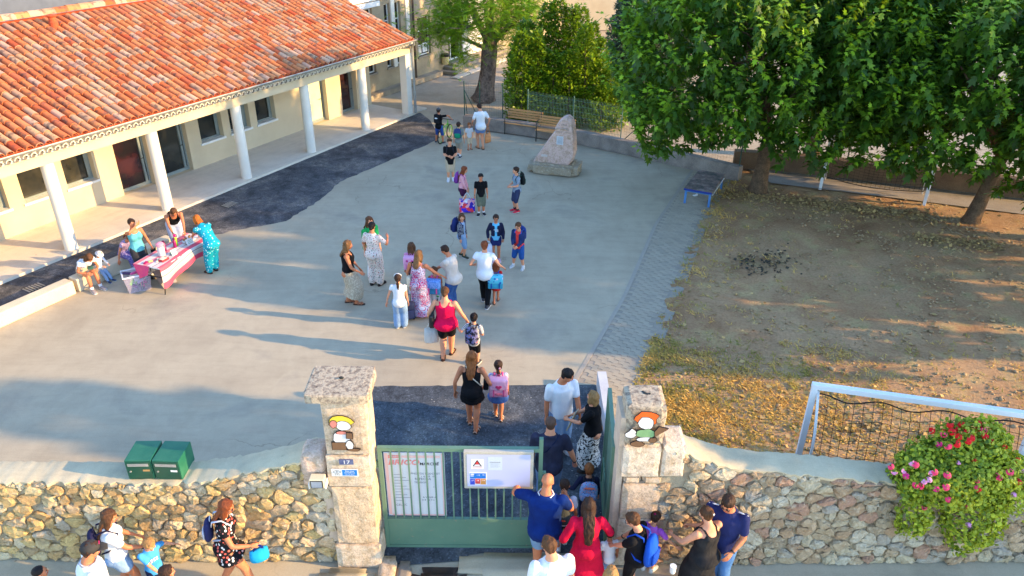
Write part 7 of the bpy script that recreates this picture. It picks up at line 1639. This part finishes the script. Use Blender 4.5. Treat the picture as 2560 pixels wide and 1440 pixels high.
i = person('boy in a grey tee with red trainers and a black backpack looking left', FT(1291, 529), -112, 1.40, .4, False, .97, hy=0, la=(-.05, .14, .60), ra=(.04, .15, .60), skin='fair', hair=('crop', 'dark'), top=('tee', C_('grey_print_tee', (134, 148, 164), (118, 132, 150)), .05, .014), bottom=('bermuda', C_('slate_shorts', (54, 62, 92), (44, 50, 78)), .014), shoes=('sneaker', (206, 40, 62)), socks='dark', acc=(('print', C_('print_teal', (70, 160, 190), (220, 220, 120))),), group=G_YARD)
backpack(i, 'black and green backpack on the boy with red trainers', (30, 34, 34), (.26, .13, .36), 'soft', (50, 80, 66))
i = person('child with chin-length brown hair and a big blue backpack looking at the camera', FT(1156, 642), 112, 1.26, .55, False, .95, hy=52, legs='walk', step=.1, skin='fair', hair=('bob', 'brown'), top=('tee', C_('pale_blue_tee', (150, 176, 206), (130, 156, 190)), .05), bottom=('bermuda', C_('pale_denim_shorts', (130, 160, 190), (110, 140, 174), 'denim', (100, 130, 164))), shoes=('sneaker', (52, 60, 40)), acc=(('open_jacket', C_('dark_print_jacket', (50, 54, 80), (120, 124, 130), 'speck', (30, 32, 50), 18)),), group=G_YARD)
backpack(i, 'big dark blue backpack with a yellow zip on the child with chin-length hair', (36, 48, 100), (.28, .17, .36), 'soft', (30, 38, 80), extra=(('zip', C_('zip_yellow', (222, 186, 60)), [(.04, .02, .0, (.008, .02, .1))]),))
i = person('girl with glasses in a sky blue tee and navy shorts under an open jacket', FT(1240, 652), 178, 1.32, .45, True, .92, la=(-.14, .06, .5), ra=(.15, .05, .52), hands='grip', legs='stand', skin='tan', hair=('ponytail', 'dark'), top=('tee', C_('sky_tee', (92, 176, 212), (120, 196, 224)), .03), bottom=('short_shorts', C_('navy_shorts', (38, 46, 98)), .014), shoes=('sneaker', (206, 170, 190)), acc=(('open_jacket', C_('navy_jacket', (34, 36, 60))), 'glasses', ('print', WHITEC)), group=G_YARD)
tote('white plastic bag in the hand of the girl with the sky blue tee', wpt(i, i['hands'][1]), .4, (.24, .1, .34), C_('white_plastic', (206, 212, 224), (190, 198, 216)), .1)
i = person('boy with glasses in a red top and open navy jacket', FT(1296, 669), 206, 1.28, .5, False, 1.05, hp=8, la=(-.05, .15, .55), ra=(.05, .15, .56), legs='wide', skin='fair', hair=('crop', 'brown'), top=('tee', C_('coral_red', (224, 66, 58), (208, 52, 48)), .05, .012), bottom=('bermuda', C_('royal_shorts', (40, 84, 150), (32, 68, 130)), .016), shoes=('sneaker', (206, 206, 206)), socks='low', acc=(('open_jacket', C_('navy_blue_jacket', (32, 44, 84), (44, 58, 100))), 'glasses'), group=G_YARD)
backpack(i, 'blue patterned backpack on the boy in the red top', (44, 66, 130), (.26, .12, .34), 'soft', (60, 90, 160))
# --- middle group of adults and children
person('person in a green top and white trousers behind the person in the floral suit', HD(921, 541, 1.66), 132, 1.66, 0, True, 1.0, hy=14, skin='fair', hair=('mid', 'brown'), top=('tee', C_('green_top', (34, 156, 84), (26, 136, 72)), .06, .016), bottom=('trousers', WHITEC, .016, .008), shoes=('sneaker', (206, 206, 210)), group=G_YARD)
person('person in a cream floral jumpsuit with dark hair tied low, seen from behind', FT(941, 712), 22, 1.65, 0, True, 1.06, hy=-14, hp=6, la=(-.12, .14, .62), ra=(.14, .18, .72), skin='tan', hair=('lowbun', 'black'), top=('tee', C_('cream_floral', (224, 208, 196), (178, 96, 92), 'flower', (120, 132, 110), 26), .05, .014), bottom=('trousers', C_('cream_floral', (0, 0, 0)), .018, .012), shoes=('flat', (30, 28, 30)), group=G_YARD)
person('person with long curly fair hair in a black vest and long beige skirt', FT(880, 758), 82, 1.64, 0, True, 1.12, hy=6, hp=6, la=(-.08, .14, .52), ra=(.10, .16, .54), skin='tan', hair=('curly', 'honey'), top=('tank', BLACK, .0, .014), bottom=('skirt', C_('beige_crinkle', (190, 176, 152), (160, 146, 124), 'speck', (204, 192, 170), 30), .14, .5), legs='walk', step=.12, shoes=('sandal', (170, 110, 80)), group=G_YARD)
i = person('girl with long brown hair half hidden behind the person in the patterned maxi dress', HD(1027, 607, 1.34), 4, 1.34, .5, True, skin='fair', hair=('vlong', 'brown'), top=('tee', C_('rose_tee', (220, 150, 180))), bottom=('bermuda', LJEANS), shoes=('sneaker', (200, 180, 190)), group=G_YARD)
backpack(i, 'pale pink school bag on the girl hidden behind the maxi dress', (226, 162, 196), (.3, .15, .32), 'box', (206, 120, 166), None, .06, None, 'school bag', extra=(('bag_motif', C_('pink_motif', (200, 70, 140)), [(-.06, .014, .08, (.03, .006, .03)), (.06, .014, .08, (.03, .006, .03)), (0, .014, .02, (.04, .006, .03))]),))
i = person('person in a white, blue and magenta patterned maxi dress seen from behind', FT(1052, 790), 16, 1.64, 0, True, 1.08, hy=10, hp=8, la=(-.17, .10, .53), ra=(.30, .14, .60), skin='tan', hair=('mid', 'honey'), dress=('tank', C_('maxi_print', (206, 206, 222), (60, 70, 130), 'medallion', (176, 40, 96)), .03, .42), shoes=('sandal', (206, 196, 190)), group=G_YARD)
b = MB(); b.bbox((-.05, -.11, -.26), (.05, .11, -.02), .03); t_ = link('shoulder_bag', None, None, wpt(i, i['W'] - i['UX'] * .13 + Vector((0, 0, .0))), -.2, None, 'cream shoulder bag on a dark strap worn over the patterned maxi dress', 'bag'); b.build('bag_body', C_('cream_leather', (214, 204, 180)), t_, True)
P_ = lambda v: i['root'].matrix_basis.inverted() @ v
b = MB(); off = wpt(i, i['W'] - i['UX'] * .13); b.sweep([wpt(i, i['W'] - i['UX'] * .13) - off, wpt(i, i['CH'] - i['UX'] * .085 - i['fw'] * .07) - off, wpt(i, i['SH'] - i['UX'] * .075 + i['up'] * .02) - off, wpt(i, i['CH'] - i['UX'] * .09 + i['fw'] * .075) - off], .012, n=6); s_o = b.build('strap', BLACK, t_); s_o.rotation_euler = (0, 0, .2)
i = person('girl in a white blouse and loose jeans with a white headband, seen from behind', FT(1003, 818), 2, 1.33, .5, True, .98, hy=-6, la=(-.20, -.03, .50), skin='fair', hair=('lowpony', 'dark'), top=('cap', WHITEC, .06, .018), bottom=('trousers', LJEANS, .024, .016), shoes=('sneaker', (226, 226, 228)), acc=(('headband', WHITEC), ('scrunchie', C_('scrunchie', (190, 60, 60)), (0, -.5, -.22))), group=G_YARD)
tb = thing('trolley_bag', 'navy wheeled school bag standing beside the girl in loose jeans', 'school bag', (FT(1024, 800)[0], FT(1024, 800)[1], 0), .3)
b = MB(); b.bbox((-.13, -.09, .06), (.13, .09, .45), .04); tri_smooth(b.build('bag_body', C_('navy_bag', (38, 46, 74), (60, 66, 90)), tb), 60); b = MB(); b.bbox((-.1, -.13, .1), (.1, -.085, .3), .02); b.build('pocket', C_('navy_bag2', (54, 62, 96)), tb)
for x in (-.1, .1): b = MB(); b.cyl((x - .015, .0, .045), (x + .015, .0, .045), .045, n=12); b.build('wheel', M_DARK, tb)
b = MB(); b.sweep([(-.06, .07, .44), (-.06, .07, .62), (.06, .07, .62), (.06, .07, .44)], .009, n=6); b.build('handle', M_DARK, tb)
i = person('small boy with short hair under the hands of two adults', FT(1091, 777), 8, 1.14, .8, False, hy=-50, skin='fair', hair=('crop', 'brown'), top=('tee', C_('orange_tee', (206, 120, 80))), bottom=('bermuda', C_('multi_shorts', (206, 206, 206), (226, 80, 60), 'flower', (80, 160, 90), 10)), shoes=('sneaker', (130, 60, 60)), group=G_YARD)
backpack(i, 'blue and teal school satchel with pink straps on the small boy between two adults', (70, 120, 190), (.32, .16, .34), 'box', (226, 90, 150), C_('satchel_teal', (40, 110, 140), (60, 130, 170)), .08, C_('satchel_blue', (80, 130, 200), (120, 160, 220), 'speck', (70, 110, 190), 22), 'school satchel')
person('person with cropped dark hair in a beige tee and blue jeans bending to a child', FT(1131, 775), -62, 1.64, 0, True, 1.1, lean=10, hp=26, la=(-.02, .25, .60), ra=(.05, .23, .59), skin='tan', hair=('crop', 'dark'), top=('tee', C_('beige_tee', (204, 194, 184), (186, 174, 162)), .05, .016), bottom=('trousers', JEANS, .012, .014), shoes=('sandal', (150, 60, 40)), acc=(('watch', -1),), group=G_YARD)
i = person('person in a white tee and black leggings walking away with a hand on a child', FT(1213, 762), 6, 1.65, 0, True, 1.0, hy=-6, la=(-.17, .06, .60), ra=(.25, .08, .57), legs='walk', step=.2, lead=-1, skin='fair', hair=('lowbun', 'red'), top=('cap', WHITEC, .03, .022), bottom=('trousers', BLACK, .006), shoes=('sneaker', (60, 60, 66)), group=G_YARD)
i = person('small girl in a red dress walking beside the person in black leggings', FT(1240, 756), 2, 1.08, .9, True, legs='walk', step=.16, lead=1, skin='tan', hair=('mid', 'red'), dress=('cap', C_('red_dress', (206, 40, 40), (186, 30, 34)), .34, .45), shoes=('sandal', (200, 150, 130)), group=G_YARD)
backpack(i, 'turquoise and blue school satchel covering the back of the small girl in red', (66, 170, 200), (.34, .17, .32), 'box', (34, 80, 160), C_('satchel_turq', (60, 160, 190)), .1, C_('satchel_turq2', (90, 190, 210), (50, 110, 180), 'flower', (220, 200, 220), 12), 'school satchel')
i = person('person in a hot pink tank top and black shorts holding a child by the hand', FT(1118, 892), 6, 1.66, 0, True, 1.34, hy=-4, hp=4, la=(-.20, .02, .53), ra=(.25, .06, .53), hands='grip', legs='walk', step=.14, lead=1, skin='fair', hair=('lowbun', 'brown'), top=('tank', C_('hot_pink', (236, 16, 76), (216, 12, 66)), .05, .014), bottom=('shorts', BLACK, .012), shoes=('sandal', (80, 50, 44)), group=G_YARD)
tote('white cotton bag hanging at the left leg of the person in the hot pink top', wpt(i, i['hands'][0]), .2, (.30, .08, .36), C_('off_white_bag', (214, 212, 204), (200, 198, 190)), .16)
b = MB(); b.bbox((-.06, -.16, -.2), (.06, .16, .1), .05); t_ = link('handbag', None, None, wpt(i, i['W'] - i['UX'] * .175 - Vector((0, 0, .04))), .1, None, 'black leather handbag on the shoulder of the person in the hot pink top', 'handbag'); tri_smooth(b.build('bag_body', mat('black_leather', (30, 30, 32), (44, 44, 46), 6, .4, .1, 60, .5), t_), 60)
b = MB(); o_ = wpt(i, i['W'] - i['UX'] * .175 - Vector((0, 0, .04))); b.sweep([Vector((0, .1, .08)), wpt(i, i['CH'] - i['UX'] * .13 + i['fw'] * .05) - o_, wpt(i, i['SH'] - i['UX'] * .09 + i['up'] * .03) - o_, wpt(i, i['CH'] - i['UX'] * .13 - i['fw'] * .06) - o_, Vector((0, -.1, .08))], .011, n=6); b.build('strap', M_DARK, t_, True)
i = person('boy in a black cap and striped tee held by the person in pink', HD(1184, 783, 1.22), 14, 1.2, .7, False, 1.05, hy=-10, la=(-.28, .02, .66), ra=(.10, .12, .55), skin='fair', hair=('crop', 'dark'), top=('tee', C_('stripe_tee', (226, 226, 226), (36, 36, 44), 'stripe', None, 16), .05, .016), bottom=('bermuda', BLACK), shoes=('sneaker', (60, 60, 66)), acc=(('cap', BLACK, 'back'),), group=G_YARD)
backpack(i, 'black speckled backpack on the boy in the striped tee', (34, 34, 40), (.28, .14, .38), 'soft', None, C_('speck_bag', (30, 30, 38), (110, 110, 150), 'speck', (200, 110, 60), 14), .06)
# --- in the gateway
i = person('person with long ginger hair in a short black dress seen from behind', FT(1182, 1070), 4, 1.66, 0, True, 1.08, hy=-4, la=(-.18, -.02, .50), ra=(.20, .06, .54), legs='walk', step=.14, lead=-1, skin='tan', hair=('long', 'ginger'), dress=('tank', BLACK, .40, .22), shoes=('sandal', (204, 170, 150)), group=G_ST, near=True)
b = MB(); o_ = wpt(i, i['SH']); b.sweep([wpt(i, q) - o_ for q in (i['SH'] - i['UX'] * .06 + i['up'] * .025, i['SH'] - i['UX'] * .03 - i['fw'] * .06, i['CH'] + i['UX'] * .03 - i['fw'] * .09, i['W'] + i['UX'] * .10 - i['fw'] * .05, i['W'] + i['UX'] * .12 + i['fw'] * .03)], .010, .005, n=6); t_ = link('shoulder_bag', None, None, o_, 0, None, 'small dark bag on a pale chain strap across the back of the black dress', 'bag'); b.build('strap', mat('chain_pale', (206, 196, 176)), t_, True)
b = MB(); q_ = wpt(i, i['W'] + i['UX'] * .15 + i['fw'] * .05) - o_; b.bbox((q_.x - .05, q_.y - .09, q_.z - .16), (q_.x + .04, q_.y + .09, q_.z), .02); b.build('bag_body', BLACK, t_)
i = person('small girl with hair tied in a bow and a blue denim skirt seen from behind', FT(1246, 1046), -2, 1.30, .62, True, 1.0, la=(-.22, .02, .52), skin='tan', hair=('lowpony', 'dark'), top=('cap', C_('floral_blouse', (196, 196, 216), (90, 110, 170), 'flower', (200, 120, 160), 30), .02), bottom=('skirt', C_('denim_skirt', (60, 92, 150), (84, 116, 172), 'denim', (50, 76, 130)), .36, .75), legs='walk', step=.1, lead=-1, shoes=('sandal', (212, 196, 186)), acc=(('scrunchie', C_('bow_pink', (220, 160, 180)), (.1, -.5, .0)),), group=G_ST, near=True)
backpack(i, 'pink school bag with a heart on the small girl in the denim skirt', (226, 150, 178), (.33, .17, .36), 'box', (214, 90, 140), C_('bag_rose', (228, 160, 186), (216, 140, 172)), .06, C_('bag_rose2', (232, 176, 198), (222, 150, 180)), 'school bag', extra=(('bag_heart', C_('heart', (206, 60, 110)), [(-.025, .016, .06, (.034, .006, .03)), (.025, .016, .06, (.034, .006, .03)), (0, .016, .035, (.03, .006, .03))]), ('bag_smile', C_('heart2', (226, 110, 130)), [(0, .014, -.1, (.07, .008, .03))])))
i = person('person in a white tee and jeans looking down to the right in the gateway', FT(1397, 1128), 160, 1.77, 0, False, 1.1, hy=-48, hp=22, la=(-.12, .18, .54), rhand='open', lhand='grip', skin='tan', hair=('crop', 'black'), top=('tee', WHITEC, .05, .016), bottom=('trousers', LJEANS, .016, .004), shoes=('sneaker', (206, 206, 206)), group=G_ST, near=True, footyaw=14)
j = person('person with a blond bob in a black top and a black and white skirt', FT(1473, 1172), -72, 1.62, 0, True, 1.05, lean=4, hp=-14, hy=18, la=(-.06, .24, .64), ra=(.04, .24, .62), hands='grip', skin='fair', hair=('bob', 'blond'), top=('tee', BLACK, .01, .013), bottom=('skirt', C_('bw_print', (24, 24, 26), (220, 218, 212), 'speck', (24, 24, 26), 22), .10, .45), shoes=('flat', (40, 36, 36)), group=G_ST, near=True)
b = MB(); b.bbox((-.13, -.01, -.17), (.13, .01, .17), .006); b.build('folder', mat('card_folder', (196, 182, 154), (184, 170, 142), 4, .8), None, loc=(wpt(j, j['hands'][0]) + wpt(i, i['hands'][0])) / 2, rz=1.2, label='beige cardboard folder passed between two people in the gateway', cat='folder').rotation_euler = (.3, .25, 1.2)
i = person('person with buzzed hair in a dark navy tee and jeans just inside the gate', HD(1377, 1049, 1.76), 4, 1.76, 0, False, 1.14, hp=4, ra=(.23, .05, .50), hands='grip', skin='fair', hair=('buzz', 'shave'), top=('tee', C_('dark_navy_tee', (42, 44, 62), (56, 58, 78)), .06, .016), bottom=('trousers', C_('washed_jeans', (76, 106, 146), (120, 146, 180), 'denim', (60, 84, 120)), .014), shoes=('sneaker', (80, 80, 84)), acc=(('watch', 1),), group=G_ST, near=True)
b = MB(); o_ = wpt(i, i['SH']); b.sweep([wpt(i, q) - o_ for q in (i['W'] - i['UX'] * .11 - i['fw'] * .03, i['CH'] - i['UX'] * .02 - i['fw'] * .10, i['SH'] + i['UX'] * .05 - i['fw'] * .06, i['SH'] + i['UX'] * .08 + i['up'] * .03)], .012, .006, n=6); t_ = link('sling_strap_bag', None, None, o_, 0, None, 'dark bag strap across the back of the person with buzzed hair', 'bag'); b.build('strap', NAVY, t_, True)
b = MB(); q_ = wpt(i, i['W'] - i['UX'] * .16) - o_; b.bbox((q_.x - .05, q_.y - .1, q_.z - .16), (q_.x + .03, q_.y + .1, q_.z + .02), .03); b.build('bag_body', NAVY, t_)
i = person('boy with short fair hair in a navy sweater entering the gate', HD(1474, 1163, 1.16), 2, 1.16, .8, False, 1.05, la=(-.26, .02, .60), skin='fair', hair=('crop', 'ginger'), top=('long', C_('navy_sweater', (32, 34, 56), (40, 42, 66)), .05, .014), bottom=('trousers', NAVY, .014), shoes=('sneaker', (70, 70, 80)), group=G_ST, near=True)
backpack(i, 'pale blue dotted backpack on the boy in the navy sweater', (120, 158, 206), (.28, .14, .34), 'soft', None, C_('dotted_bag', (134, 168, 212), (60, 84, 150), 'flower', (226, 130, 110), 40), .03, extra=(('bag_band', C_('coral', (226, 120, 90)), [(0, -.01, .11, (.09, .02, .015))]),))
# --- street side
person('bald person in a navy polo shirt reaching out to the closed gate leaf', HD(1366, 1199, 1.74), 10, 1.76, 0, False, 1.28, hp=14, hy=10, la=(-.22, .20, .80), ra=(.15, .20, .66), skin='tan', hair=('bald', 'buzz'), top=('tee', C_('deep_navy_polo', (14, 44, 108), (10, 34, 90)), .1, .02), bottom=('bermuda', C_('pale_denim_shorts', (0, 0, 0)), .02), shoes=('sneaker', (150, 150, 154)), acc=(('collar', WHITEC),), group=G_ST, near=True)
i = person('boy with cropped dark hair and dark shorts in front of the bald person', HD(1412, 1204, 1.3), 8, 1.3, .6, False, 1.05, hp=14, legs='walk', step=.12, skin='tan', hair=('buzz', 'dark'), top=('tee', C_('pale_lilac_tee', (206, 206, 222)), .05), bottom=('bermuda', C_('dark_green_shorts', (28, 42, 44))), shoes=('sneaker', (222, 222, 224)), group=G_ST, near=True)
backpack(i, 'grey-green backpack with a red label on the boy before the bald person', (92, 96, 90), (.27, .14, .36), 'soft', (70, 76, 76), None, .06, extra=(('bag_label', C_('label_red', (226, 84, 60)), [(0, .03, -.05, (.06, .01, .016))]),))
i = person('person with long straight brown hair in a crimson dress seen from behind', HD(1474, 1259, 1.64), -2, 1.65, 0, True, 1.1, hp=10, la=(-.20, .04, .56), ra=(.18, .14, .60), skin='tan', hair=('vlong', 'dark'), dress=('long', C_('crimson_dress', (206, 16, 58), (176, 10, 46)), .16, .6), shoes=('flat', (150, 110, 90)), group=G_ST, near=True)
person('small child with dark hair and white top held beside the crimson dress', HD(1528, 1318, 1.05), -10, 1.0, .95, False, hp=10, skin='tan', hair=('crop', 'dark'), top=('tee', WHITEC), bottom=('trousers', LJEANS), shoes=('sneaker', (200, 200, 204)), group=G_ST, near=True)
person('person with receding hair, glasses and a white tee at the bottom of the gate', HD(1382, 1358, 1.74), -14, 1.75, 0, False, 1.14, hy=-24, hp=14, skin='fair', hair=('crop', 'brown'), top=('tee', WHITEC, .06, .016), bottom=('trousers', JEANS), acc=('glasses', 'necklace'), group=G_ST, near=True)
i = person('boy with glasses in a black tee in front of the squat pillar', HD(1600, 1289, 1.5), -58, 1.5, .3, False, 1.05, hp=24, hy=-8, la=(-.05, .22, .55), ra=(.10, .20, .52), skin='fair', hair=('crop', 'brown'), top=('tee', BLACK, .06, .016), bottom=('bermuda', BLACK), acc=('glasses', ('watch', 1)), group=G_ST, near=True)
backpack(i, 'bright royal blue backpack on the boy in the black tee by the squat pillar', (28, 84, 190), (.30, .16, .46), 'soft', (24, 70, 170), None, .10)
person('small girl in a purple dress reaching to the person in the black strappy dress', HD(1637, 1284, 1.12), 38, 1.12, .85, True, hp=14, la=(-.10, .20, .62), ra=(.34, .06, .58), skin='fair', hair=('bun', 'dark'), dress=('tee', C_('purple_dress', (166, 84, 190), (190, 110, 206)), .38, .5), acc=(('scrunchie', C_('bow_red', (140, 30, 70)), (0, -.4, .42)),), group=G_ST, near=True)
person('person in a black strappy long dress with hair tied up', HD(1778, 1279, 1.64), -30, 1.65, 0, True, 1.22, hp=16, hy=-6, la=(-.16, .22, .62), ra=(.06, .24, .60), hands='grip', skin='fair', hair=('bun', 'brown'), dress=('tank', C_('black_crinkle', (26, 26, 28), (46, 44, 44)), .1, .5), acc=(('scrunchie', WHITEC, (0, -.6, .22)),), group=G_ST, near=True)
person('person with dark glasses in a navy tee with pale sleeve stripes', HD(1829, 1234, 1.76), -152, 1.77, 0, False, 1.12, hp=20, hy=8, la=(-.10, .14, .56), ra=(.12, .16, .55), skin='tan', hair=('crop', 'dark'), top=('tee', C_('navy_stripe_tee', (40, 46, 92), (32, 38, 78)), .06, .016), bottom=('trousers', C_('jeans_mid', (60, 100, 150), (90, 130, 180), 'denim', (46, 80, 128)), .014), acc=('sunglasses', ('side_stripe', WHITEC), ('watch', -1)), group=G_ST, near=True)
b = MB(); b.lathe([(.03, 0), (.038, .02), (.042, .12), (.044, .125)], 14); cp = at(1682, 1425, 1.0); tri_smooth(b.build('paper_cup', M_WHITE, None, loc=(cp.x, cp.y, .95), label='white paper cup held up at the bottom beside the royal blue backpack', cat='cup'))
i = person('person with long brown hair in a white tee and denim shorts by the stone wall', HD(254, 1276, 1.62), 62, 1.62, 0, True, 1.04, hp=12, hy=16, la=(-.10, .16, .56), ra=(.10, .22, .58), skin='tan', hair=('vlong', 'brown'), top=('tee', WHITEC, .02, .014), bottom=('short_shorts', LJEANS, .014), legs='walk', shoes=('sneaker', (206, 206, 206)), acc=(('watch', 1),), group=G_ST, near=True)
backpack(i, 'dark blue backpack on the person with long hair by the stone wall', (34, 34, 66), (.28, .13, .36), 'soft', (28, 28, 56), None, .05)
person('person in a black cap with a pink badge and a white polo', HD(203, 1360, 1.78), 58, 1.76, 0, False, 1.2, hp=14, hy=6, skin='tan', hair=('crop', 'dark'), top=('tee', WHITEC, .06, .016), bottom=('trousers', JEANS), acc=(('cap', mat('cap_black', (44, 42, 42), (60, 58, 56), 4, .8), 'front', C_('badge_pink', (236, 50, 130))), ('collar', C_('grey_collar', (150, 150, 156)))), group=G_ST, near=True)
person('boy with fair hair in a bright blue tee with white print', HD(361, 1340, 1.16), 128, 1.16, .8, False, hp=22, la=(-.28, .03, .66), ra=(.02, .2, .52), skin='fair', hair=('crop', 'blond'), top=('tee', C_('bright_blue_tee', (72, 158, 222), (56, 140, 206)), .05, .014), bottom=('bermuda', NAVY), acc=(('print', WHITEC, 9),), group=G_ST, near=True)
i = person('person with red-brown hair and sunglasses in a black floral dress striding right', HD(545, 1250, 1.67), 78, 1.67, 0, True, 1.04, lean=4, hp=12, hy=10, la=(-.33, -.06, .62), ra=(.14, .2, .60), hands='grip', legs='walk', step=.26, lead=1, skin='tan', hair=('mid', 'red'), dress=('cap', C_('black_floral', (24, 24, 28), (226, 220, 214), 'flower', (206, 96, 86), 20), .40, .45), shoes=('sneaker', (206, 206, 206)), acc=('sunglasses',), group=G_ST, near=True)
backpack(i, 'small navy and white backpack on the person in the black floral dress', (40, 44, 84), (.26, .12, .30), 'soft', (190, 192, 204), None, .05)
hp2 = wpt(i, i['hands'][1]); tote('bright cyan lunch bag with navy straps carried by the person in floral', hp2, .5, (.26, .16, .18), C_('cyan_bag', (34, 156, 206), (28, 140, 192)), .07, C_('navy_strap', (26, 34, 110)))
b = MB(); b.bbox((-.04, -.006, -.08), (.04, .006, .08), .004); ph = b.build('phone', mat('phone_black', (26, 26, 34), None, 5, .2, 0, spec=.5), None, loc=hp2 + Vector((-.05, .0, .05)), label='dark phone in the hand above the cyan lunch bag', cat='phone'); ph.rotation_euler = (.9, .5, .8)
person('child with short black hair at the bottom edge before the stone wall', HD(87, 1419, 1.2), 60, 1.2, .7, False, skin='tan', hair=('buzz', 'black'), top=('tee', BLACK), bottom=('bermuda', NAVY), group=G_ST, near=True)
person('child with dark brown hair at the bottom edge below the boy in blue', HD(406, 1417, 1.26), 70, 1.26, .65, True, skin='tan', hair=('bob', 'dark'), top=('tee', C_('grey_tee', (0, 0, 0))), bottom=('bermuda', NAVY), group=G_ST, near=True)
person('child with fair hair at the bottom edge below the crimson dress', HD(1530, 1425, 1.45), 0, 1.45, .35, True, skin='fair', hair=('mid', 'blond'), top=('tee', WHITEC), bottom=('trousers', JEANS), group=G_ST, near=True)
bpy.data.scenes.remove(TMP)
